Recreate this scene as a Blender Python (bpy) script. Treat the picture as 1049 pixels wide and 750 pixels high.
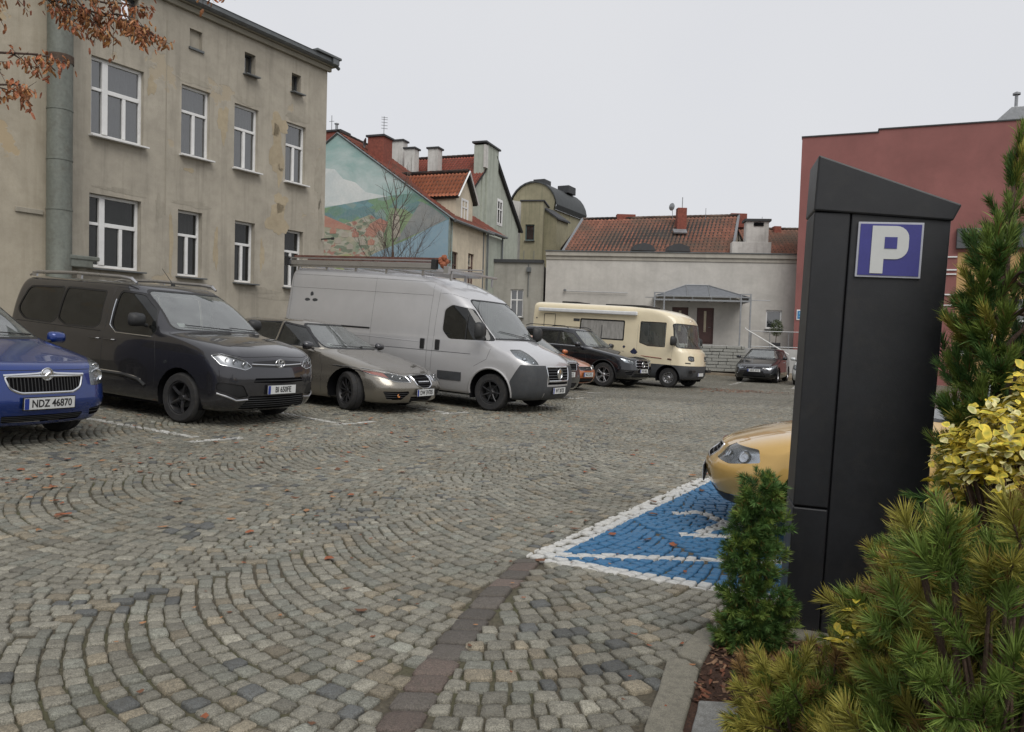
import bpy, bmesh, math, random
import numpy as np
from mathutils import Vector, Matrix, noise
from mathutils.bvhtree import BVHTree

# ------------------------------------------------------------------ scene, camera, light
for o in list(bpy.data.objects):
    bpy.data.objects.remove(o)
S = bpy.context.scene
COL = S.collection
R = math.radians
random.seed(7)
rng = np.random.default_rng(7)

EYE = 1.25
F_OVER_W = 775.0 / 1049.0
PITCH = 31.0 / 775.0
ROLL = 0.030
cam_d = bpy.data.cameras.new('camera')
cam_d.sensor_width = 36.0
cam_d.lens = 36.0 * F_OVER_W
cam_d.clip_start = 0.05
cam_d.clip_end = 2000
cam = bpy.data.objects.new('camera', cam_d)
COL.objects.link(cam)
_cp, _sp = math.cos(PITCH), math.sin(PITCH)
_f = Vector((0, _cp, -_sp)); _u0 = Vector((0, _sp, _cp)); _r0 = Vector((1, 0, 0))
_r = math.cos(ROLL) * _r0 + math.sin(ROLL) * _u0
_u = -math.sin(ROLL) * _r0 + math.cos(ROLL) * _u0
cam.matrix_world = Matrix(((_r.x, _u.x, -_f.x, 0), (_r.y, _u.y, -_f.y, 0), (_r.z, _u.z, -_f.z, EYE), (0, 0, 0, 1)))
S.camera = cam

S.render.engine = 'CYCLES'
S.view_settings.view_transform = 'Standard'
S.view_settings.look = 'None'
S.view_settings.gamma = 1.0
S.view_settings.exposure = 0.10

SUN_EL, SUN_AZ = R(50), R(165)
W_ = bpy.data.worlds.new('World'); S.world = W_
W_.use_nodes = True
nt = W_.node_tree
bg = nt.nodes['Background']
sky = nt.nodes.new('ShaderNodeTexSky'); sky.sky_type = 'NISHITA'; sky.sun_disc = False
sky.sun_elevation = SUN_EL; sky.sun_rotation = SUN_AZ
sky.air_density = 1.0; sky.dust_density = 4.0
tc = nt.nodes.new('ShaderNodeTexCoord')
nz = nt.nodes.new('ShaderNodeTexNoise'); nz.inputs['Scale'].default_value = 1.6; nz.inputs['Detail'].default_value = 4
nt.links.new(tc.outputs['Generated'], nz.inputs['Vector'])
cr = nt.nodes.new('ShaderNodeValToRGB')
cr.color_ramp.elements[0].position = 0.3; cr.color_ramp.elements[0].color = (6.8, 6.9, 7.25, 1)
cr.color_ramp.elements[1].position = 0.75; cr.color_ramp.elements[1].color = (7.3, 7.35, 7.55, 1)
nt.links.new(nz.outputs['Fac'], cr.inputs['Fac'])
mx = nt.nodes.new('ShaderNodeMix'); mx.data_type = 'RGBA'; mx.inputs[0].default_value = 0.93
nt.links.new(sky.outputs[0], mx.inputs[6]); nt.links.new(cr.outputs[0], mx.inputs[7])
nt.links.new(mx.outputs[2], bg.inputs[0])
bg.inputs[1].default_value = 0.10

sd = bpy.data.lights.new('sun', 'SUN'); sd.energy = 1.7; sd.angle = R(40); sd.color = (1.0, 0.97, 0.92)
so = bpy.data.objects.new('sun', sd); COL.objects.link(so)
so.rotation_euler = (R(90) - SUN_EL, 0, math.pi - SUN_AZ)
# the lamp shines from azimuth SUN_AZ (measured from +Y clockwise)
_d = Vector((math.sin(SUN_AZ) * math.cos(SUN_EL), math.cos(SUN_AZ) * math.cos(SUN_EL), math.sin(SUN_EL)))
so.rotation_euler = _d.to_track_quat('Z', 'Y').to_euler()

# ------------------------------------------------------------------ helpers
def azv(a):
    a = R(a); return Vector((math.sin(a), math.cos(a), 0))

def sstep(a, b, x):
    t = min(1, max(0, (x - a) / (b - a))); return t * t * (3 - 2 * t)

GA, GB = 0.0116, 0.004
def gz(x, y):
    yy = min(y, 60); xx = max(-40, min(40, x))
    d = -5.9 - (0.861 * xx - 0.39 * yy); d = min(12, 0.5 * (d + math.sqrt(d * d + 0.6)))     # the bays rise towards the tenement
    return -GA * yy - GB * xx + 0.40 * sstep(34.0, 38.0, y - 0.05 * x) + 0.0505 * d - 0.012
def gz_np(x, y):
    yy = np.minimum(y, 60); xx = np.clip(x, -40, 40)
    t = np.clip((y - 0.05 * x - 34.0) / 4.0, 0, 1)
    d = -5.9 - (0.861 * xx - 0.39 * yy); d = np.minimum(12, 0.5 * (d + np.sqrt(d * d + 0.6)))
    return -GA * yy - GB * xx + 0.40 * t * t * (3 - 2 * t) + 0.0505 * d - 0.012

def tag(o, label=None, cat=None, group=None, kind=None):
    if label: o['label'] = label
    if cat: o['category'] = cat
    if group: o['group'] = group
    if kind: o['kind'] = kind
    return o

def link(o, parent=None):
    COL.objects.link(o)
    if parent is not None: o.parent = parent
    return o

def empty(name, loc=(0, 0, 0), rz=0.0, label=None, cat=None, group=None):
    o = bpy.data.objects.new(name, None); o.empty_display_size = 0.2
    link(o); o.location = loc; o.rotation_euler = (0, 0, rz)
    return tag(o, label, cat, group)

def ground_matrix(x, y, rz, wb=2.6, sc=1.0):
    """stand a vehicle (front axle at the origin) on the sloping ground by its four wheels"""
    f = (math.cos(rz), math.sin(rz)); l = (-f[1], f[0]); w = .8
    P = lambda u, v: gz(x + f[0] * u + l[0] * v, y + f[1] * u + l[1] * v)
    zf = (P(0, w) + P(0, -w)) / 2; zr = (P(-wb, w) + P(-wb, -w)) / 2; zl = (P(0, w) + P(-wb, w)) / 2; zq = (P(0, -w) + P(-wb, -w)) / 2
    fx = Vector((f[0], f[1], (zf - zr) / wb)).normalized(); fy = Vector((l[0], l[1], (zl - zq) / (2 * w))); fy = (fy - fx * fx.dot(fy)).normalized(); n = fx.cross(fy)
    return Matrix(((fx.x * sc, fy.x * sc, n.x * sc, x), (fx.y * sc, fy.y * sc, n.y * sc, y), (fx.z * sc, fy.z * sc, n.z * sc, zf + .004), (0, 0, 0, 1)))

class MB:
    def __init__(s): s.v = []; s.f = []; s.m = []; s.mi = 0
    def add(s, vs, fs, mi=None):
        n = len(s.v); s.v += [tuple(p) for p in vs]
        for f in fs: s.f.append(tuple(i + n for i in f)); s.m.append(s.mi if mi is None else mi)
        return s
    def box(s, c, d, rz=0.0, mi=None, rot=None):
        x, y, z = d[0] / 2, d[1] / 2, d[2] / 2
        vs = [Vector(p) for p in ((-x, -y, -z), (x, -y, -z), (x, y, -z), (-x, y, -z), (-x, -y, z), (x, -y, z), (x, y, z), (-x, y, z))]
        M = rot if rot is not None else Matrix.Rotation(rz, 3, 'Z')
        vs = [M @ p + Vector(c) for p in vs]
        return s.add(vs, [(0, 3, 2, 1), (4, 5, 6, 7), (0, 1, 5, 4), (1, 2, 6, 5), (2, 3, 7, 6), (3, 0, 4, 7)], mi)
    def bb(s, a, b, mi=None):
        return s.box([(a[i] + b[i]) / 2 for i in range(3)], [abs(b[i] - a[i]) for i in range(3)], 0, mi)
    def tube(s, pts, r, n=8, mi=None, caps=True, closed=False):
        pts = [Vector(p) for p in pts]; rs = r if isinstance(r, (list, tuple)) else [r] * len(pts)
        rings = []; N = len(pts); prev = None
        for i, p in enumerate(pts):
            if closed: t = pts[(i + 1) % N] - pts[i - 1]
            else: t = pts[min(i + 1, N - 1)] - pts[max(i - 1, 0)]
            if t.length < 1e-9: t = Vector((0, 0, 1))
            t.normalize()
            if prev is None:
                a = Vector((0, 0, 1)) if abs(t.z) < 0.9 else Vector((1, 0, 0))
                prev = t.cross(a).normalized()
            else:
                prev = prev - t * prev.dot(t)
                if prev.length < 1e-6: prev = t.orthogonal()
                prev.normalize()
            b = t.cross(prev)
            rings.append([p + (prev * math.cos(2 * math.pi * k / n) + b * math.sin(2 * math.pi * k / n)) * rs[i] for k in range(n)])
        vs = [v for rg in rings for v in rg]; fs = []
        M = N if closed else N - 1
        for i in range(M):
            j = (i + 1) % N
            for k in range(n):
                k2 = (k + 1) % n
                fs.append((i * n + k, i * n + k2, j * n + k2, j * n + k))
        if caps and not closed:
            fs.append(tuple(range(n))[::-1]); fs.append(tuple((N - 1) * n + k for k in range(n)))
        return s.add(vs, fs, mi)
    def lathe(s, prof, c=(0, 0, 0), axis='Z', n=24, mi=None, a0=0, a1=2 * math.pi):
        full = abs(a1 - a0 - 2 * math.pi) < 1e-6
        cnt = n if full else n + 1; vs = []; c = Vector(c)
        for i in range(cnt):
            a = a0 + (a1 - a0) * i / n
            for (r, h) in prof:
                if axis == 'Z': p = Vector((r * math.cos(a), r * math.sin(a), h))
                elif axis == 'Y': p = Vector((r * math.cos(a), h, r * math.sin(a)))
                else: p = Vector((h, r * math.cos(a), r * math.sin(a)))
                vs.append(p + c)
        k = len(prof); fs = []
        for i in range(n):
            j = (i + 1) % cnt
            for q in range(k - 1): fs.append((i * k + q, j * k + q, j * k + q + 1, i * k + q + 1))
        return s.add(vs, fs, mi)
    def prism(s, poly, a, b, plane='XZ', mi=None):
        n = len(poly)
        def P(p, h):
            if plane == 'XZ': return (p[0], h, p[1])
            if plane == 'YZ': return (h, p[0], p[1])
            return (p[0], p[1], h)
        vs = [P(p, a) for p in poly] + [P(p, b) for p in poly]
        fs = [tuple(range(n)), tuple(range(n, 2 * n))[::-1]] + [(i, i + n, (i + 1) % n + n, (i + 1) % n) for i in range(n)]
        return s.add(vs, fs, mi)
    def mesh(s, name, mats, smooth=False, angle=None, fixn=True):
        me = bpy.data.meshes.new(name); me.from_pydata(s.v, [], s.f)
        if not isinstance(mats, (list, tuple)): mats = [mats]
        for m in mats: me.materials.append(m)
        me.polygons.foreach_set('material_index', [min(i, len(mats) - 1) for i in s.m])
        if fixn:
            bm = bmesh.new(); bm.from_mesh(me); bmesh.ops.recalc_face_normals(bm, faces=bm.faces); bm.to_mesh(me); bm.free()
        if smooth:
            me.polygons.foreach_set('use_smooth', [True] * len(me.polygons))
            if angle: me.set_sharp_from_angle(angle=R(angle))
        me.update(); return me
    def build(s, name, mats, parent=None, smooth=False, angle=35, bevel=0, fixn=True):
        o = bpy.data.objects.new(name, s.mesh(name, mats, smooth, angle, fixn)); link(o, parent)
        if bevel:
            b = o.modifiers.new('bevel', 'BEVEL'); b.width = bevel; b.segments = 2; b.limit_method = 'ANGLE'
        return o

def copy_tree(o, parent=None):
    c = o.copy(); COL.objects.link(c); c.parent = parent
    for ch in list(o.children): copy_tree(ch, c)
    return c

# ------------------------------------------------------------------ materials
def newmat(name):
    m = bpy.data.materials.new(name); m.use_nodes = True
    return m, m.node_tree, m.node_tree.nodes['Principled BSDF']
def N(nt, t, **kw):
    n = nt.nodes.new(t)
    for k, v in kw.items():
        if k.startswith('i_'): n.inputs[k[2:].replace('_', ' ')].default_value = v
        else: setattr(n, k, v)
    return n
def mixrgb(nt, fac, a, b, mode='MIX'):
    n = nt.nodes.new('ShaderNodeMix'); n.data_type = 'RGBA'; n.blend_type = mode
    for s_, v in ((0, fac), (6, a), (7, b)):
        if hasattr(v, 'is_output'): nt.links.new(v, n.inputs[s_])
        elif s_ == 0: n.inputs[0].default_value = v
        else: n.inputs[s_].default_value = (*v, 1) if len(v) == 3 else v
    return n.outputs[2]
def mathn(nt, op, a, b=None, c=None, clamp=False):
    n = nt.nodes.new('ShaderNodeMath'); n.operation = op; n.use_clamp = clamp
    for i, v in enumerate((a, b, c)):
        if v is None: continue
        if hasattr(v, 'is_output'): nt.links.new(v, n.inputs[i])
        else: n.inputs[i].default_value = v
    return n.outputs[0]
def coords(nt, kind='Object', scale=(1, 1, 1)):
    t = nt.nodes.new('ShaderNodeTexCoord'); m = nt.nodes.new('ShaderNodeMapping'); m.inputs['Scale'].default_value = scale
    nt.links.new(t.outputs[kind], m.inputs[0]); return m.outputs[0]
def noise_t(nt, vec, scale, detail=4, rough=0.55, dist=0.0):
    n = nt.nodes.new('ShaderNodeTexNoise'); n.inputs['Scale'].default_value = scale; n.inputs['Detail'].default_value = detail
    n.inputs['Roughness'].default_value = rough; n.inputs['Distortion'].default_value = dist
    nt.links.new(vec, n.inputs['Vector']); return n.outputs['Fac']
def ramp(nt, fac, a, b, ca=(0, 0, 0), cb=(1, 1, 1)):
    n = nt.nodes.new('ShaderNodeValToRGB'); e = n.color_ramp.elements
    e[0].position = a; e[1].position = b; e[0].color = (*ca, 1); e[1].color = (*cb, 1)
    nt.links.new(fac, n.inputs[0]); return n.outputs[0]
def bump(nt, bs, h, strength=0.3, dist=0.01):
    b = nt.nodes.new('ShaderNodeBump'); b.inputs['Strength'].default_value = strength; b.inputs['Distance'].default_value = dist
    nt.links.new(h, b.inputs['Height']); nt.links.new(b.outputs[0], bs.inputs['Normal'])

def pm(name, col, rough=0.6, metal=0.0, var=0.15, scale=6.0, bmp=0.0, bscale=60.0, coat=0.0, spec=None, dirt=0.0, streak=False):
    """plain procedural material: base colour broken up by two scales of noise, rough variation, fine bump"""
    m, nt, bs = newmat(name)
    v = coords(nt, scale=(1, 1, 0.25) if streak else (1, 1, 1))
    a = noise_t(nt, v, scale, 5); b = noise_t(nt, coords(nt), scale * 7.3, 4)
    f = mathn(nt, 'ADD', mathn(nt, 'MULTIPLY', a, 0.65), mathn(nt, 'MULTIPLY', b, 0.35))
    lo = tuple(c * (1 - var * 1.6) for c in col); hi = tuple(min(1, c * (1 + var * 1.6)) for c in col)
    c = ramp(nt, f, 0.3, 0.7, lo, hi)
    if dirt > 0:
        d = ramp(nt, noise_t(nt, coords(nt), scale * 1.7, 6, 0.7), 0.5, 0.75)
        c = mixrgb(nt, mathn(nt, 'MULTIPLY', d, dirt), c, (0.09, 0.075, 0.055))
    nt.links.new(c, bs.inputs['Base Color'])
    bs.inputs['Metallic'].default_value = metal
    r = nt.nodes.new('ShaderNodeMapRange'); r.inputs['To Min'].default_value = max(0.02, rough - 0.08); r.inputs['To Max'].default_value = min(1, rough + 0.08)
    nt.links.new(a, r.inputs[0]); nt.links.new(r.outputs[0], bs.inputs['Roughness'])
    if coat: bs.inputs['Coat Weight'].default_value = coat; bs.inputs['Coat Roughness'].default_value = 0.04
    if spec is not None: bs.inputs['Specular IOR Level'].default_value = spec
    if bmp: bump(nt, bs, noise_t(nt, coords(nt), bscale, 5), bmp, 0.01)
    return m

def car_paint(name, col, rough=0.32, metal=0.55, grime=0.25, grime_h=0.75):
    """metal flake paint under clear coat with road grime thickest on the lower panels"""
    m, nt, bs = newmat(name)
    v = coords(nt)
    sx = nt.nodes.new('ShaderNodeSeparateXYZ'); nt.links.new(v, sx.inputs[0])
    n1 = noise_t(nt, v, 2.2, 6, 0.65); n2 = noise_t(nt, v, 23, 4, 0.7)
    low = nt.nodes.new('ShaderNodeMapRange'); low.inputs['From Min'].default_value = grime_h; low.inputs['From Max'].default_value = 0.15
    low.inputs['To Min'].default_value = 0.12; low.inputs['To Max'].default_value = 1.0
    nt.links.new(sx.outputs[2], low.inputs[0])
    k = mathn(nt, 'MULTIPLY', mathn(nt, 'MULTIPLY', low.outputs[0], mathn(nt, 'ADD', n1, mathn(nt, 'MULTIPLY', n2, 0.5))), grime, clamp=True)
    base = mixrgb(nt, ramp(nt, n1, 0.3, 0.7), tuple(c * 0.94 for c in col), tuple(min(1, c * 1.05) for c in col))
    c = mixrgb(nt, k, base, (0.16, 0.14, 0.11))
    nt.links.new(c, bs.inputs['Base Color'])
    bs.inputs['Metallic'].default_value = metal
    nt.links.new(mathn(nt, 'ADD', mathn(nt, 'MULTIPLY', k, 0.5), rough, clamp=True), bs.inputs['Roughness'])
    bs.inputs['Coat Weight'].default_value = 1.0; 
    nt.links.new(mathn(nt, 'ADD', mathn(nt, 'MULTIPLY', k, 0.35), 0.03, clamp=True), bs.inputs['Coat Roughness'])
    bump(nt, bs, noise_t(nt, v, 3.0, 2), 0.03, 0.02)
    return m

def glass(name, tint=(0.30, 0.34, 0.33), refl=1.0, dust_sheen=0.08, rough=0.02, ior=1.55):
    m = bpy.data.materials.new(name); m.use_nodes = True; nt = m.node_tree; nt.nodes.clear()
    out = N(nt, 'ShaderNodeOutputMaterial')
    tr = N(nt, 'ShaderNodeBsdfTransparent'); tr.inputs[0].default_value = (*tint, 1)
    gl = N(nt, 'ShaderNodeBsdfGlossy'); gl.inputs['Roughness'].default_value = rough; gl.inputs[0].default_value = (refl, refl, refl, 1)
    fr = N(nt, 'ShaderNodeFresnel'); fr.inputs[0].default_value = ior
    geo = N(nt, 'ShaderNodeNewGeometry')
    ms = N(nt, 'ShaderNodeMixShader'); nt.links.new(fr.outputs[0], ms.inputs[0]); nt.links.new(tr.outputs[0], ms.inputs[1]); nt.links.new(gl.outputs[0], ms.inputs[2])
    df = N(nt, 'ShaderNodeBsdfDiffuse'); df.inputs[0].default_value = (0.50, 0.54, 0.52, 1)  # pale film: dust, and on windscreens the sky's reflection painted in
    v = coords(nt); n = noise_t(nt, v, 4, 5, 0.7)
    ms2 = N(nt, 'ShaderNodeMixShader'); nt.links.new(mathn(nt, 'MULTIPLY', n, dust_sheen * 2, clamp=True), ms2.inputs[0])
    nt.links.new(ms.outputs[0], ms2.inputs[1]); nt.links.new(df.outputs[0], ms2.inputs[2])
    nt.links.new(ms2.outputs[0], out.inputs[0])
    return m

M = {}
M['rubber'] = pm('rubber', (0.022, 0.022, 0.023), 0.85, var=0.25, scale=9, dirt=0.35)
M['black_plastic'] = pm('black_plastic', (0.02, 0.021, 0.022), 0.55, var=0.2, scale=9, dirt=0.2)
M['grey_plastic'] = pm('grey_plastic', (0.045, 0.048, 0.052), 0.6, var=0.18, scale=6, dirt=0.25, bmp=0.05, bscale=200)
M['trim_rubber'] = pm('trim_rubber', (0.012, 0.012, 0.013), 0.45, var=0.1)
M['cavity'] = pm('cavity', (0.006, 0.006, 0.007), 0.95, var=0.1, spec=0.1)
M['chrome'] = pm('chrome', (0.72, 0.73, 0.75), 0.16, 1.0, var=0.04, scale=9)
M['alloy'] = pm('alloy', (0.42, 0.42, 0.43), 0.35, 0.9, var=0.08, dirt=0.3)
M['dark_alloy'] = pm('dark_alloy', (0.035, 0.035, 0.038), 0.4, 0.4, var=0.12, dirt=0.35)
M['silver_rail'] = pm('silver_rail', (0.5, 0.5, 0.51), 0.3, 0.9, var=0.05)
M['windscreen'] = glass('windscreen', (0.70, 0.77, 0.74), 1.0, 0.15, ior=2.6)  # pale film raised to stand in for reflected sky
M['clear_glass'] = glass('clear_glass', (0.86, 0.88, 0.86), 1.0, 0.10, ior=1.5)
M['side_glass'] = glass('side_glass', (0.26, 0.29, 0.28), 1.0, 0.03, ior=1.6)
M['dark_glass'] = glass('dark_glass', (0.05, 0.055, 0.055), 1.0, 0.02)
M['lens'] = glass('lamp_lens', (0.86, 0.88, 0.9), 1.0, 0.05)
M['amber'] = pm('amber_lens', (0.6, 0.2, 0.03), 0.25, var=0.05, coat=0.5)
M['pink_amber'] = pm('dim_amber_lens', (0.42, 0.13, 0.09), 0.3, var=0.05, coat=0.5)
M['reflector'] = pm('reflector', (0.62, 0.64, 0.66), 0.22, 0.85, var=0.12, scale=30)
M['seat'] = pm('seat_cloth', (0.035, 0.035, 0.038), 0.9, var=0.25, scale=25)
M['seat_light'] = pm('seat_light_cloth', (0.24, 0.22, 0.18), 0.9, var=0.2, scale=15)
M['plate_white'] = pm('plate_white', (0.62, 0.63, 0.62), 0.4, var=0.05, dirt=0.15)
M['plate_blue'] = pm('plate_blue', (0.015, 0.04, 0.25), 0.4, var=0.05)
M['ink'] = pm('ink_black', (0.012, 0.012, 0.013), 0.5, var=0.05)
M['white_pvc'] = pm('white_window_plastic', (0.72, 0.72, 0.71), 0.4, var=0.05, dirt=0.08)
M['zinc'] = pm('zinc_sheet', (0.13, 0.14, 0.145), 0.5, 0.3, var=0.2, scale=4, dirt=0.3)
M['steel'] = pm('galvanised_steel', (0.28, 0.29, 0.30), 0.45, 0.6, var=0.12, scale=8, dirt=0.2)
M['curtain'] = pm('net_curtain', (0.30, 0.29, 0.27), 0.9, var=0.2, scale=14, streak=True)
M['room'] = pm('dark_room', (0.03, 0.028, 0.026), 0.95, var=0.4, scale=2)
M['house_glass'] = glass('house_glass', (0.42, 0.46, 0.54), 1.0, 0.04, 0.01, ior=2.4)  # blue tint stands in for sky mirrored in the panes
M['plain_glass'] = glass('plain_glass', (0.30, 0.29, 0.28), 1.0, 0.03, 0.01, ior=1.5)

def text_part(name, s, size, mat, parent, loc, rot, extrude=0.002, bold=0.0, xs=1.0, align='CENTER'):
    cu = bpy.data.curves.new(name + '_curve', 'FONT'); cu.body = s; cu.size = size; cu.extrude = extrude; cu.offset = bold
    cu.align_x = align; cu.align_y = 'CENTER'; cu.resolution_u = 3
    t = bpy.data.objects.new(name + '_tmp', cu); COL.objects.link(t)
    dg = bpy.context.evaluated_depsgraph_get(); dg.update()
    me = bpy.data.meshes.new_from_object(t.evaluated_get(dg))
    bpy.data.objects.remove(t); bpy.data.curves.remove(cu)
    me.name = name; me.materials.clear(); me.materials.append(mat)
    o = bpy.data.objects.new(name, me); link(o, parent)
    o.matrix_local = Matrix.Translation(loc) @ rot.to_4x4() @ Matrix.Diagonal((xs, 1, 1, 1))
    return o
# ------------------------------------------------------------------ ground
def gravel_mat():
    m, nt, bs = newmat('joint_soil')
    v = coords(nt)
    a = noise_t(nt, v, 1.3, 5, 0.65); b = noise_t(nt, v, 70, 4, 0.7)
    c = mixrgb(nt, ramp(nt, b, 0.3, 0.7), (0.045, 0.039, 0.028), (0.13, 0.112, 0.078))
    moss = ramp(nt, a, 0.46, 0.62)
    c = mixrgb(nt, mathn(nt, 'MULTIPLY', moss, 0.65), c, (0.075, 0.082, 0.030))
    nt.links.new(c, bs.inputs['Base Color']); bs.inputs['Roughness'].default_value = 0.95
    bump(nt, bs, b, 0.8, 0.01)
    return m

def make_ground():
    xs = np.concatenate([np.linspace(-400, -42, 12), np.linspace(-40, 40, 81), np.linspace(42, 400, 12)])
    ys = np.concatenate([np.linspace(-60, -2, 10), np.linspace(0, 62, 125), np.linspace(64, 900, 20)])
    X, Y = np.meshgrid(xs, ys); Z = gz_np(X, Y) - 0.012
    vs = np.stack([X.ravel(), Y.ravel(), Z.ravel()], 1); nx = len(xs)
    fs = [(j * nx + i, j * nx + i + 1, (j + 1) * nx + i + 1, (j + 1) * nx + i) for j in range(len(ys) - 1) for i in range(nx - 1)]
    me = bpy.data.meshes.new('ground'); me.from_pydata(vs.tolist(), [], fs); me.materials.append(gravel_mat())
    me.polygons.foreach_set('use_smooth', [True] * len(me.polygons))
    o = bpy.data.objects.new('ground', me); link(o); tag(o, kind='structure')
make_ground()

# road markings: segments (a, b, half width); painted on the stones themselves
LINES = [((-5.6, 9.75), (-3.68, 8.85), .055), ((-3.62, 8.50), (-3.22, 9.05), .05),
         ((-4.6, 12.35), (-2.40, 10.85), .055), ((-2.50, 10.70), (-2.05, 11.40), .05),
         ((-3.4, 15.0), (-1.10, 13.22), .055), ((-1.18, 13.0), (-0.78, 13.55), .05),
         ((-1.6, 17.2), (0.9, 15.5), .055),
         ((-0.6, 19.8), (1.6, 18.1), .055), ((1.35, 17.95), (1.8, 18.5), .05),
         ((0.4, 22.0), (2.3, 20.5), .055), ((0.85, 19.0), (1.5, 19.3), .05), ((2.0, 20.3), (2.5, 20.8), .05),
         ((8.35, 28.9), (10.6, 34.0), .07), ((10.2, 27.4), (12.5, 32.6), .07), ((9.9, 27.45), (10.5, 27.15), .06),
         ((0.18, 4.44), (1.95, 7.42), .075), ((0.16, 4.46), (5.0, 2.05), .06), ((0.30, 4.52), (5.0, 4.52), .045), ((1.95, 7.42), (6.6, 5.0), .06),
         # wheelchair pictogram (seen from the driver's side, mostly under the bumper)
         ((1.33, 5.18), (1.62, 5.52), .05), ((1.62, 5.52), (1.50, 5.86), .05), ((1.50, 5.86), (1.28, 5.78), .045), ((1.62, 5.52), (2.05, 5.3), .05),
         ((1.18, 5.12), (1.7, 5.12), .05), ((2.05, 5.3), (2.25, 5.6), .05)]
BAY = [(0.18, 4.44), (5.1, 2.0), (6.7, 4.95), (1.95, 7.42)]

def stone_mat(name, painted=True):
    m, nt, bs = newmat(name)
    v = coords(nt)
    at = N(nt, 'ShaderNodeAttribute', attribute_name='tone')
    sp = noise_t(nt, v, 190, 3, 0.85); md = noise_t(nt, v, 45, 4, 0.6); lg = noise_t(nt, v, 0.45, 5, 0.6)
    c = at.outputs['Color']
    c = mixrgb(nt, ramp(nt, sp, 0.35, 0.68), mixrgb(nt, 1.0, c, (0.36, 0.36, 0.35), 'MULTIPLY'), mixrgb(nt, 1.0, c, (1.55, 1.53, 1.47), 'MULTIPLY'))
    c = mixrgb(nt, mathn(nt, 'MULTIPLY', ramp(nt, md, 0.42, 0.72), 0.45), c, (0.075, 0.068, 0.05))
    c = mixrgb(nt, ramp(nt, lg, 0.35, 0.7), c, mixrgb(nt, 1.0, c, (0.72, 0.71, 0.68), 'MULTIPLY'))
    rough = 0.62
    if painted:
        sx = N(nt, 'ShaderNodeSeparateXYZ'); nt.links.new(v, sx.inputs[0]); x, y = sx.outputs[0], sx.outputs[1]
        wob = mathn(nt, 'MULTIPLY', mathn(nt, 'SUBTRACT', noise_t(nt, v, 14, 3), 0.5), 0.03)
        inside = None
        for i in range(4):
            a, b = BAY[i], BAY[(i + 1) % 4]
            ex, ey = b[0] - a[0], b[1] - a[1]; L = math.hypot(ex, ey); nx_, ny_ = -ey / L, ex / L
            d = mathn(nt, 'MULTIPLY_ADD', x, nx_, mathn(nt, 'MULTIPLY_ADD', y, ny_, -(a[0] * nx_ + a[1] * ny_)))
            g = mathn(nt, 'GREATER_THAN', mathn(nt, 'ADD', d, wob), 0.0)
            inside = g if inside is None else mathn(nt, 'MULTIPLY', inside, g)
        white = None
        for (a, b, hw) in LINES:
            ex, ey = b[0] - a[0], b[1] - a[1]; L = math.hypot(ex, ey); ux, uy = ex / L, ey / L
            mx_, my_ = (a[0] + b[0]) / 2, (a[1] + b[1]) / 2
            along = mathn(nt, 'ABSOLUTE', mathn(nt, 'MULTIPLY_ADD', x, ux, mathn(nt, 'MULTIPLY_ADD', y, uy, -(mx_ * ux + my_ * uy))))
            acr = mathn(nt, 'ABSOLUTE', mathn(nt, 'ADD', wob, mathn(nt, 'MULTIPLY_ADD', x, -uy, mathn(nt, 'MULTIPLY_ADD', y, ux, -(-mx_ * uy + my_ * ux)))))
            k = mathn(nt, 'MULTIPLY', mathn(nt, 'LESS_THAN', along, L / 2), mathn(nt, 'LESS_THAN', acr, hw))
            white = k if white is None else mathn(nt, 'MAXIMUM', white, k)
        wear = ramp(nt, noise_t(nt, v, 9, 6, 0.75), 0.40, 0.55)
        near = N(nt, 'ShaderNodeMapRange'); nt.links.new(y, near.inputs[0])
        near.inputs['From Min'].default_value = 7.5; near.inputs['From Max'].default_value = 9
        near.inputs['To Min'].default_value = 0.93; near.inputs['To Max'].default_value = 0.35
        keep = mathn(nt, 'MAXIMUM', near.outputs[0], mathn(nt, 'MULTIPLY', wear, 0.85))
        bw = ramp(nt, noise_t(nt, v, 30, 5, 0.7), 0.3, 0.5)
        blue = mixrgb(nt, ramp(nt, md, 0.3, 0.7), (0.022, 0.115, 0.245), (0.045, 0.175, 0.34))
        c = mixrgb(nt, mathn(nt, 'MULTIPLY', inside, mathn(nt, 'MULTIPLY_ADD', bw, 0.25, 0.75)), c, blue)
        c = mixrgb(nt, mathn(nt, 'MULTIPLY', white, keep), c, mixrgb(nt, ramp(nt, md, 0.3, 0.75), (0.46, 0.46, 0.44), (0.68, 0.67, 0.63)))
    nt.links.new(c, bs.inputs['Base Color'])
    nt.links.new(mathn(nt, 'MULTIPLY_ADD', lg, 0.3, 0.48), bs.inputs['Roughness'])
    hh = mathn(nt, 'ADD', md, mathn(nt, 'MULTIPLY', sp, 0.4))
    bump(nt, bs, hh, 0.8, 0.008)
    return m

BROWN = [(-0.52, 1.2), (-0.42, 1.9), (-0.35, 2.37), (-0.29, 2.72), (-0.19, 3.20), (-0.07, 3.71), (0.12, 4.33)]
def brown_x(y):
    ys = [p[1] for p in BROWN]; xs = [p[0] for p in BROWN]
    return np.interp(y, ys, xs)
KERB_L = [(0.30, 1.2), (0.46, 2.43), (0.66, 3.04), (0.75, 3.10), (0.86, 3.32), (1.10, 3.50), (2.3, 3.0), (6, 1.2)]   # outer edge of the planting bed
def kerb_out(X, Y):
    """True left of / beyond the kerb's outer edge"""
    xs = [p[0] for p in KERB_L[:6]]; ys = [p[1] for p in KERB_L[:6]]
    left = X < np.interp(Y, ys, xs)
    yl = np.interp(X, [1.10, 2.3, 6], [3.56, 3.06, 1.26])
    beyond = (X >= 0.9) & (Y > yl)
    return left | beyond
BUILD_L = azv(31); NL = Vector((math.cos(R(31)), -math.sin(R(31)), 0))

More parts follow.
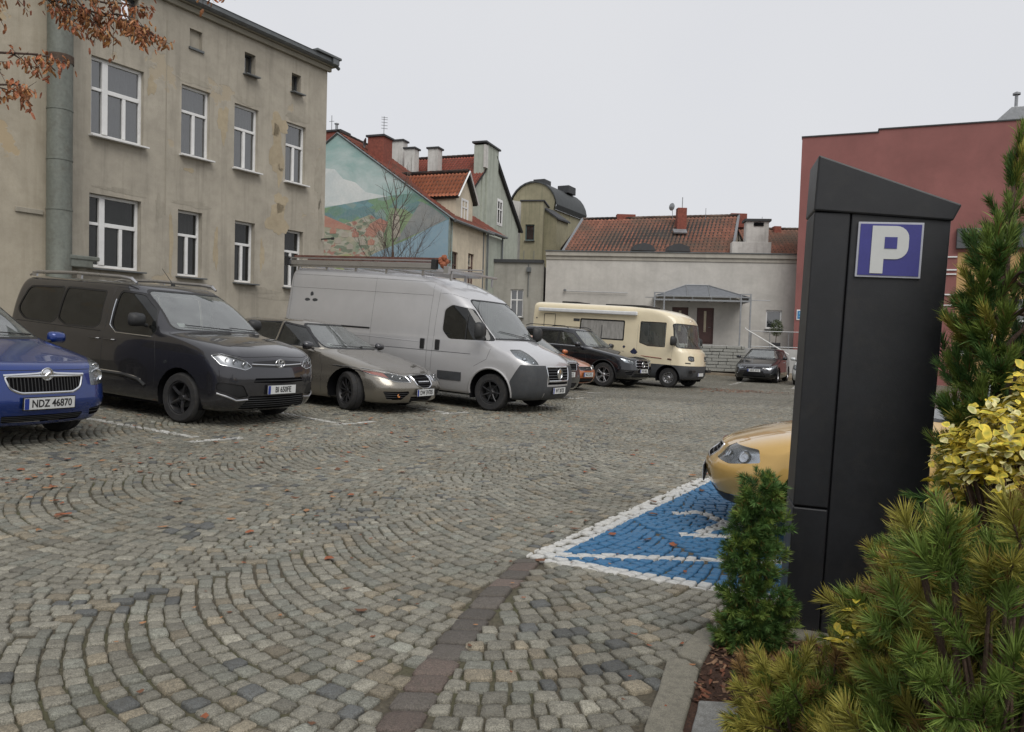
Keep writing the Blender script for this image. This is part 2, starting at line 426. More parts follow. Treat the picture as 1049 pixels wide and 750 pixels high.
def field2(X, Y):
    """the strip right of the brown band and right of the blue bay's left edge"""
    a = (Y <= 4.40) & (X > brown_x(Y))
    t = (Y - 4.40) / (7.42 - 4.44)
    b = (Y > 4.40) & (X > 0.16 + t * 1.77) & (Y < 20)
    return a | b

def gen_lanes(az, lane_w, vc0, R_, vmin, vmax, smin, smax, pitch, slen, mask, rg):
    """segmental arc paving: returns quad corners (n,4,2) and centres"""
    a = R(az); ex = np.array([math.cos(a), -math.sin(a)]); ey = np.array([math.sin(a), math.cos(a)])
    quads = []
    th_max = math.asin(lane_w / 2 / R_)
    k0 = int(math.floor((vmin - vc0) / lane_w)); k1 = int(math.ceil((vmax - vc0) / lane_w))
    for k in range(k0, k1 + 1):
        vc = vc0 + k * lane_w
        ns = int((smax - smin) / pitch); off = rg.random() * pitch
        nst = int(round(2 * th_max * R_ / slen))
        for i in range(ns):
            s0 = smin + off + i * pitch + rg.normal() * 0.004
            n = nst + rg.integers(-1, 2)
            e = np.linspace(-th_max, th_max, n + 1)
            e[1:-1] += rg.normal(size=n - 1) * (slen / R_) * 0.10
            e += rg.uniform(-.3, .3) * slen / R_ * 0.4
            e[0] = -th_max - rg.uniform(0, .4) * slen / R_; e[-1] = th_max + rg.uniform(0, .4) * slen / R_
            # inner and outer curve share the centre line normal
            th0, th1 = e[:-1], e[1:]
            g = 0.0046 + rg.random(n) * 0.0028
            ga = g / R_
            def pt(th, ds):
                return np.stack([vc + R_ * np.sin(th), s0 + ds - R_ * np.cos(th) + R_], 1)
            gs0 = g; gs1 = pitch - g
            sh = lambda t: t - pitch * np.sin(t) / R_
            q = np.stack([pt(th0 + ga, gs0), pt(th1 - ga, gs0), pt(sh(th1) - ga, gs1), pt(sh(th0) + ga, gs1)], 1)
            quads.append(q)
    q = np.concatenate(quads)
    P = q[..., 0:1] * ex + q[..., 1:2] * ey
    c = P.mean(1)
    keep = mask(c[:, 0], c[:, 1])
    return P[keep], c[keep]

def in_view(X, Y, margin=0.16):
    d = Y
    return (Y > 1.3) & (np.abs(X) < 0.70 * (1 + margin) * Y + 1.2)

def behind_left_wall(X, Y):
    return X * NL.x + Y * NL.y < -16.2

def stones_mesh(name, P, C, detail, tones, rg, height=0.0, top=0.012):
    n = len(P)
    P = P + rg.normal(size=P.shape) * 0.0034
    c = P.mean(1, keepdims=True)
    hz = rg.normal(size=n) * 0.0025
    tx = rg.normal(size=(n, 2)) * 0.025
    if detail == 2:      # eight sided rounded top, domed, bevelled sides
        ring = []
        for i in range(4):
            a = P[:, i]; b = P[:, (i + 1) % 4]; p = P[:, i - 1]
            t = rg.uniform(0.07, 0.17, (n, 1))
            ring.append(a + (p - a) * t); ring.append(a + (b - a) * t)
        ring = np.stack(ring, 1)                                # n,8,2
        outer = ring; inn = c + (ring - c) * 0.915; mid = c + (ring - c) * 0.5
        def z(q, h): return gz_np(q[..., 0], q[..., 1]) + h + hz[:, None] + ((q - c) * tx[:, None, :]).sum(-1)
        lv = [np.concatenate([outer, (gz_np(outer[..., 0], outer[..., 1]) - 0.02)[..., None]], -1),
              np.concatenate([outer, z(outer, -0.003)[..., None]], -1),
              np.concatenate([inn, z(inn, 0.0035 + rg.normal(size=(n, 8)) * .0008)[..., None]], -1),
              np.concatenate([mid, z(mid, 0.0045 + rg.normal(size=(n, 8)) * .0011)[..., None]], -1)]
        cc = np.concatenate([c, z(c, 0.0045)[..., None]], -1)
        V = np.concatenate(lv + [cc], 1)                        # n,33,3
        f4 = [(l * 8 + k, l * 8 + (k + 1) % 8, (l + 1) * 8 + (k + 1) % 8, (l + 1) * 8 + k) for l in range(3) for k in range(8)]
        f3 = [(24 + k, 24 + (k + 1) % 8, 32) for k in range(8)]
        nv = 33
    elif detail == 1:
        inn = c + (P - c) * 0.84
        def z(q, h): return gz_np(q[..., 0], q[..., 1]) + h + hz[:, None] + ((q - c) * tx[:, None, :]).sum(-1)
        V = np.concatenate([np.concatenate([P, z(P, -0.012)[..., None]], -1), np.concatenate([inn, z(inn, 0.004)[..., None]], -1)], 1)
        f4 = [(k, (k + 1) % 4, 4 + (k + 1) % 4, 4 + k) for k in range(4)] + [(4, 5, 6, 7)]; f3 = []; nv = 8
    else:
        V = np.concatenate([P, (gz_np(P[..., 0], P[..., 1]) + 0.0 + hz[:, None] * .5)[..., None]], -1)
        f4 = [(0, 1, 2, 3)]; f3 = []; nv = 4
    base = (np.arange(n) * nv)[:, None]
    L4 = (base[:, None, :] + np.array(f4)[None]).reshape(-1, 4) if f4 else np.zeros((0, 4), int)
    L3 = (base[:, None, :] + np.array(f3)[None]).reshape(-1, 3) if f3 else np.zeros((0, 3), int)
    me = bpy.data.meshes.new(name)
    me.vertices.add(n * nv); me.vertices.foreach_set('co', V.reshape(-1).astype(np.float32))
    loops = np.concatenate([L4.ravel(), L3.ravel()]).astype(np.int32)
    me.loops.add(len(loops)); me.loops.foreach_set('vertex_index', loops)
    tot = np.concatenate([np.full(len(L4), 4), np.full(len(L3), 3)]).astype(np.int32)
    st = np.concatenate([[0], np.cumsum(tot)[:-1]]).astype(np.int32)
    me.polygons.add(len(tot)); me.polygons.foreach_set('loop_start', st); me.polygons.foreach_set('loop_total', tot)
    me.polygons.foreach_set('use_smooth', np.ones(len(tot), bool))
    at = me.color_attributes.new('tone', 'FLOAT_COLOR', 'POINT')
    cv = np.concatenate([np.repeat(tones, nv, 0), np.ones((n * nv, 1))], 1).astype(np.float32)
    at.data.foreach_set('color', cv.ravel())
    me.update(calc_edges=True); me.validate()
    return me

def stone_tones(C, rg):
    n = len(C)
    base = np.array([0.268, 0.258, 0.220])[None] * np.exp(rg.normal(size=(n, 1)) * 0.15)
    t = rg.random(n)
    warm = t < 0.12; base[warm] *= np.array([1.07, 0.98, 0.88])
    cool = (t > 0.12) & (t < 0.32); base[cool] *= np.array([0.88, 0.93, 0.96])
    # dark basalt setts turn up in small runs
    cl = np.array([noise.noise(Vector((x * 1.3, y * 1.3, 4.0))) for x, y in C]) if n < 60000 else np.zeros(n)
    dark = rg.random(n) < np.clip(0.03 + 0.5 * (cl - 0.25), 0.018, 0.32)
    base[dark] = np.array([0.125, 0.132, 0.134]) * np.exp(rg.normal(size=(dark.sum(), 1)) * 0.12)
    return base

def make_paving():
    sm = stone_mat('granite_setts')
    rg = np.random.default_rng(3)
    band = lambda X, Y: (np.abs(X - brown_x(Y)) < 0.085) & (Y < 4.40)
    common = lambda X, Y: in_view(X, Y) & kerb_out(X, Y) & ~behind_left_wall(X, Y) & ~band(X, Y) & (Y < 38.6)
    P1, C1 = gen_lanes(29, 2.8, -1.8, 2.0, -34, 34, -6, 48, 0.089, 0.088, lambda X, Y: common(X, Y) & ~field2(X, Y), rg)
    P2, C2 = gen_lanes(-15, 2.7, 0.97, 1.65, -6, 20, -4, 24, 0.094, 0.092, lambda X, Y: common(X, Y) & field2(X, Y), rg)
    P = np.concatenate([P1, P2]); C = np.concatenate([C1, C2])
    dist = np.hypot(C[:, 0], C[:, 1])
    for nm, lo, hi, det in (('cobblestone_paving', 0, 9.5, 2), ('cobblestone_paving_beyond', 9.5, 19, 1), ('cobblestone_paving_far', 19, 80, 0)):
        s = (dist >= lo) & (dist < hi)
        p, c = P[s], C[s]
        me = stones_mesh(nm, p, c, det, stone_tones(c, rg), rg)
        me.materials.append(sm)
        o = bpy.data.objects.new(nm, me); link(o); tag(o, kind='structure')
    # band of larger reddish setts
    qs = []; y = 1.25
    while y < 4.36:
        ln = rg.uniform(0.13, 0.165); y1 = min(y + ln, 4.40); x0, x1 = brown_x(y), brown_x(y1); w = 0.074
        qs.append([(x0 - w, y + .006), (x0 + w, y + .006), (x1 + w, y1 - .004), (x1 - w, y1 - .004)]); y = y1
    qs = np.array(qs); c = qs.mean(1); n = len(qs)
    tones = np.array([0.135, 0.120, 0.108])[None] * np.exp(rg.normal(size=(n, 1)) * 0.13); tones[rg.random(n) < .25] *= np.array([1.1, .95, .92])
    me = stones_mesh('brown_sett_band', qs, c, 2, tones, rg); me.materials.append(stone_mat('brown_setts', False))
    tag(link(bpy.data.objects.new('brown_sett_band', me)), kind='structure')
def link2(o): return o
_link = link
def link(o, parent=None):
    _link(o, parent); return o
make_paving()

# ------------------------------------------------------------------ planting bed edge
def slab(name, poly, z0, z1, mat, bevel=0.012, rough_top=0.003, seed=0):
    bm = bmesh.new()
    vs = [bm.verts.new((x, y, gz(x, y) + z1)) for x, y in poly]
    f = bm.faces.new(vs); 
    r = bmesh.ops.extrude_face_region(bm, geom=[f])
    for v in r['geom']:
        if isinstance(v, bmesh.types.BMVert): v.co.z += z0 - z1
    bmesh.ops.recalc_face_normals(bm, faces=bm.faces)
    bmesh.ops.bevel(bm, geom=list(bm.edges), offset=bevel, segments=3, affect='EDGES', profile=0.6)
    bmesh.ops.triangulate(bm, faces=[f for f in bm.faces if len(f.verts) > 4])
    bmesh.ops.subdivide_edges(bm, edges=[e for e in bm.edges if e.calc_length() > 0.06], cuts=3, use_grid_fill=True)
    for v in bm.verts:
        k = noise.noise(v.co * 9 + Vector((seed, 0, 0))); v.co += Vector((k, noise.noise(v.co * 8 + Vector((0, 9, seed))), k * 0.8)) * rough_top * 2.2
    me = bpy.data.meshes.new(name); bm.to_mesh(me); bm.free()
    me.polygons.foreach_set('use_smooth', [True] * len(me.polygons)); me.set_sharp_from_angle(angle=R(50))
    me.materials.append(mat); o = bpy.data.objects.new(name, me); _link(o); return o

def granite(name, col):
    m, nt, bs = newmat(name); v = coords(nt)
    sp = noise_t(nt, v, 230, 3, 0.8); md = noise_t(nt, v, 30, 5, 0.65)
    c = mixrgb(nt, ramp(nt, sp, 0.35, 0.68), tuple(k * .6 for k in col), tuple(k * 1.35 for k in col))
    c = mixrgb(nt, mathn(nt, 'MULTIPLY', ramp(nt, md, 0.45, 0.7), 0.5), c, (0.08, 0.075, 0.06))
    nt.links.new(c, bs.inputs['Base Color']); bs.inputs['Roughness'].default_value = 0.8
    bump(nt, bs, mathn(nt, 'ADD', md, mathn(nt, 'MULTIPLY', sp, .5)), 0.6, 0.008); return m
M['kerb'] = granite('kerb_granite', (0.23, 0.215, 0.17))
M['concrete'] = granite('washed_concrete', (0.25, 0.25, 0.235))
for i, (poly, sd_) in enumerate([([(0.37, 1.9), (0.47, 2.45), (0.665, 3.01), (0.70, 3.035), (0.745, 3.02), (0.775, 2.93), (0.60, 2.45), (0.53, 1.9)], 1),
                          ([(0.715, 3.075), (0.86, 3.33), (0.955, 3.30), (0.80, 2.985), (0.775, 2.99)], 2),
                          ([(0.875, 3.34), (1.08, 3.505), (1.15, 3.47), (1.10, 3.36), (0.965, 3.30)], 3),
                          ([(1.17, 3.47), (2.3, 3.0), (2.25, 2.88), (1.12, 3.36)], 4), ([(2.32, 2.99), (6, 1.3), (5.95, 1.18), (2.27, 2.87)], 5)]):
    o = slab('kerb_stone', poly, -0.06, 0.012 + 0.004 * (i % 2), M['kerb'], seed=sd_); tag(o, kind='structure')
o = slab('bed_slab', [(0.615, 2.40), (0.70, 2.645), (1.25, 2.63), (1.3, 1.9), (0.56, 1.9)], -0.06, 0.02, M['concrete'], seed=8); tag(o, kind='structure')

def make_bed():
    poly = [(0.53, 1.0), (0.60, 2.45), (0.79, 2.96), (0.93, 3.27), (1.10, 3.37), (2.26, 2.9), (6, 1.2), (6, -1), (0.5, -1)]
    m, nt, bs = newmat('bark_soil'); v = coords(nt)
    c = mixrgb(nt, ramp(nt, noise_t(nt, v, 90, 5, 0.8), 0.35, 0.65), (0.035, 0.017, 0.010), (0.13, 0.062, 0.035))
    nt.links.new(c, bs.inputs['Base Color']); bs.inputs['Roughness'].default_value = 0.95; bump(nt, bs, noise_t(nt, v, 60, 6, .8), 1.0, 0.02)
    b = MB(); b.add([(x, y, gz(x, y) + 0.002) for x, y in poly], [tuple(range(len(poly)))]); o = b.build('planting_bed', m); tag(o, kind='structure')
    rg = np.random.default_rng(5); b = MB()
    for i in range(5200):
        x, y = rg.uniform(0.55, 2.0), rg.uniform(1.5, 3.5)
        yl = np.interp(x, [0.60, 0.79, 0.93, 1.12, 2.26], [2.45, 2.96, 3.27, 3.36, 2.9]); 
        if y > yl - .01 or (y < 2.66 and x < 1.3): continue
        a = rg.uniform(0, 6.28); L = rg.uniform(.006, .022); w = rg.uniform(.003, .007); z = gz(x, y) + rg.uniform(.004, .016)
        d = Vector((math.cos(a), math.sin(a), rg.uniform(-.5, .5))) * L; e = Vector((-math.sin(a), math.cos(a), rg.uniform(-.5, .5))) * w
        p = Vector((x, y, z)); b.add([p - d - e, p + d - e, p + d + e, p - d + e], [(0, 1, 2, 3)], int(rg.integers(0, 3)))
    o = b.build('bark_mulch', [pm('bark_dark', (0.05, 0.022, 0.012), .9, var=.3, scale=40), pm('bark_red', (0.15, 0.055, 0.028), .9, var=.3, scale=40), pm('bark_tan', (0.22, 0.13, 0.075), .9, var=.3, scale=40)], fixn=False)
    tag(o, kind='stuff', label='reddish bark mulch in the planting bed', cat='mulch')
make_bed()

# fallen leaves
def leaf_litter():
    rg = np.random.default_rng(11); b = MB()
    spots = []
    for i in range(330):
        if i % 3: w = rg.uniform(2.5, 12); v = rg.normal(-7.6, 1.5)
        else: w = rg.uniform(2.0, 9.0); v = rg.uniform(-7, .5)
        x, y = w * math.sin(R(35)) + v * math.cos(R(35)), w * math.cos(R(35)) - v * math.sin(R(35)); spots.append((x, y, 1))
    for i in range(170): spots.append((rg.normal(7.2, .7), rg.normal(24.3, .5), 1.3))
    for cx, cy in ((-2.97, 5.04), (-3.6, 5.9), (-1.25, 6.1), (-4.5, 7.8), (-3.9, 6.3), (-4.9, 6.9)):
        for i in range(5): spots.append((rg.normal(cx, .07), rg.normal(cy, .06), .9))
    for i in range(60): spots.append((rg.uniform(-1.6, .9), rg.uniform(2.4, 5.5), .38))
    for x, y, s in spots:
        if y < 1.8: continue
        n = 7; a0 = rg.uniform(0, 6.28); s = s * rg.uniform(.022, .045); el = rg.uniform(.45, .8); z = gz(x, y) + 0.012
        pts = []
        for k in range(n):
            a = 2 * math.pi * k / n; rr = s * (1 + .2 * math.sin(3 * a + a0)); px, py = rr * math.cos(a), rr * el * math.sin(a)
            pts.append((x + px * math.cos(a0) - py * math.sin(a0), y + px * math.sin(a0) + py * math.cos(a0), z + rg.uniform(0, .012) * s / .04))
        pts.append((x, y, z + .004)); b.add(pts, [(k, (k + 1) % n, n) for k in range(n)], int(rg.integers(0, 3)))
    o = b.build('fallen_leaves', [pm('leaf_rust', (0.24, 0.075, 0.03), .8, var=.3, scale=30), pm('leaf_brown', (0.13, 0.06, 0.03), .8, var=.3, scale=30), pm('leaf_tan', (0.30, 0.15, 0.07), .8, var=.3, scale=30)], fixn=False)
    tag(o, kind='stuff', label='brown and rust fallen leaves scattered over the cobbles', cat='leaves')
leaf_litter()
# ------------------------------------------------------------------ vehicle builder
def lerp(a, b, t): return a + (b - a) * t

def ring_points(r, nf=10, nc=8, ns=44, nr=8, ncr=6):
    """r: zf zr xf xr W rx bow crown [rxr bowr]; half ring from front centre round the side (y>0) to rear centre"""
    zf, zr, xf, xr, Wd, rx, bow, crown = r[:8]
    rxr = r[8] if len(r) > 8 else 0.12; bowr = r[9] if len(r) > 9 else 0.04
    L = xf - xr; rx = min(rx, L * .3); rxr = min(rxr, L * .3); ry = min(rx, Wd * .45); ryr = min(rxr, Wd * .45)
    pts = []
    def wx(x): # planform: sides curve in gently to both ends
        t = (x - (xf + xr) / 2) / (L / 2 + 1e-6); return Wd * (1 - 0.045 * abs(t) ** 3)
    yf = wx(xf - rx) - ry
    for i in range(nf):
        y = yf * i / nf; pts.append((xf - bow * (y / max(Wd, 1e-6)) ** 2, y))
    x0 = xf - bow * (yf / max(Wd, 1e-6)) ** 2
    slope = 2 * bow * yf / max(Wd * Wd, 1e-6)
    for i in range(nc + 1):
        a = (math.pi / 2) * i / nc
        y = yf + ry * math.sin(a); x = x0 - (x0 - (xf - rx - bow * .7)) * (1 - math.cos(a)) if True else 0
        pts.append((x, y))
    xs = pts[-1][0]
    yr = wx(xr + rxr) - ryr
    xe = xr + rxr + bowr * .7
    for i in range(1, ns + 1):
        x = lerp(xs, xe, i / ns); pts.append((x, wx(x) if i < ns else wx(xr + rxr)))
    y_end = pts[-1][1]; x1 = xr + bowr * (yr / max(Wd, 1e-6)) ** 2
    for i in range(1, ncr + 1):
        a = (math.pi / 2) * (1 - i / ncr); pts.append((x1 + (xe - x1) * (1 - math.cos(a)), yr + (y_end - yr) * math.sin(a)))
    for i in range(1, nr + 1):
        y = yr * (1 - i / nr); pts.append((xr + bowr * (y / max(Wd, 1e-6)) ** 2, y))
    out = []
    for (x, y) in pts:
        t = (xf - x) / max(L, 1e-6); z = lerp(zf, zr, t) + crown * (1 - (y / max(Wd, 1e-6)) ** 2)
        out.append((x, y, z))
    return np.array(out)

def loft(rings, sub=3):
    """centripetal Catmull-Rom through the control rings"""
    P = [ring_points(r) for r in rings]; P = np.array(P); n = len(P)
    out = []
    for i in range(n - 1):
        p0 = P[max(i - 1, 0)]; p1 = P[i]; p2 = P[i + 1]; p3 = P[min(i + 2, n - 1)]
        d1 = np.maximum(np.linalg.norm(p2 - p1, axis=1), 1e-5)[:, None] ** .5
        d0 = np.maximum(np.linalg.norm(p1 - p0, axis=1), 1e-5)[:, None] ** .5
        d2 = np.maximum(np.linalg.norm(p3 - p2, axis=1), 1e-5)[:, None] ** .5
        m1 = (p2 - p1) / d1 - (p2 - p0) / (d0 + d1) + (p1 - p0) / d0
        m2 = (p3 - p2) / d2 - (p3 - p1) / (d1 + d2) + (p2 - p1) / d1
        if i == 0: m1 = (p2 - p1) / d1
        if i == n - 2: m2 = (p2 - p1) / d1
        m1 = m1 * d1; m2 = m2 * d1
        for k in range(sub):
            t = k / sub
            out.append((2 * t**3 - 3 * t**2 + 1) * p1 + (t**3 - 2 * t**2 + t) * m1 + (-2 * t**3 + 3 * t**2) * p2 + (t**3 - t**2) * m2)
    out.append(P[-1])
    return np.array(out)

AX = {'side': (0, 2), 'front': (1, 2), 'top': (0, 1)}
def ccw(poly):
    a = sum(poly[i][0] * poly[(i + 1) % len(poly)][1] - poly[(i + 1) % len(poly)][0] * poly[i][1] for i in range(len(poly)))
    return poly if a > 0 else poly[::-1]

def rounded(poly, r, seg=3):
    poly = ccw(poly); out = []; n = len(poly); rr = r if isinstance(r, (list, tuple)) else [r] * n
    for i in range(n):
        p = Vector(poly[i]); a = Vector(poly[i - 1]) - p; b = Vector(poly[(i + 1) % n]) - p
        k = min(rr[i], a.length * .45, b.length * .45)
        if k < 1e-4: out.append(tuple(p)); continue
        p0 = p + a.normalized() * k; p1 = p + b.normalized() * k
        for j in range(seg + 1):
            t = j / seg; out.append(tuple((p0 * (1 - t) ** 2) + p * (2 * t * (1 - t)) + p1 * t ** 2))
    return out
def grow(poly, d):
    c = Vector((sum(p[0] for p in poly) / len(poly), sum(p[1] for p in poly) / len(poly))); poly = ccw(poly); n = len(poly); out = []
    for i in range(n):
        p = Vector(poly[i]); a = (p - Vector(poly[i - 1])); b = (Vector(poly[(i + 1) % n]) - p)
        a = a.normalized() if a.length > 1e-6 else b.normalized(); b = b.normalized() if b.length > 1e-6 else a
        na = Vector((a.y, -a.x)); nb = Vector((b.y, -b.x)); m = (na + nb); m = m / max(m.length, .3)
        out.append(tuple(p + m * d / max(.5, m.dot(na))))
    return out

class Body:
    def __init__(s, rings, mat, sub=3):
        G = loft(rings, sub); nr, npt, _ = G.shape
        G = G.copy(); G[:, 0, 1] = 0; G[:, -1, 1] = 0
        vs = []; idx = {}
        bm = bmesh.new(); V = {}
        for side in (1, -1):
            for i in range(nr):
                for j in range(npt):
                    if side == -1 and (j == 0 or j == npt - 1): V[(side, i, j)] = V[(1, i, j)]; continue
                    p = G[i, j]; V[(side, i, j)] = bm.verts.new((p[0], p[1] * side, p[2]))
        for side in (1, -1):
            for i in range(nr - 1):
                for j in range(npt - 1):
                    q = [V[(side, i, j)], V[(side, i, j + 1)], V[(side, i + 1, j + 1)], V[(side, i + 1, j)]]
                    if side == -1: q = q[::-1]
                    try: bm.faces.new(q)
                    except ValueError: pass
        bmesh.ops.remove_doubles(bm, verts=bm.verts, dist=0.0008)
        bmesh.ops.dissolve_degenerate(bm, edges=bm.edges, dist=0.0003)
        s.bm = bm; s.mat = mat
        bm.normal_update()
        cen = Vector(G.reshape(-1, 3).mean(0)); tot = sum((f.calc_center_median() - cen).dot(f.normal) * f.calc_area() for f in bm.faces)
        if tot < 0: bmesh.ops.reverse_faces(bm, faces=bm.faces)
        bm.normal_update(); s.bvh = BVHTree.FromBMesh(bm.copy())
        s.G = G
    def carve(s, poly, proj, pred):
        """cut the polygon (projected along one axis) out of the shell: returns its faces"""
        poly = ccw([tuple(p) for p in poly]); ax = AX[proj]; bm = s.bm
        lo = [min(p[k] for p in poly) for k in (0, 1)]; hi = [max(p[k] for p in poly) for k in (0, 1)]
        cand = []
        for f in bm.faces:
            if not pred(f.calc_center_median(), f.normal): continue
            a = [v.co[ax[0]] for v in f.verts]; b = [v.co[ax[1]] for v in f.verts]
            if max(a) < lo[0] or min(a) > hi[0] or max(b) < lo[1] or min(b) > hi[1]: continue
            cand.append(f)
        n = len(poly)
        for i in range(n):
            if not cand: break
            p, q = poly[i], poly[(i + 1) % n]; e = (q[0] - p[0], q[1] - p[1]); L = math.hypot(*e)
            if L < 1e-6: continue
            no = [0, 0, 0]; co = [0, 0, 0]; no[ax[0]] = e[1] / L; no[ax[1]] = -e[0] / L; co[ax[0]] = p[0]; co[ax[1]] = p[1]
            no = Vector(no); co = Vector(co)
            geom = set(cand)
            for f in cand: geom.update(f.edges); geom.update(f.verts)
            r = bmesh.ops.bisect_plane(bm, geom=list(geom), dist=1e-5, plane_co=co, plane_no=no)
            fs = [g for g in r['geom'] if isinstance(g, bmesh.types.BMFace) and g.is_valid]
            cand = [f for f in fs if (f.calc_center_median() - co).dot(no) < 0]
        return cand
    def part(s, faces, name, mats, parent, push=0.0, keep=False):
        if not faces: return None
        idx = {}; vs = []; fs = []
        for f in faces:
            t = []
            for v in f.verts:
                if v.index < 0 or v not in idx: idx[v] = len(vs); vs.append(v.co + v.normal * push)
                t.append(idx[v])
            fs.append(tuple(t))
        me = bpy.data.meshes.new(name); me.from_pydata([tuple(v) for v in vs], [], fs)
        me.materials.append(mats); me.polygons.foreach_set('use_smooth', [True] * len(me.polygons)); me.update()
        if not keep: bmesh.ops.delete(s.bm, geom=faces, context='FACES')
        s.bm.normal_update()
        o = bpy.data.objects.new(name, me); _link(o, parent); return o
    def hit(s, proj, a, b, side=1):
        if proj == 'side': r = s.bvh.ray_cast(Vector((a, 3 * side, b)), Vector((0, -side, 0)))
        elif proj == 'front': r = s.bvh.ray_cast(Vector((6, a, b)), Vector((-1, 0, 0)))
        elif proj == 'rear': r = s.bvh.ray_cast(Vector((-12, a, b)), Vector((1, 0, 0)))
        else: r = s.bvh.ray_cast(Vector((a, b, 6)), Vector((0, 0, -1)))
        return r[0], r[1]
    def line(s, mb, pts, proj, r=0.004, side=1, off=0.0, n=5, mi=None, res=0.06, closed=False):
        out = []
        if closed: pts = list(pts) + [pts[0]]
        for i in range(len(pts) - 1):
            p, q = Vector(pts[i]), Vector(pts[i + 1]); k = max(1, int((q - p).length / res))
            for j in range(k): out.append(p.lerp(q, j / k))
        out.append(Vector(pts[-1])); P = []
        for p in out:
            h, nn = s.hit(proj, p[0], p[1], side)
            if h is not None: P.append(h + nn * off)
        if len(P) > 1: mb.tube(P, r, n, mi, closed=False)
        return P
    def finish(s, name, parent, sharp=32):
        me = bpy.data.meshes.new(name); s.bm.normal_update(); s.bm.to_mesh(me)
        me.materials.append(s.mat); me.polygons.foreach_set('use_smooth', [True] * len(me.polygons)); me.set_sharp_from_angle(angle=R(sharp)); me.update()
        o = bpy.data.objects.new(name, me); _link(o, parent); return o

def circle(cx, cz, r, n=26, flat=None):
    return [(cx + r * math.cos(2 * math.pi * i / n), cz + r * math.sin(2 * math.pi * i / n)) for i in range(n)]

_wheel_cache = {}
def wheel_meshes(r, w, rim_r, style, mat_key):
    k = (r, w, rim_r, style, mat_key)
    if k in _wheel_cache: return _wheel_cache[k]
    t = MB(); h = w / 2
    t.lathe([(rim_r, -h * .85), (rim_r + .01, -h), (r - .03, -h * 1.02), (r - .008, -h * .85), (r, -h * .6), (r, -h * .42), (r - .007, -h * .40), (r - .007, -h * .34), (r, -h * .32), (r, h * .32), (r - .007, h * .34), (r - .007, h * .4), (r, h * .42), (r, h * .6), (r - .008, h * .85), (r - .03, h * 1.02), (rim_r + .01, h), (rim_r, h * .85)], (0, 0, 0), 'Y', 40)
    tm = t.mesh('wheel', M['rubber'], True, 40)
    b = MB(); ms = [M[mat_key], M['cavity'], M['black_plastic']]
    b.lathe([(rim_r + .004, h * .88), (rim_r - .012, h * .9), (rim_r - .022, h * .7), (rim_r - .03, h * .2), (rim_r - .03, -h * .8), (rim_r, -h * .85)], (0, 0, 0), 'Y', 40, 0)
    b.lathe([(rim_r - .03, -h * .1), (0, -h * .1)], (0, 0, 0), 'Y', 24, 1)
    b.lathe([(0, h * .62), (.035, h * .62), (.045, h * .5), (.07, h * .42), (.07, 0)], (0, 0, 0), 'Y', 20, 0)
    ns = {'five': 5, 'ten': 10, 'seven': 7, 'double': 5, 'steel': 0}[style]
    for i in range(ns):
        a = 2 * math.pi * i / ns
        for da, ww in (((-.16, .011), (.16, .011)) if style == 'double' else ((0, .020 if ns == 5 else .013),)):
            p0 = Vector((.05 * math.cos(a), h * .42, .05 * math.sin(a))); R1 = rim_r - .018
            p1 = Vector((R1 * math.cos(a + da), h * .66, R1 * math.sin(a + da))); m_ = p0.lerp(p1, .5) + Vector((0, h * .12, 0))
            b.tube([p0, m_, p1], [ww * 1.25, ww, ww * 1.1], 6, 0)
    if style == 'steel':
        b.lathe([(rim_r - .03, h * .3), (rim_r * .72, h * .18), (rim_r * .6, h * .34), (.06, h * .34)], (0, 0, 0), 'Y', 32, 0)
        for i in range(10):
            a = 2 * math.pi * (i + .5) / 10; b.lathe([(.022, h * .29), (0, h * .30)], (rim_r * .79 * math.cos(a), 0, rim_r * .79 * math.sin(a)), 'Y', 10, 1)
    b.lathe([(rim_r * .62, h * .2), (rim_r * .62, h * .05), (rim_r * .2, h * .05)], (0, 0, 0), 'Y', 24, 2)   # brake disc
    rm = b.mesh('rim', ms, True, 35)
    _wheel_cache[k] = (tm, rm); return tm, rm

def add_wheel(root, x, y, r, w, rim_r, style, mat_key, steer=0.0):
    tm, rm = wheel_meshes(r, w, rim_r, style, mat_key)
    o = bpy.data.objects.new('wheel', tm); _link(o, root); o.location = (x, y, r); o.rotation_euler = (0, random.uniform(0, 6), (0 if y > 0 else math.pi) + steer)
    o.rotation_euler = (0, 0, (0 if y > 0 else math.pi) + steer)
    q = bpy.data.objects.new('rim', rm); _link(q, o); q.rotation_euler = (0, random.uniform(0, 6), 0)
    return o

def seat_mesh(mat):
    b = MB()
    b.box((0, 0, .14), (.50, .50, .16)); b.box((-.26, 0, .50), (.13, .48, .62), rot=Matrix.Rotation(R(-14), 3, 'Y')); b.box((-.36, 0, .88), (.09, .26, .18), rot=Matrix.Rotation(R(-10), 3, 'Y'))
    me = b.mesh('seat', mat, True, 60)
    return me

def plate(root, text, x, y, z, rz=0, w=.52, h=.114, eu=True, pitch=0.0):
    e = MB(); e.box((0, 0, 0), (.012, w + .02, h + .02)); 
    o = e.build('plate_holder', M['trim_rubber'], root, bevel=.003)
    o.location = (x, y, z); o.rotation_euler = (0, pitch, rz)
    p = MB(); p.box((.009, 0, 0), (.006, w, h)); a = p.build('number_plate', M['plate_white'], o, bevel=.002)
    if eu:
        q = MB(); q.box((.0125, -w / 2 + .024, 0), (.003, .044, h - .006)); q.build('plate_band', M['plate_blue'], o)
    if text:
        text_part('plate_text', text, h * .92, M['ink'], o, Vector((.0135, .02, -.002)), Matrix(((0, 0, 1), (1, 0, 0), (0, 1, 0))), .001, .002, 0.80)
    return o

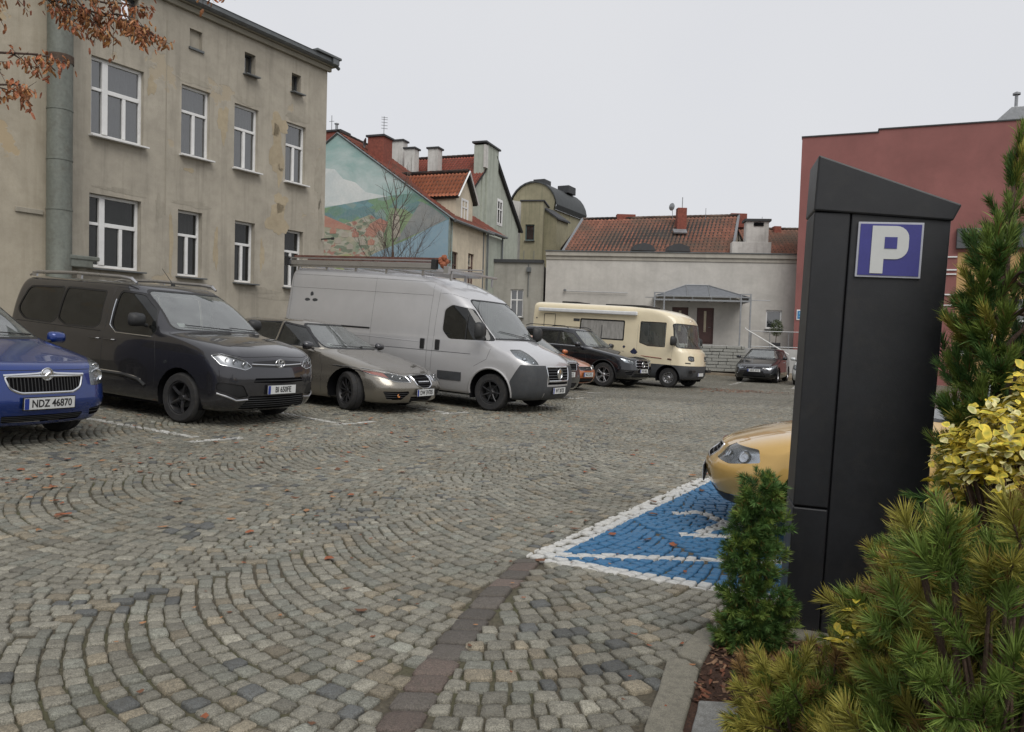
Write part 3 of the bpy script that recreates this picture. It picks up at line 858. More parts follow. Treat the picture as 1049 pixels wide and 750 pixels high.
def mirror(root, x, y, z, side, mat, size=1.0, tall=1.0):
    mexp = .45
    b = MB(); n = 12; rows = []
    for i in range(7):
        t = i / 6; d = [0.0, .035, .062, .08, .092, .098, .10][i] * size; k = [.55, .85, .95, 1.0, 1.0, 1.0, .97][i]
        rows.append([(x + .10 * size - d, y + side * (.12 + .105 * k * math.copysign(abs(math.cos(a)) ** mexp, math.cos(a))) * size, z + .07 * size * tall * k * math.copysign(abs(math.sin(a)) ** .7, math.sin(a)) + .06 * size * tall) for a in [2 * math.pi * q / n for q in range(n)]])
    vs = [p for r_ in rows for p in r_]; fs = [(i * n + k, i * n + (k + 1) % n, (i + 1) * n + (k + 1) % n, (i + 1) * n + k) for i in range(6) for k in range(n)]
    fs.append(tuple(range(n))[::-1]); b.add(vs, fs, 0)
    m = b.build('side_mirror', mat, root, smooth=True, angle=60)
    g = MB(); g.add([(p[0] - .002, p[1], p[2]) for p in rows[-1]], [tuple(range(n))], 0); g.build('mirror_glass', M['chrome'], m)
    s = MB(); s.tube([(x + .03, y - side * .02, z + .005), (x + .04, y + side * .05 * size, z + .02)], [.022 * size, .018 * size], 8); s.build('mirror_arm', M['black_plastic'], m, smooth=True)
    return m

def strip_faces(P, up, w):  # ribbon helper
    pass

def vehicle(spec):
    """shell from rings, then cut out arches, windows, lamps and grilles; returns the root Empty"""
    sp = spec; W = sp['W']; root = empty(sp['name'], label=sp['label'], cat=sp['cat'], group=sp.get('group'))
    paint = sp['paint']; B = Body(sp['rings'], paint, sp.get('sub', 3))
    low = sp.get('low')
    # arches
    wb = sp['wb']; r = sp['wr']; ar = sp.get('arch', r + .055)
    for wx_ in (0.0 + sp.get('wx', 0), -wb + sp.get('wx', 0)):
        f = B.carve(circle(wx_, r + .01, ar), 'side', lambda c, n: abs(c.y) > W * .5)
        if f: bmesh.ops.delete(B.bm, geom=f, context='FACES'); B.bm.normal_update()
        # floor under the arch opening
        f = [q for q in B.bm.faces if q.calc_center_median().z < r and abs(q.calc_center_median().x - wx_) < ar * .96 and abs(q.calc_center_median().y) > W * .5]
        f = [q for q in f if (q.calc_center_median().x - wx_) ** 2 + (q.calc_center_median().z - r) ** 2 < (ar * .99) ** 2]
        if f: bmesh.ops.delete(B.bm, geom=f, context='FACES')
        for sd in (1, -1):
            prof = [(ar + .004, sd * (W * .97)), (ar + .004, sd * (W - .34)), (.02, sd * (W - .34))]
            am_ = MB(); am_.lathe(prof, (wx_, 0, r + .01), 'Y', 20, 0, -.35, math.pi + .35); am_.build('arch_liner', M['cavity'], root, smooth=True, fixn=False)
    # underbody
    u = MB(); zb = sp.get('zb', .24); u.bb((sp['nose'] - .35, -(W - .32), zb), (sp['tail'] + .3, W - .32, zb + .06))
    u.bb((-ar - .02, -(W - .08), zb), (-wb + ar + .02, W - .08, zb + .05)); u.build('underbody', M['cavity'], root)
    # lips of the arches
    if sp.get('arch_trim'):
        for wx_ in (0.0 + sp.get('wx', 0), -wb + sp.get('wx', 0)):
            for sd in (1, -1):
                t = MB()
                pts = [(wx_ + (ar + .012) * math.cos(a), r + .01 + (ar + .012) * math.sin(a)) for a in np.linspace(R(-18), R(198), 22)]
                B.line(t, pts, 'side', sp['arch_trim'], sd, 0.0, 6, res=.2)
                if t.v: t.build('arch_trim', sp.get('arch_trim_mat', M['grey_plastic']), root, smooth=True)
    # lower cladding
    for cl in sp.get('clad', []):
        for sd in ((1, -1) if cl['proj'] == 'side' and cl.get('name') != 'skirt' else (0,)):
            pr = cl.get('pred', lambda c, n: True)
            f = B.carve(cl['poly'], cl['proj'], (lambda c, n, sd=sd, pr=pr: pr(c, n) and (not sd or c.y * sd > 0))); B.part(f, cl.get('name', 'bumper'), cl.get('mat', M['grey_plastic']), root, cl.get('push', .003))
    # side windows
    cb = W
    for wd in sp.get('windows', []):
        for sd in (1, -1):
            if wd.get('side') and wd['side'] != sd: continue
            pred = (lambda c, n, sd=sd: c.y * sd > W * .35 and n.y * sd > .25)
            outer = grow(wd['poly'], wd.get('frame', .022)); outer = rounded(outer, wd.get('r', .04) + .01)
            inner = rounded(wd['poly'], wd.get('r', .04))
            f = B.carve(outer, 'side', pred)
            if not f: continue
            keep = B
            sub = set(f)
            fi = B.carve(inner, 'side', lambda c, n, S_=sub: True and c.y * sd > W * .35 and n.y * sd > .25)
            g = B.part(fi, 'side_window', wd.get('glass', M['side_glass']), root, -.010)
            fo = B.carve(outer, 'side', pred)
            B.part(fo, 'window_frame', wd.get('fmat', M['trim_rubber']), g, -.003)
            for pb in wd.get('bars', []):
                t = MB(); B.line(t, pb, 'side', .012, sd, .0, 6); t.build('window_bar', M['trim_rubber'], g, smooth=True)
            if wd.get('chrome'):
                t = MB(); B.line(t, wd['chrome'], 'side', .008, sd, .003, 6); t.build('chrome_strip', M['chrome'], g, smooth=True)
    # windscreen and back light
    for key, proj, sgn in (('screen', 'front', 1), ('rearglass', 'front', -1)):
        ws = sp.get(key)
        if not ws: continue
        lim = ws['xlim']
        pred = (lambda c, n, s_=sgn, l=lim: (c.x - l) * s_ > 0 and n.x * s_ > .12)
        inner = rounded(ws['poly'], ws.get('r', .07), 4); outer = rounded(grow(ws['poly'], .022), ws.get('r', .07) + .015, 4)
        fi = B.carve(inner, proj, pred); g = B.part(fi, 'windscreen' if sgn > 0 else 'rear_window', ws.get('glass', M['windscreen']), root, -.006)
        fo = B.carve(outer, proj, pred); B.part(fo, 'glass_seal', M['trim_rubber'], g, -.001)
    # patches: grilles, lamps, black panels
    for pt in sp.get('patches', []):
        sides = pt.get('sides', (0,))
        for sd in sides:
            poly = [((-p[0] if (sd == -1 and pt['proj'] == 'front') else p[0]), p[1]) for p in pt['poly']]
            if pt['proj'] == 'front':
                pred = lambda c, n, x0=pt.get('x0', -.6), sd=sd: c.x > x0 and n.x > -.2 and (c.y * sd >= -0.001 if sd else True)
            elif pt['proj'] == 'rear':
                pred = lambda c, n, x0=pt.get('x0', -1.5): c.x < x0 and n.x < .2
            else:
                pred = lambda c, n, sd=sd, x0=pt.get('x0', -99), x1=pt.get('x1', 99), y0=pt.get('ymin', .2): c.y * (sd or 1) > y0 and x0 < c.x < x1
            proj = 'front' if pt['proj'] == 'rear' else pt['proj']
            poly = rounded(poly, pt.get('r', .02))
            kind = pt['kind']
            if kind == 'lamp':
                fo = B.carve(poly, proj, pred)
                if not fo: continue
                lens = B.part(fo, 'headlight', M['lens'], root, .001, keep=True)
                bowl = B.part(fo, 'reflector', pt.get('bowl', M['reflector']), lens, -.022)
                if pt.get('rim'):
                    t = MB(); B.line(t, ccw(poly), proj if proj != 'front' else 'front', pt.get('rimr', .006), sd, .002, 5, res=.03, closed=True); t.build('lamp_trim', pt['rim'], lens, smooth=True)
                for (a, b_, rr) in pt.get('bulbs', []):
                    a2 = -a if sd == -1 and proj == 'front' else a
                    h, nn = B.hit(proj, a2, b_, sd)
                    if h is None: continue
                    t = MB(); c = h - nn * .012; 
                    rot = nn.to_track_quat('Z', 'Y').to_matrix() if proj != 'front' else Vector((1, 0, 0)).to_track_quat('Z', 'Y').to_matrix()
                    base = len(t.v); t.lathe([(rr, .004), (rr * .93, .008), (rr * .82, -.004), (rr * .45, -.008), (0, -.004)], (0, 0, 0), 'Z', 20)
                    t.v = [tuple(rot @ Vector(v) + c) for v in t.v]; t.build('lamp_bulb', M['chrome'], lens, smooth=True, angle=50, fixn=False)
                for (pl, mt) in pt.get('colour', []):
                    pl = [((-p[0] if (sd == -1 and proj == 'front') else p[0]), p[1]) for p in pl]
                    t = MB(); P = [B.hit(proj, p[0], p[1], sd) for p in ccw(pl)]
                    if all(p[0] is not None for p in P): t.add([p[0] - p[1] * .004 for p in P], [tuple(range(len(P)))]); t.build('indicator_lens', mt, lens)
            else:
                fo = B.carve(poly, proj, pred)
                if not fo: continue
                g = B.part(fo, pt.get('name', 'grille'), pt.get('mat', M['cavity']), root, pt.get('push', -.012))
                if pt.get('rim'):
                    t = MB(); B.line(t, ccw(poly), 'front' if pt['proj'] == 'front' else pt['proj'], pt.get('rimr', .009), sd or 1, .0, 6, res=.03, closed=True); t.build(pt.get('rimname', 'grille_surround'), pt['rim'], g, smooth=True)
                sl = pt.get('slats')
                if sl:
                    t = MB(); ys = [p[0] for p in poly]; zs = [p[1] for p in poly]; n_ = sl['n']; pp = ccw(poly)
                    vert = sl.get('vert')
                    lo_, hi_ = (min(ys), max(ys)) if vert else (min(zs), max(zs))
                    for i in range(1, n_ + 1):
                        c0 = lerp(lo_, hi_, i / (n_ + 1)); xsn = []
                        for a in range(len(pp)):
                            p, q = pp[a], pp[(a + 1) % len(pp)]; u_, v_ = (p[0], q[0]) if vert else (p[1], q[1]); o1, o2 = (p[1], q[1]) if vert else (p[0], q[0])
                            if (u_ - c0) * (v_ - c0) < 0: xsn.append(lerp(o1, o2, (c0 - u_) / (v_ - u_)))
                        if len(xsn) >= 2:
                            a, b_ = min(xsn), max(xsn)
                            pts = [(c0, a), (c0, b_)] if vert else [(a, c0), (b_, c0)]
                            B.line(t, pts, 'front', sl.get('r', .006), 1, -.006, 5)
                    if t.v: t.build('grille_bars', sl.get('mat', M['black_plastic']), g, smooth=True)
    # door seams and mouldings
    for ln in sp.get('seams', []):
        for sd in (1, -1):
            t = MB(); B.line(t, ln, 'side', sp.get('seam_r', .0035), sd, -.0012, 4)
            if t.v: t.build('panel_gap', M['trim_rubber'], root)
    for st in sp.get('strips', []):
        for sd in ((1, -1) if st['proj'] == 'side' else (1,)):
            t = MB(); B.line(t, st['pts'], st['proj'], st.get('r', .012), sd, st.get('off', 0), 6)
            if t.v: t.build(st['name'], st['mat'], root, smooth=True)
    for (hx, hz, L_) in sp.get('handles', []):
        for sd in (1, -1):
            h, nn = B.hit('side', hx, hz, sd)
            if h is None: continue
            t = MB(); t.tube([h + Vector((L_ / 2, 0, 0)), h + Vector((L_ / 2 - .02, sd * .03, 0)), h + Vector((-L_ / 2 + .02, sd * .03, 0)), h + Vector((-L_ / 2, 0, 0))], .011, 6)
            t.build('door_handle', sp.get('handle_mat', paint), root, smooth=True)
    body = B.finish('body', root)
    # wheels
    ww = sp.get('ww', .21); tw = W - ww / 2 - sp.get('inset', .035)
    for wx_, st in ((0, sp.get('steer', 0)), (-wb, 0)):
        for sd in (1, -1): add_wheel(root, wx_ + sp.get('wx', 0), sd * tw, r, ww, sp['rim'], sp['wstyle'], sp['wmat'], st)
    # mirrors
    if 'mirror' in sp:
        mx_, my_, mz_ = sp['mirror'][:3]
        for sd in (1, -1): mirror(root, mx_, sd * my_, mz_, sd, sp.get('mmat', paint), sp.get('msize', 1.0), sp.get('mtall', 1.0))
    # interior
    it = sp.get('interior')
    if it:
        sm = seat_mesh(sp.get('seatmat', M['seat']))
        for (sx_, sy_) in it['seats']:
            q = bpy.data.objects.new('seat', sm); _link(q, root); q.location = (sx_, sy_, it['floor'])
        b = MB(); b.box((it['dash'], 0, it['dash_z']), (.5, W * 1.62, .22)); b.build('dashboard', M['black_plastic'], root, bevel=.04)
        b = MB(); c = Vector((it['dash'] - .34, W * .38, it['dash_z'] + .06)); b.tube([c + Vector((.06 * math.sin(a), .18 * math.cos(a), .17 * math.sin(a))) for a in np.linspace(0, 2 * math.pi, 20, endpoint=False)], .014, 6, closed=True)
        b.tube([c + Vector((0, .17, 0)), c, c + Vector((0, -.17, 0))], .018, 5); b.tube([c, c + Vector((.25, 0, -.06))], .03, 6)
        b.build('steering_wheel', M['black_plastic'], root, smooth=True)
        b = MB(); b.bb((it['dash'] - .1, -W * .86, it['floor'] - .06), (sp['tail'] + .25, W * .86, it['floor'] - .02))
        b.build('cabin_floor', M['seat'], root)
    for (sy_, sz_) in sp.get('stickers', []):
        t = MB(); P = [B.hit('front', sy_ + dy, sz_ + dz) for dy, dz in ((-.05, -.025), (.05, -.025), (.05, .025), (-.05, .025))]
        if all(p[0] is not None for p in P): t.add([p[0] - p[1] * .008 for p in P], [(0, 1, 2, 3)]); t.build('permit_sticker', M['plate_white'], root)
    # wipers
    for (p0, p1) in sp.get('wipers', []):
        a, na = B.hit('front', *p0); c_, nc = B.hit('front', *p1)
        if a is None or c_ is None: continue
        t = MB(); P = []
        for k in range(8):
            q = Vector(p0).lerp(Vector(p1), k / 7); h, nn = B.hit('front', q.x, q.y)
            if h is not None: P.append(h + nn * .012)
        t.tube(P, [.009] * (len(P) // 3) + [.006] * (len(P) - len(P) // 3), 5); t.build('wiper', M['trim_rubber'], root)
    if 'plate' in sp:
        pz, txt = sp['plate']; h, nn = B.hit('front', 0, pz)
        plate(root, txt, h.x + .012 + sp.get('plate_off', 0), 0, pz)
    spec['B'] = B
    x, y, az = sp['place']
    root.matrix_world = ground_matrix(x, y, R(90 - az), wb, sp.get('scale', 1.0))
    return root, B

def car_rings(nose, tail, W, H, zb=.20, zbump=.56, zl=.70, xc=-.10, zc=.98, xrf=-.95, xrr=-2.6, zbr=.95, xdl=None, zdl=None,
              bow=.16, rx=.34, hood=.5, wroof=.70, rear_rake=.12, whood=.94, wbelt=.955, rbow=.08, lip=.04):
    """control rings for an ordinary car"""
    if xdl is None: xdl, zdl = tail + .06, zbr
    r = []
    A = lambda *a: r.append(a)
    A(zb, zb, nose - .20, tail + .18, W * .86, rx, bow, 0, .2, rbow)
    A(zb + .03, zb + .03, nose - .10, tail + .09, W * .935, rx, bow, 0, .22, rbow)
    A(zb + .12, zb + .12, nose - .035, tail + .03, W * .975, rx, bow, 0, .22, rbow)
    A(zbump - .06, zbump - .04, nose, tail, W, rx, bow, 0, .22, rbow)
    A(zbump, zbump + .02, nose - .004, tail + .005, W, rx, bow, 0, .22, rbow)
    A(lerp(zbump, zl, .6), lerp(zbump, zl, .8) + .02, nose - lip, tail + .02, W * .995, rx, bow, 0, .2, rbow)
    A(zl, zl + .05, nose - lip - .05, tail + .03, W * .985, rx * .95, bow, .008, .2, rbow)
    n = 4
    for i in range(1, n + 1):
        t = i / n; e = t ** (1 - .45 * hood)
        zf = zl + (zc - zl) * e; xf = lerp(nose - lip - .05, xc, t ** 1.15 if i < n else 1)
        xrr_ = lerp(tail + .03, xdl, t); zr_ = lerp(zl + .05, zdl if zdl else zbr, t)
        A(zf, zr_, xf, xrr_, W * lerp(.985, wbelt, t), rx * .9, bow * .8, .03 * t, .2, rbow)
    # glasshouse
    zt = H - .075
    A(zc + .03, zbr + .03, lerp(xc, xrf, .06), xdl + .01, W * (wbelt - .022), .30, .17, .02, .2, .08)
    for t in (.35, .68, .9):
        A(lerp(zc, zt, t), lerp(zbr, zt - .02, t), lerp(xc, xrf, t ** 1.02), lerp(xdl, xrr, t ** (1.1)), W * lerp(wbelt - .03, wroof + .06, t ** 1.1), .30, .17, .008, .2, .08)
    A(zt + .015, zt - .005, xrf - .03, xrr + .02, W * (wroof + .03), .28, .15, .008, .2, .06)
    A(H - .035, H - .055, xrf - .14, xrr + .10, W * (wroof - .04), .26, .13, .006, .2, .05)
    A(H - .018, H - .035, xrf - .30, xrr + .22, W * (wroof - .18), .22, .10, .006, .18, .04)
    A(H - .008, H - .02, xrf - .45, xrr + .34, W * (wroof - .40), .15, .06, .004, .1, .02)
    A(H - .004, H - .015, xrf - .55, xrr + .42, W * .1, .04, .02, 0, .04, .01)
    A(H - .004, H - .015, xrf - .57, xrr + .44, .0012, .001, 0, 0, .001, 0)
    return r
# ------------------------------------------------------------------ the parked vehicles
def tri(B, mb, p0, p1, r): pass

def badge(root, B, y, z, kind, s=.06, off=.006):
    h, nn = B.hit('front', y, z)
    if h is None: return
    c = h + Vector((off, 0, 0)); t = MB()
    def ell(a, b, cy=0, cz=0, r=.006, x=0): t.tube([c + Vector((x, cy + a * math.cos(q), cz + b * math.sin(q))) for q in np.linspace(0, 2 * math.pi, 24, endpoint=False)], r, 6, closed=True)
    if kind == 'ovals': ell(s, s * .68); ell(s * .36, s * .62, r=.005); ell(s * .62, s * .26, cz=s * .36, r=.005)
    elif kind == 'disc':
        ell(s * .95, s * .95, r=.009); t.lathe([(s * .9, 0), (s * .6, .008), (0, .012)], c, 'X', 24)
        t.tube([c + Vector((.016, -s * .4, -s * .25)), c + Vector((.02, s * .1, s * .3)), c + Vector((.016, s * .4, 0))], .006, 5)
    elif kind == 'ring': ell(s, s, r=.010); t.lathe([(s * .9, 0), (0, .006)], c, 'X', 20, 0)
    elif kind == 'oval': ell(s, s * .6); t.tube([c + Vector((0, -s * .6, -s * .35)), c + Vector((0, 0, s * .1)), c + Vector((0, s * .6, s * .35))], .005, 5)
    elif kind == 'star':
        ell(s, s, r=.008)
        for a in (90, 210, 330): t.tube([c, c + Vector((0, s * math.cos(R(a)), s * math.sin(R(a))))], [.009, .004], 5)
    elif kind == 'bar': t.box(c, (.01, s * 2.4, s * .5))
    o = t.build('badge', M['chrome'], root, smooth=True); return o

P_BLUE = car_paint('blue_paint', (0.006, 0.033, 0.19), .25, .4, .06)
P_GREY = car_paint('dark_grey_paint', (0.034, 0.034, 0.039), .24, .5, .03)
P_BEIGE = car_paint('grey_beige_paint', (0.26, 0.24, 0.205), .25, .7, .12)
P_SILVER = car_paint('silver_van_paint', (0.50, 0.50, 0.51), .38, .35, .55, 1.15)
P_BLACK = car_paint('black_paint', (0.010, 0.011, 0.015), .2, .4, .04)
P_ORANGE = car_paint('orange_paint', (0.42, 0.115, 0.028), .35, .3, .15)
P_GOLD = car_paint('gold_paint', (0.62, 0.39, 0.11), .38, .35, .03)
P_CREAM = car_paint('cream_paint', (0.74, 0.65, 0.46), .45, .0, .10, .9)
P_WHITE = car_paint('pale_silver_paint', (0.55, 0.57, 0.57), .3, .35, .12)
P_NIGHT = car_paint('graphite_paint', (0.03, 0.036, 0.042), .25, .4, .15)

# 1 small blue car, far left
s = dict(name='parked_car', cat='car', label='bright blue hatchback with chrome rimmed grille at the left edge of the photo', group='cars parked in the row',
    W=.83, wb=2.46, wr=.305, rim=.20, wstyle='five', wmat='alloy', nose=.84, tail=-3.14, paint=P_BLUE,
    rings=car_rings(.84, -3.14, .83, 1.50, zb=.20, zbump=.50, zl=.80, xc=-.20, zc=1.00, xrf=-.95, xrr=-2.75, zbr=.98, bow=.16, rx=.30, hood=.35, wroof=.72, whood=.9),
    windows=[dict(poly=[(-.42, 1.03), (-.95, 1.33), (-1.22, 1.36), (-1.20, 1.03)], r=.03), dict(poly=[(-1.27, 1.03), (-1.27, 1.36), (-2.1, 1.34), (-2.3, 1.05)], r=.03)],
    screen=dict(poly=[(-.66, 1.045), (.66, 1.045), (.52, 1.40), (-.52, 1.40)], xlim=-1.3),
    rearglass=dict(poly=[(-.58, 1.02), (.58, 1.02), (.5, 1.36), (-.5, 1.36)], xlim=-2.2),
    patches=[dict(kind='lamp', proj='front', sides=(1, -1), poly=[(.50, .60), (.73, .62), (.80, .76), (.74, .88), (.56, .84), (.50, .76)], r=.03, bulbs=[(.61, .71, .07), (.63, .80, .04)], x0=.1),
             dict(kind='grille', proj='front', poly=[(-.40, .715), (-.36, .595), (-.27, .55), (.27, .55), (.36, .595), (.40, .715)], r=.03, rim=M['chrome'], rimr=.013, slats=dict(n=22, vert=True, r=.006), x0=.3),
             dict(kind='grille', name='lower_intake', proj='front', poly=[(-.42, .33), (-.40, .255), (.40, .255), (.42, .33)], r=.02, x0=.3, slats=dict(n=3)),
             dict(kind='grille', name='fog_lamp_recess', proj='front', sides=(1, -1), poly=[(.50, .36), (.74, .39), (.72, .30), (.52, .28)], r=.02, x0=.1, slats=dict(n=2))],
    strips=[dict(name='bonnet_edge', proj='front', pts=[(-.50, .775), (.50, .775)], r=.004, mat=M['trim_rubber']), dict(name='grille_brow', proj='front', pts=[(-.41, .725), (-.1, .74), (0, .76), (.1, .74), (.41, .725)], r=.016, mat=M['chrome'])],
    seams=[[(-.42, 1.0), (-.45, .5), (-.5, .3)], [(-1.24, 1.0), (-1.24, .3)]], handles=[(-1.08, .86, .16), (-2.0, .88, .16)],
    mirror=(-.48, .80, .98), wipers=[((.05, 1.06), (-.55, 1.09)), ((.55, 1.06), (.0, 1.09))],
    interior=dict(seats=[(-1.25, .36), (-1.25, -.36), (-2.1, .3), (-2.1, -.3)], floor=.35, dash=-.55, dash_z=.88), plate=(.45, 'NDZ 46870'),
    place=(-5.45, 7.98, 115))
root, B = vehicle(s); badge(root, B, 0, .735, 'disc', .062)

# 2 dark grey people carrier
s = dict(name='parked_van', cat='van', label='dark grey passenger van with silver roof rails parked beside the small blue hatchback', group='vans parked in the row',
    W=.925, wb=2.975, wr=.33, rim=.215, wstyle='five', wmat='dark_alloy', nose=.90, tail=-3.87, paint=P_GREY, zb=.2,
    rings=[(.20, .22, .70, -3.72, .80, .3, .14, 0), (.24, .26, .80, -3.80, .88, .3, .16, 0), (.36, .36, .88, -3.85, .915, .3, .17, 0), (.60, .58, .90, -3.87, .925, .3, .17, 0), (.72, .70, .885, -3.87, .93, .3, .17, 0),
           (.90, .88, .82, -3.87, .925, .3, .16, 0), (.98, .95, .72, -3.87, .92, .3, .15, .01), (1.05, 1.0, .50, -3.86, .915, .3, .14, .025), (1.11, 1.05, .20, -3.86, .905, .3, .13, .03), (1.16, 1.10, -.12, -3.85, .895, .3, .12, .03),
           (1.19, 1.13, -.17, -3.85, .885, .3, .13, .02), (1.38, 1.36, -.42, -3.82, .855, .28, .13, .012), (1.58, 1.58, -.72, -3.78, .81, .28, .13, .01), (1.70, 1.71, -.95, -3.74, .765, .26, .13, .01),
           (1.76, 1.775, -1.08, -3.68, .72, .25, .12, .01), (1.79, 1.805, -1.22, -3.58, .64, .22, .1, .01), (1.80, 1.82, -1.36, -3.5, .5, .2, .08, .01), (1.806, 1.825, -1.5, -3.4, .25, .1, .03, .005), (1.808, 1.828, -1.56, -3.34, .0015, .001, 0, 0)],
    windows=[dict(poly=[(-.52, 1.16), (-.66, 1.44), (-.98, 1.64), (-1.36, 1.66), (-1.40, 1.19), (-1.28, 1.12), (-.62, 1.08)], r=.06, glass=M['dark_glass'], chrome=[(-.56, 1.085), (-1.28, 1.095), (-1.43, 1.19), (-1.41, 1.55)]),
             dict(poly=[(-1.66, 1.20), (-1.66, 1.64), (-2.52, 1.66), (-2.58, 1.22), (-2.40, 1.14), (-1.75, 1.14)], r=.05, glass=M['dark_glass']),
             dict(poly=[(-2.62, 1.22), (-2.58, 1.66), (-3.42, 1.64), (-3.60, 1.30), (-3.40, 1.17), (-2.72, 1.15)], r=.08, glass=M['dark_glass'])],
    screen=dict(poly=[(-.76, 1.21), (.76, 1.21), (.64, 1.70), (-.64, 1.70)], xlim=-1.35, r=.09),
    patches=[dict(kind='lamp', proj='front', sides=(1, -1), poly=[(.47, .80), (.57, .76), (.84, .82), (.875, .93), (.80, .955), (.55, .875)], r=.015, bulbs=[(.56, .825, .042), (.69, .865, .038), (.78, .885, .03)], x0=.1, bowl=M['alloy'], rim=M['chrome'], rimr=.004),
             dict(kind='grille', name='upper_grille', proj='front', poly=[(-.47, .80), (-.44, .865), (0, .89), (.44, .865), (.47, .80), (0, .785)], r=.01, mat=M['trim_rubber'], push=-.003, x0=.3),
             dict(kind='grille', name='middle_intake', proj='front', poly=[(-.46, .60), (-.43, .655), (.43, .655), (.46, .60), (0, .58)], r=.01, x0=.3, slats=dict(n=1)),
             dict(kind='grille', name='lower_intake', proj='front', poly=[(-.60, .25), (-.50, .42), (.50, .42), (.60, .25), (.3, .235), (-.3, .235)], r=.02, x0=.3, slats=dict(n=5, r=.007)),
             dict(kind='grille', name='fog_lamp_recess', proj='front', sides=(1, -1), poly=[(.52, .42), (.60, .56), (.86, .60), (.87, .50), (.66, .40)], r=.03, x0=.0, mat=M['trim_rubber'])],
    strips=[dict(name='chrome_bar', proj='front', pts=[(-.46, .835), (-.12, .825), (.12, .825), (.46, .835)], r=.009, mat=M['chrome']),
            dict(name='bumper_crease', proj='front', pts=[(.52, .375), (.68, .365), (.86, .45)], r=.014, mat=M['alloy']), dict(name='bumper_crease', proj='front', pts=[(-.52, .375), (-.68, .365), (-.86, .45)], r=.014, mat=M['alloy']),
            dict(name='side_moulding', proj='side', pts=[(-.62, .43), (-.75, .50), (-1.05, .54), (-2.3, .53), (-2.45, .49)], r=.026, mat=M['black_plastic']), dict(name='chrome_strip', proj='side', pts=[(-.70, .50), (-.85, .535), (-1.15, .56), (-1.9, .565)], r=.010, mat=M['chrome']),
            dict(name='bonnet_edge', proj='front', pts=[(-.83, .965), (-.55, .92), (0, .935), (.55, .92), (.83, .965)], r=.004, mat=M['trim_rubber']), dict(name='roof_bar', proj='side', pts=[(-1.6, 1.095), (-3.6, 1.13)], r=.006, mat=M['trim_rubber'])],
    seams=[[(-.50, 1.1), (-.44, .75), (-.46, .45), (-.5, .28)], [(-1.50, 1.72), (-1.53, 1.2), (-1.53, .28)], [(-2.60, 1.1), (-2.62, .28)], [(-1.5, 1.72), (-.95, 1.70)]], handles=[(-1.38, .99, .2), (-1.70, .99, .2)],
    mirror=(-.72, .90, 1.22), mmat=M['black_plastic'], msize=1.15, mtall=1.15, wipers=[((.1, 1.22), (-.6, 1.26)), ((.65, 1.22), (.1, 1.25))],
    interior=dict(seats=[(-1.35, .4), (-1.35, -.4), (-2.3, .4), (-2.3, -.4), (-2.3, 0)], floor=.5, dash=-.55, dash_z=1.05), stickers=[(-.62, 1.27)], plate=(.50, 'BI 650FE'), place=(-3.95, 10.63, 116.2))
root, B = vehicle(s); badge(root, B, 0, .845, 'ovals', .082, .012)
for sd in (1, -1):
    t = MB(); pts = [(-1.18, .69 * sd, 1.79), (-1.28, .70 * sd, 1.845), (-1.5, .70 * sd, 1.865), (-2.5, .70 * sd, 1.885), (-3.4, .70 * sd, 1.87), (-3.6, .68 * sd, 1.82)]
    t.tube(pts, [.016, .026, .026, .026, .026, .016], 8)
    for x in (-1.32, -2.4, -3.45): t.box((x, .70 * sd, 1.84), (.10, .028, .07))
    t.build('roof_rail', M['silver_rail'], root, smooth=True)
t = MB(); t.tube([(-1.30, 0, 1.80), (-1.30, 0, 1.83)], .03, 8); t.tube([(-1.3, 0, 1.82), (-1.55, 0, 2.05)], [.006, .003], 6); t.build('aerial', M['black_plastic'], root, smooth=True)
t = MB(); h, n_ = B.hit('side', -.25, .78, -1); t.tube([h, h + Vector((0, -.012, 0))], .022, 10); t.build('side_repeater', M['lens'], root)

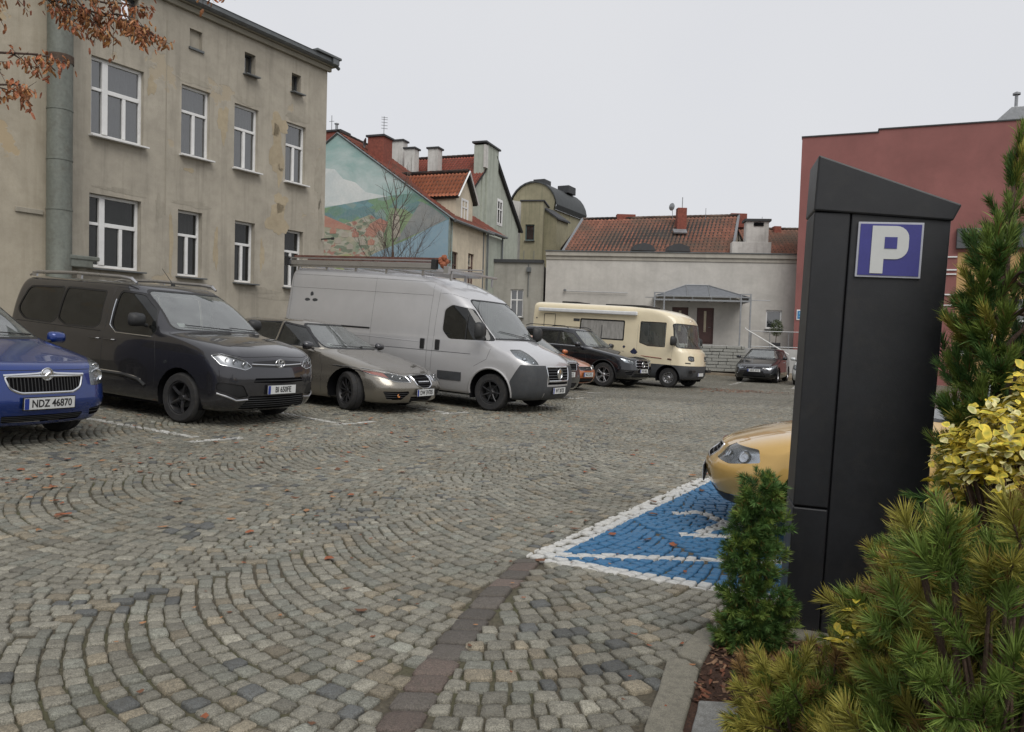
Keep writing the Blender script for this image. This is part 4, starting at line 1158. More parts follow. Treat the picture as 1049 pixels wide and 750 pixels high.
# 3 grey beige saloon
s = dict(name='parked_car', cat='car', label='grey beige saloon with turned front wheels between the dark passenger van and silver van', group='cars parked in the row',
    W=.915, wb=2.837, wr=.325, rim=.225, wstyle='ten', wmat='dark_alloy', nose=.99, tail=-3.95, paint=P_BEIGE, steer=R(-24), inset=.045,
    rings=car_rings(.99, -3.95, .915, 1.46, zb=.17, zbump=.47, zl=.60, xc=-.42, zc=.96, xrf=-1.22, xrr=-2.75, zbr=1.0, xdl=-3.45, zdl=1.0, bow=.24, rx=.40, hood=.55, wroof=.66, lip=.05),
    windows=[dict(poly=[(-.70, 1.00), (-1.20, 1.31), (-1.60, 1.365), (-1.60, 1.01)], r=.02), dict(poly=[(-1.68, 1.01), (-1.68, 1.365), (-2.3, 1.34), (-2.72, 1.10), (-2.6, 1.03)], r=.03)],
    screen=dict(poly=[(-.72, 1.005), (.72, 1.005), (.52, 1.365), (-.52, 1.365)], xlim=-1.5),
    rearglass=dict(poly=[(-.56, 1.05), (.56, 1.05), (.46, 1.33), (-.46, 1.33)], xlim=-2.5),
    patches=[dict(kind='lamp', proj='front', sides=(1, -1), poly=[(.36, .535), (.66, .545), (.85, .64), (.89, .735), (.80, .715), (.50, .645), (.40, .63)], r=.012, bulbs=[(.52, .59, .04), (.64, .62, .04)], x0=.0, rim=M['chrome'], rimr=.006, bowl=M['dark_alloy'], colour=[([(.72, .60), (.84, .65), (.875, .72), (.80, .70), (.72, .67)], M['pink_amber'])]),
             dict(kind='grille', proj='front', poly=[(-.27, .645), (-.22, .49), (-.10, .435), (.10, .435), (.22, .49), (.27, .645)], r=.03, rim=M['chrome'], rimr=.015, slats=dict(n=4, r=.007), x0=.3),
             dict(kind='grille', name='side_grille', proj='front', sides=(1, -1), poly=[(.29, .635), (.33, .55), (.355, .55), (.38, .635)], r=.01, x0=.2, rim=M['chrome'], rimr=.008),
             dict(kind='grille', name='lower_intake', proj='front', poly=[(-.34, .30), (-.30, .20), (.30, .20), (.34, .30)], r=.02, x0=.3, slats=dict(n=2)),
             dict(kind='grille', name='fog_lamp_recess', proj='front', sides=(1, -1), poly=[(.40, .36), (.52, .25), (.74, .25), (.82, .385), (.42, .395)], r=.02, x0=.0, slats=dict(n=3))],
    strips=[dict(name='bonnet_edge', proj='front', pts=[(-.70, .72), (-.40, .662), (0, .672), (.40, .662), (.70, .72)], r=.004, mat=M['trim_rubber']), dict(name='grille_wing', proj='front', pts=[(-.16, .545), (.16, .545)], r=.013, mat=M['chrome'])],
    seams=[[(-.66, .97), (-.52, .7), (-.52, .25)], [(-1.64, .98), (-1.64, .25)], [(-2.62, .98), (-2.5, .6)]], handles=[(-1.48, .84, .17), (-2.45, .86, .17)],
    mirror=(-.78, .89, .96), mmat=P_GREY, wipers=[((.1, 1.01), (-.6, 1.035)), ((.6, 1.01), (.1, 1.03))],
    interior=dict(seats=[(-1.55, .38), (-1.55, -.38), (-2.4, .35), (-2.4, -.35)], floor=.28, dash=-.8, dash_z=.84), seatmat=M['seat_light'], stickers=[(-.55, 1.05)], plate=(.365, 'DW 3V705'), place=(-2.37, 13.30, 116))
root, B = vehicle(s)
t = MB(); h, n_ = B.hit('front', -.60, .32); t.lathe([(.035, .01), (.03, .02), (0, .005)], h - Vector((.02, 0, 0)), 'X', 14); t.build('fog_lamp', M['amber'], root, smooth=True)

# 4 tall silver panel van
s = dict(name='panel_van', cat='van', label='tall silver panel van with grey bumper and a ladder rack on its roof', group='vans parked in the row',
    W=1.02, wb=4.035, wr=.345, rim=.215, wstyle='seven', wmat='dark_alloy', nose=.95, tail=-5.35, paint=P_SILVER, zb=.25, arch=.43, inset=.06,
    rings=[(.25, .30, .72, -5.25, .92, .34, .16, 0), (.28, .33, .85, -5.32, .97, .34, .18, 0), (.40, .42, .93, -5.35, 1.0, .34, .18, 0), (.58, .58, .95, -5.35, 1.02, .34, .18, 0), (.80, .80, .93, -5.35, 1.025, .34, .18, 0), (.93, .93, .88, -5.35, 1.025, .34, .18, 0),
           (1.00, 1.0, .80, -5.35, 1.02, .34, .17, .01), (1.10, 1.08, .60, -5.35, 1.015, .34, .16, .03), (1.19, 1.16, .33, -5.35, 1.01, .34, .15, .04), (1.27, 1.24, .14, -5.35, 1.005, .34, .15, .04), (1.31, 1.28, .08, -5.35, 1.0, .34, .16, .02),
           (1.55, 1.52, -.12, -5.34, .985, .32, .16, .01), (1.80, 1.78, -.34, -5.32, .955, .30, .16, .01), (2.00, 2.02, -.56, -5.31, .925, .30, .16, .01), (2.09, 2.14, -.68, -5.30, .915, .30, .18, .02),
           (2.24, 2.32, -.95, -5.28, .90, .30, .22, .02), (2.37, 2.45, -1.28, -5.25, .87, .30, .22, .02), (2.46, 2.53, -1.65, -5.18, .80, .28, .18, .02), (2.50, 2.555, -2.1, -5.05, .66, .25, .15, .02), (2.52, 2.57, -2.4, -4.9, .4, .2, .1, .01), (2.53, 2.575, -2.6, -4.8, .1, .04, .02, .003), (2.531, 2.576, -2.65, -4.75, .0015, .001, 0, 0)],
    windows=[dict(poly=[(-.02, 1.29), (-.54, 1.86), (-.98, 1.92), (-1.12, 1.82), (-1.12, 1.42), (-.96, 1.27)], r=.055, glass=M['dark_glass'], fmat=P_SILVER, frame=.012, bars=[[(-.60, 1.28), (-.60, 1.76)]])],
    screen=dict(poly=[(-.84, 1.345), (.84, 1.345), (.74, 2.03), (-.74, 2.03)], xlim=-1.2, r=.09),
    arch_trim=.022, arch_trim_mat=P_SILVER,
    clad=[dict(poly=[(.36, .2), (.42, .60), (.60, .905), (1.3, .905), (1.3, .2)], proj='side', pred=lambda c, n: abs(c.y) > .47 and c.x > .3),
          dict(poly=[(-.47, .2), (.47, .2), (.47, .52), (-.47, .52)], proj='front', pred=lambda c, n: c.x > .38),
          dict(poly=[(-.62, .50), (-.62, .66), (-1.15, .66), (-1.15, .50)], proj='side', name='side_moulding', push=.012), dict(poly=[(-1.75, .50), (-1.75, .66), (-3.4, .66), (-3.4, .50)], proj='side', name='side_moulding', push=.012)],
    patches=[dict(kind='lamp', proj='side', sides=(1, -1), poly=[(.30, 1.16), (.44, 1.17), (.80, 1.02), (.90, .93), (.78, .915), (.50, 1.02)], r=.015, bulbs=[(.62, 1.02, .045), (.76, .96, .04)], x0=.2, ymin=.66, bowl=M['reflector']),
             dict(kind='grille', proj='front', poly=[(-.46, .88), (-.42, .62), (.42, .62), (.46, .88)], r=.03, rim=M['chrome'], rimr=.016, slats=dict(n=4, r=.010, mat=M['grey_plastic']), x0=.4),
             dict(kind='grille', name='fog_lamp_recess', proj='front', sides=(1, -1), poly=[(.56, .60), (.72, .76), (.95, .80), (.95, .68), (.74, .58)], r=.04, x0=.0, mat=M['trim_rubber']),
             dict(kind='grille', name='lower_intake', proj='front', poly=[(-.42, .555), (-.42, .60), (.42, .60), (.42, .555)], r=.01, x0=.3)],
    seams=[[(-.0, 1.25), (-.10, .95), (-.36, .80)], [(-1.28, 2.25), (-1.32, .75), (-1.32, .36)], [(-1.0, 2.12), (-.62, 2.02), (-.16, 1.42)], [(-1.0, 2.12), (-1.27, 2.13)], [(-1.44, 2.36), (-1.44, .40)], [(-2.85, 2.40), (-2.85, .40)], [(-1.44, 2.08), (-5.15, 2.12)], [(-5.15, 2.40), (-5.15, .8)], [(-1.44, 2.34), (-5.2, 2.40)]],
    strips=[dict(name='side_crease', proj='side', pts=[(-1.6, 1.17), (-3.0, 1.20), (-5.1, 1.20)], r=.006, mat=P_SILVER), dict(name='side_crease', proj='side', pts=[(-.45, 1.02), (-1.6, 1.02), (-5.1, 1.02)], r=.005, mat=M['grey_plastic']),
            dict(name='slide_rail', proj='side', pts=[(-2.88, 1.36), (-4.6, 1.36)], r=.018, mat=M['trim_rubber']),
            dict(name='cowl_panel', proj='front', pts=[(-.80, 1.325), (0, 1.345), (.80, 1.325)], r=.02, mat=M['grey_plastic'])],
    mirror=(-.22, 1.0, 1.32), mmat=M['black_plastic'], msize=1.3, mtall=1.8, wipers=[((.25, 1.37), (-.60, 1.47)), ((.80, 1.37), (.30, 1.45))],
    interior=dict(seats=[(-1.2, .5), (-1.2, -.5), (-1.2, 0)], floor=.75, dash=-.45, dash_z=1.18), plate=(.44, 'WT 3072E'), place=(.05, 14.77, 118.7))
root, B = vehicle(s); badge(root, B, 0, .75, 'ring', .095, .01); VAN = root
for hx in (-1.20, -1.55):   # tall black handles
    for sd in (1, -1):
        h, n_ = B.hit('side', hx, 1.14, sd); t = MB(); t.box(h + Vector((0, sd * .008, 0)), (.10, .03, .20)); t.build('door_handle', M['trim_rubber'], root, bevel=.012)
for sd in (-1,):   # small three-lobed emblem on the flank
    t = MB()
    for a, dx, dz in ((0, -.11, -.02), (0, .11, -.02), (1, 0, .10)):
        h, n_ = B.hit('side', -4.55 + dx, 1.88 + dz, sd); c = h + Vector((0, sd * .004, 0))
        pts = [c + Vector((.075 * math.cos(q) * (1 if not a else .6), 0, .035 * math.sin(q) * (1 if not a else 1.6))) for q in np.linspace(0, 2 * math.pi, 16, endpoint=False)]
        t.add(pts, [tuple(range(16))])
    t.build('flank_emblem', M['grey_plastic'], root)
# roof rack with ladder
t = MB()
for sd in (1, -1):
    t.bb((-5.3, sd * .84 - .02, 2.56), (-1.45, sd * .84 + .02, 2.65)); t.bb((-5.3, sd * .89 - .015, 2.60), (-1.45, sd * .89 + .015, 2.70)); t.bb((-5.3, sd * .90 - .02, 2.73), (-1.45, sd * .90 + .02, 2.755))
for x in (-5.1, -4.3, -3.5, -2.7, -1.8): t.bb((x - .025, -.88, 2.60), (x + .025, .88, 2.64)); t.bb((x - .03, -.80, 2.46), (x + .03, -.76, 2.62)); t.bb((x - .03, .76, 2.46), (x + .03, .80, 2.62))
t.build('roof_rack', M['silver_rail'], root, bevel=.004)
t = MB()
for y in (-.72, -.32): t.bb((-5.3, y - .018, 2.76), (-1.5, y + .018, 2.82))
for x in np.arange(-5.1, -1.6, .28): t.tube([(x, -.72, 2.79), (x, -.32, 2.79)], .014, 6)
LAD = t.build('ladder', pm('weathered_wood', (0.13, 0.06, 0.045), .8, var=.3, scale=12), None); LAD.matrix_world = root.matrix_world.copy()
tag(LAD, 'reddish brown ladder lying on the roof rack of the tall silver van', 'ladder')
t = MB(); t.bb((-1.20, -.92, 2.56), (-1.10, .92, 2.60)); t.bb((-1.21, -.96, 2.50), (-1.09, -.88, 2.64)); t.bb((-1.16,-.80,2.38),(-1.12,-.76,2.58)); t.bb((-1.16,.76,2.38),(-1.12,.80,2.58)); t.build('roof_bar', M['silver_rail'], root, bevel=.004)
t = MB(); t.bb((-1.50, -.97, 2.58), (-1.40, -.86, 2.77)); t.bb((-5.36, -.97, 2.58), (-5.28, -.86, 2.77)); t.build('rack_end_cap', M['black_plastic'], root, bevel=.006)
t = MB()
for i in range(9): t.lathe([(0, -.06), (.055, -.03), (.06, .03), (0, .06)], (-1.34 + .04 * math.sin(i * 2), -.80 + .05 * math.cos(i * 3), 2.66 + .022 * i % .16), 'X', 8)
o = t.build('strap_bundle', pm('orange_strap', (0.30, 0.10, 0.05), .8, var=.3, scale=30), None, smooth=True); o.matrix_world = root.matrix_world.copy(); tag(o, 'rust coloured bundle of straps at the front end of the van roof rack', 'straps')
t = MB(); t.tube([(-1.25, -.12, 2.25), (-1.1, -.12, 2.45)], [.005, .003], 5); t.build('aerial', M['black_plastic'], root)

# 5 graphite car hidden behind the silver van
s = dict(name='parked_car', cat='car', label='graphite car mostly hidden behind the nose of the tall silver van', group='cars parked in the row',
    W=.90, wb=2.65, wr=.335, rim=.22, wstyle='five', wmat='alloy', nose=.90, tail=-3.5, paint=P_NIGHT,
    rings=car_rings(.90, -3.5, .90, 1.60, zb=.22, zbump=.56, zl=.88, xc=-.30, zc=1.08, xrf=-1.10, xrr=-2.8, zbr=1.05, bow=.12, rx=.28, hood=.4, wroof=.72),
    windows=[dict(poly=[(-.55, 1.10), (-1.05, 1.42), (-1.35, 1.46), (-1.35, 1.10)], r=.03), dict(poly=[(-1.42, 1.10), (-1.42, 1.46), (-2.2, 1.44), (-2.5, 1.14)], r=.03)],
    screen=dict(poly=[(-.72, 1.13), (.72, 1.13), (.56, 1.50), (-.56, 1.50)], xlim=-1.4),
    patches=[dict(kind='lamp', proj='front', sides=(1, -1), poly=[(.55, .76), (.80, .80), (.84, .90), (.60, .86)], r=.02, bulbs=[(.68, .82, .04)], x0=.1),
             dict(kind='grille', proj='front', poly=[(-.5, .86), (-.46, .70), (.46, .70), (.5, .86)], r=.03, slats=dict(n=3), x0=.3, rim=M['chrome'], rimr=.008), dict(kind='grille', name='lower_intake', proj='front', poly=[(-.5, .40), (-.46, .28), (.46, .28), (.5, .40)], r=.03, slats=dict(n=3), x0=.3)],
    mirror=(-.6, .88, 1.05), interior=dict(seats=[(-1.45, .38), (-1.45, -.38)], floor=.38, dash=-.75, dash_z=.95), wipers=[((.1, 1.14), (-.6, 1.17))],
    plate=(.60, 'WE 9K12'), place=(.55, 18.0, 122))
root, B = vehicle(s)

# 6 orange car
s = dict(name='parked_car', cat='car', label='orange and dark hatchback peeking out between the silver van and the black off-roader', group='cars parked in the row',
    W=.85, wb=2.5, wr=.305, rim=.20, wstyle='steel', wmat='alloy', nose=.82, tail=-3.2, paint=P_ORANGE,
    rings=car_rings(.82, -3.2, .85, 1.45, zb=.19, zbump=.48, zl=.66, xc=-.25, zc=.93, xrf=-1.0, xrr=-2.7, zbr=.92, bow=.20, rx=.34, hood=.5, wroof=.70),
    windows=[dict(poly=[(-.5, .97), (-1.0, 1.29), (-1.30, 1.32), (-1.30, .97)], r=.03), dict(poly=[(-1.36, .97), (-1.36, 1.32), (-2.1, 1.30), (-2.4, 1.0)], r=.03)],
    screen=dict(poly=[(-.68, .975), (.68, .975), (.52, 1.355), (-.52, 1.355)], xlim=-1.3),
    patches=[dict(kind='lamp', proj='front', sides=(1, -1), poly=[(.40, .60), (.66, .58), (.80, .66), (.80, .78), (.66, .77), (.44, .68)], r=.03, bulbs=[(.62, .67, .05)], x0=.1),
             dict(kind='grille', proj='front', poly=[(-.38, .67), (-.34, .57), (.34, .57), (.38, .67)], r=.03, slats=dict(n=2, mat=M['alloy']), x0=.3, rim=M['chrome'], rimr=.007), dict(kind='grille', name='lower_intake', proj='front', poly=[(-.5, .36), (-.46, .24), (.46, .24), (.5, .36)], r=.03, slats=dict(n=2), x0=.3),
             ],
    mirror=(-.55, .83, .95), interior=dict(seats=[(-1.35, .36), (-1.35, -.36)], floor=.33, dash=-.6, dash_z=.84), wipers=[((.1, .99), (-.6, 1.02))],
    plate=(.46, 'NDZ 20TA'), place=(1.42, 21.5, 124))
root, B = vehicle(s); badge(root, B, 0, .63, 'bar', .05)

# 7 black off-roader
s = dict(name='parked_car', cat='car', label='large black off-roader with alloy wheels parked in front of the cream motorhome', group='cars parked in the row',
    W=.985, wb=2.995, wr=.375, rim=.245, wstyle='double', wmat='alloy', nose=.92, tail=-4.0, paint=P_BLACK, arch=.44, arch_trim=.02, arch_trim_mat=M['trim_rubber'],
    rings=car_rings(.92, -4.0, .985, 1.78, zb=.28, zbump=.62, zl=.92, xc=-.50, zc=1.17, xrf=-1.28, xrr=-3.3, zbr=1.16, bow=.18, rx=.34, hood=.5, wroof=.70),
    windows=[dict(poly=[(-.80, 1.20), (-1.30, 1.56), (-1.75, 1.62), (-1.75, 1.21)], r=.03, chrome=[(-.80, 1.185), (-3.2, 1.20)]), dict(poly=[(-1.82, 1.21), (-1.82, 1.62), (-2.65, 1.60), (-2.70, 1.22)], r=.03), dict(poly=[(-2.77, 1.22), (-2.72, 1.59), (-3.2, 1.52), (-3.4, 1.28)], r=.03, glass=M['dark_glass'])],
    screen=dict(poly=[(-.80, 1.215), (.80, 1.215), (.60, 1.67), (-.60, 1.67)], xlim=-1.6), rearglass=dict(poly=[(-.6, 1.25), (.6, 1.25), (.5, 1.6), (-.5, 1.6)], xlim=-3.0),
    patches=[dict(kind='lamp', proj='front', sides=(1, -1), poly=[(.46, .80), (.60, .76), (.86, .82), (.92, .94), (.80, .93), (.52, .88)], r=.02, bulbs=[(.58, .83, .04), (.72, .86, .04)], x0=.0),
             dict(kind='grille', proj='front', poly=[(-.40, .88), (-.44, .70), (-.38, .62), (.38, .62), (.44, .70), (.40, .88)], r=.04, slats=dict(n=2, mat=M['chrome'], r=.010), x0=.3, rim=M['chrome'], rimr=.009), dict(kind='grille', name='lower_intake', proj='front', poly=[(-.5, .46), (-.60, .36), (.60, .36), (.5, .46)], r=.03, slats=dict(n=2), x0=.3),
             dict(kind='grille', name='air_inlet', proj='front', sides=(1, -1), poly=[(.52, .58), (.60, .42), (.84, .44), (.86, .54)], r=.03, slats=dict(n=2), x0=.0, rim=M['trim_rubber'], rimr=.01)],
    seams=[[(-.74, 1.17), (-.62, .8), (-.62, .45)], [(-1.78, 1.19), (-1.78, .42)], [(-2.74, 1.2), (-2.6, .8)]], handles=[(-1.62, 1.02, .2), (-2.5, 1.04, .2)],
    mirror=(-.92, .95, 1.18), msize=1.15, wipers=[((.1, 1.23), (-.65, 1.26))], interior=dict(seats=[(-1.75, .42), (-1.75, -.42), (-2.65, .4), (-2.65, -.4)], floor=.48, dash=-1.0, dash_z=1.06), seatmat=M['seat_light'],
    plate=(.56, 'WX 418L'), place=(3.35, 24.2, 126))
root, B = vehicle(s); badge(root, B, 0, .755, 'star', .09, .012)
t = MB()
for sd in (1, -1): t.tube([(-1.5, sd * .72, 1.745), (-1.65, sd * .72, 1.80), (-3.0, sd * .72, 1.80), (-3.2, sd * .70, 1.74)], .014, 6)
t.build('roof_rail', M['trim_rubber'], root, smooth=True)

# 9 black hatchback facing us on the far right
s = dict(name='parked_car', cat='car', label='small black hatchback facing the camera in front of the stone steps', group='cars parked by the far wall',
    W=.89, wb=2.65, wr=.315, rim=.21, wstyle='ten', wmat='alloy', nose=.88, tail=-3.42, paint=P_BLACK,
    rings=car_rings(.88, -3.42, .89, 1.47, zb=.17, zbump=.46, zl=.66, xc=-.42, zc=.98, xrf=-1.18, xrr=-2.85, zbr=1.0, bow=.22, rx=.36, hood=.5, wroof=.68),
    windows=[dict(poly=[(-.66, 1.0), (-1.15, 1.31), (-1.50, 1.35), (-1.50, 1.02)], r=.02, chrome=[(-.62, .985), (-2.7, 1.04)]), dict(poly=[(-1.57, 1.02), (-1.57, 1.35), (-2.2, 1.33), (-2.6, 1.10)], r=.02)],
    screen=dict(poly=[(-.70, 1.03), (.70, 1.03), (.54, 1.375), (-.54, 1.375)], xlim=-1.45), rearglass=dict(poly=[(-.56, 1.05), (.56, 1.05), (.46, 1.33), (-.46, 1.33)], xlim=-2.5),
    patches=[dict(kind='lamp', proj='front', sides=(1, -1), poly=[(.44, .62), (.58, .57), (.82, .66), (.86, .80), (.78, .80), (.56, .70)], r=.015, bulbs=[(.58, .64, .04), (.70, .69, .045)], x0=.0),
             dict(kind='grille', name='upper_grille', proj='front', poly=[(-.34, .66), (-.36, .60), (.36, .60), (.34, .66)], r=.02, x0=.3, rim=M['chrome'], rimr=.005),
             dict(kind='grille', proj='front', poly=[(-.36, .50), (-.48, .25), (.48, .25), (.36, .50)], r=.04, slats=dict(n=4), x0=.3),
             dict(kind='lamp', proj='front', sides=(1, -1), poly=[(.60, .34), (.72, .34), (.80, .46), (.78, .47)], r=.012, bulbs=[(.70, .375, .03)], x0=.0)],
    seams=[[(-.62, .97), (-.52, .7), (-.52, .25)], [(-1.54, .99), (-1.54, .25)], [(-2.5, 1.0), (-2.42, .6)]], handles=[(-1.38, .86, .17), (-2.3, .9, .17)], handle_mat=M['chrome'],
    mirror=(-.76, .86, .99), wipers=[((.1, 1.04), (-.6, 1.07)), ((.6, 1.04), (.1, 1.06))], interior=dict(seats=[(-1.5, .38), (-1.5, -.38), (-2.35, .35), (-2.35, -.35)], floor=.28, dash=-.8, dash_z=.86),
    stickers=[(.55, 1.1)], plate=(.52, 'NDZ 5712'), place=(10.59, 32.6, 208.2))
root, B = vehicle(s); badge(root, B, 0, .635, 'oval', .07)

# 10 silver car beside it, mostly behind the ticket machine
s = dict(name='parked_car', cat='car', label='pale silver car, only a slice showing left of the parking pillar', group='cars parked by the far wall',
    W=.88, wb=2.6, wr=.31, rim=.205, wstyle='five', wmat='alloy', nose=.85, tail=-3.3, paint=P_WHITE,
    rings=car_rings(.85, -3.3, .88, 1.48, zb=.18, zbump=.50, zl=.70, xc=-.35, zc=1.0, xrf=-1.12, xrr=-2.75, zbr=.99, bow=.20, rx=.34, hood=.5, wroof=.69),
    windows=[dict(poly=[(-.60, 1.03), (-1.10, 1.33), (-1.45, 1.36), (-1.45, 1.03)], r=.02), dict(poly=[(-1.52, 1.03), (-1.52, 1.36), (-2.2, 1.34), (-2.5, 1.08)], r=.02)],
    screen=dict(poly=[(-.70, 1.05), (.70, 1.05), (.54, 1.385), (-.54, 1.385)], xlim=-1.45),
    patches=[dict(kind='lamp', proj='front', sides=(1, -1), poly=[(.50, .62), (.64, .58), (.82, .66), (.84, .84), (.74, .82), (.56, .74)], r=.02, bulbs=[(.66, .70, .05)], x0=.0),
             dict(kind='grille', proj='front', poly=[(-.40, .68), (-.36, .58), (.36, .58), (.40, .68)], r=.03, slats=dict(n=2), x0=.3, rim=M['chrome'], rimr=.008), dict(kind='grille', name='lower_intake', proj='front', poly=[(-.5, .40), (-.46, .26), (.46, .26), (.5, .40)], r=.03, slats=dict(n=3), x0=.3)],
    mirror=(-.68, .86, .99), mmat=P_WHITE, interior=dict(seats=[(-1.45, .38), (-1.45, -.38)], floor=.3, dash=-.75, dash_z=.88), wipers=[((.1, 1.06), (-.6, 1.09))], place=(12.3, 30.6, 208))
root, B = vehicle(s)

# 11 gold car in the blue bay
s = dict(name='parked_car', cat='car', label='gold saloon standing in the blue painted bay behind the parking pillar', group='cars by the planting bed',
    W=.87, wb=2.62, wr=.31, rim=.205, wstyle='five', wmat='alloy', nose=.92, tail=-3.5, paint=P_GOLD,
    rings=car_rings(.92, -3.5, .87, 1.42, zb=.24, zbump=.53, zl=.665, xc=-.55, zc=.93, xrf=-1.35, xrr=-2.65, zbr=.95, xdl=-3.1, zdl=.98, bow=.20, rx=.40, hood=.55, wroof=.66, lip=.085),
    windows=[dict(poly=[(-.80, .97), (-1.32, 1.28), (-1.60, 1.32), (-1.60, .97)], r=.02), dict(poly=[(-1.67, .97), (-1.67, 1.32), (-2.2, 1.30), (-2.6, 1.02)], r=.02)],
    screen=dict(poly=[(-.68, .975), (.68, .975), (.50, 1.33), (-.50, 1.33)], xlim=-1.6), rearglass=dict(poly=[(-.56, 1.0), (.56, 1.0), (.46, 1.28), (-.46, 1.28)], xlim=-2.4),
    clad=[dict(poly=[(-1, .1), (1, .1), (1, .335), (-1, .335)], proj='front', pred=lambda c, n: c.x > .30, mat=M['black_plastic'], name='lower_bumper')],
    patches=[dict(kind='lamp', proj='side', sides=(1, -1), poly=[(.50, .60), (.51, .69), (.70, .70), (.85, .685), (.90, .60), (.72, .565)], r=.015, bulbs=[(.62, .63, .05), (.74, .635, .045)], x0=.4, ymin=.46, bowl=M['reflector']),
             dict(kind='grille', proj='front', poly=[(-.33, .665), (-.30, .555), (.30, .555), (.33, .665)], r=.02, slats=dict(n=3), x0=.3, rim=M['chrome'], rimr=.007)],
    strips=[dict(name='side_moulding', proj='side', pts=[(-.6, .5), (-2.1, .5)], r=.02, mat=M['black_plastic'])],
    seams=[[(-.70, .95), (-.58, .7), (-.58, .28)], [(-1.63, .95), (-1.63, .28)]], handles=[(-1.48, .82, .17)],
    mirror=(-.92, .84, .95), wipers=[((.1, .99), (-.6, 1.02))], interior=dict(seats=[(-1.65, .36), (-1.65, -.36)], floor=.3, dash=-.95, dash_z=.84), plate=(.42, ''), place=(2.28, 5.45, 287.5), scale=.90)
root, B = vehicle(s)

# motorhome
def motorhome():
    W = 1.13
    clear = M['side_glass']
    s = dict(name='motorhome', cat='motorhome', label='cream motorhome with grey skirt, side awning and large curved windscreen',
    W=W, wb=3.6, wr=.345, rim=.20, wstyle='steel', wmat='alloy', nose=1.0, tail=-5.6, paint=P_CREAM, zb=.28, arch=.44, inset=.10,
    rings=[(.30, .34, .80, -5.55, 1.03, .30, .20, 0), (.34, .37, .92, -5.58, 1.08, .32, .22, 0), (.46, .46, .98, -5.6, 1.12, .34, .22, 0), (.66, .66, 1.0, -5.6, W, .34, .22, 0), (.80, .80, .99, -5.6, W, .34, .22, 0), (1.05, 1.05, .96, -5.6, W, .34, .22, 0), (1.28, 1.28, .90, -5.6, W, .34, .22, 0), (1.36, 1.36, .82, -5.6, W, .34, .22, 0),
           (1.70, 1.70, .68, -5.6, W, .34, .22, 0), (2.10, 2.10, .62, -5.6, W - .005, .34, .22, 0), (2.32, 2.34, .54, -5.6, W - .01, .34, .22, 0), (2.50, 2.52, .38, -5.59, W - .015, .34, .22, .01), (2.64, 2.67, .05, -5.58, W - .03, .34, .2, .02), (2.72, 2.76, -.40, -5.55, W - .07, .32, .16, .02), (2.77, 2.81, -1.05, -5.48, W - .16, .3, .12, .02), (2.80, 2.84, -1.5, -5.35, W - .32, .28, .08, .02), (2.81, 2.86, -1.9, -5.1, .5, .2, .05, .01), (2.82, 2.87, -2.2, -4.9, .1, .05, .01, 0), (2.82, 2.87, -2.25, -4.85, .0015, .001, 0, 0)],
    windows=[dict(poly=[(.02, 1.42), (.02, 2.25), (-.92, 2.25), (-.92, 1.52), (-.60, 1.42)], r=.04, glass=M['clear_glass'], bars=[]),
             dict(poly=[(-1.60, 1.58), (-1.60, 2.22), (-3.35, 2.22), (-3.35, 1.58)], r=.05, frame=.05, glass=M['curtain'], fmat=M['trim_rubber'], bars=[[(-2.47, 1.52), (-2.47, 2.06)]])],
    screen=dict(poly=[(-1.05, 1.42), (1.05, 1.42), (1.04, 2.24), (-1.04, 2.24)], xlim=.0, r=.07, glass=M['clear_glass']),
    clad=[dict(poly=[(1.2, .2), (1.2, .80), (-6, .80), (-6, .2)], proj='side', pred=lambda c, n: True, name='skirt', mat=M['grey_plastic'], push=.004)],
    patches=[dict(kind='lamp', proj='front', sides=(1, -1), poly=[(.52, .98), (.52, 1.12), (.74, 1.14), (.86, 1.12), (.86, 1.00), (.70, .97)], r=.015, bulbs=[(.60, 1.05, .05), (.76, 1.055, .05)], x0=.2, rim=M['trim_rubber'], rimr=.012)],
    seams=[[(-1.02, 2.15), (-1.02, .5)], [(.35, 2.3), (.30, .8)]], mirror=(.35, 1.10, 1.50), mmat=M['black_plastic'], msize=1.5, mtall=1.6,
    wipers=[((.05, 1.46), (-.55, 1.95))], interior=dict(seats=[(-.75, .55), (-.75, -.55)], floor=.95, dash=.15, dash_z=1.28), seatmat=M['seat_light'], plate=(.50, ''), place=(5.55, 26.0, 124), scale=.945, wx=.2)
    root, B = vehicle(s)
    g = MB(); g.bb((-.55, -.98, .3), (-.6, .98, .35)); 
    # curtains and pale cushion behind the windscreen
    t = MB()
    for y0, y1 in ((-1.0, -.62), (.62, 1.0)):
        n = 24; vs = []
        for i in range(n + 1):
            y = lerp(y0, y1, i / n); x = .30 + .03 * math.sin(i * 2.3) - .25 * (abs(y) / 1.0) ** 2
            vs += [(x + .20, y, 1.45), (x - .08, y, 2.24)]
        t.add(vs, [(2 * i, 2 * i + 2, 2 * i + 3, 2 * i + 1) for i in range(n)])
    t.build('curtain', M['curtain'], root, smooth=True, fixn=False)
    # awning cassette, roof rails, locker door, vents
    t = MB(); t.bb((-1.05, -W - .02, 2.46), (-5.2, -W - .14, 2.60)); t.build('awning', pm('awning_white', (0.66, 0.67, 0.67), .4, var=.05, dirt=.15), root, bevel=.03)
    t = MB(); B.line(t, [(-4.5, 1.75), (-4.5, 2.38), (-5.0, 2.38), (-5.0, 1.75)], 'side', .012, -1, 0, 5, closed=True); t.build('locker_frame', M['trim_rubber'], root)
    t = MB(); h, n_ = B.hit('side', -3.55, 2.20, -1); t.box(h, (.26, .03, .10)); h, n_ = B.hit('side', -5.35, 2.2, -1); t.box(h, (.05, .03, .05)); t.build('wall_vent', M['grey_plastic'], root, bevel=.006)
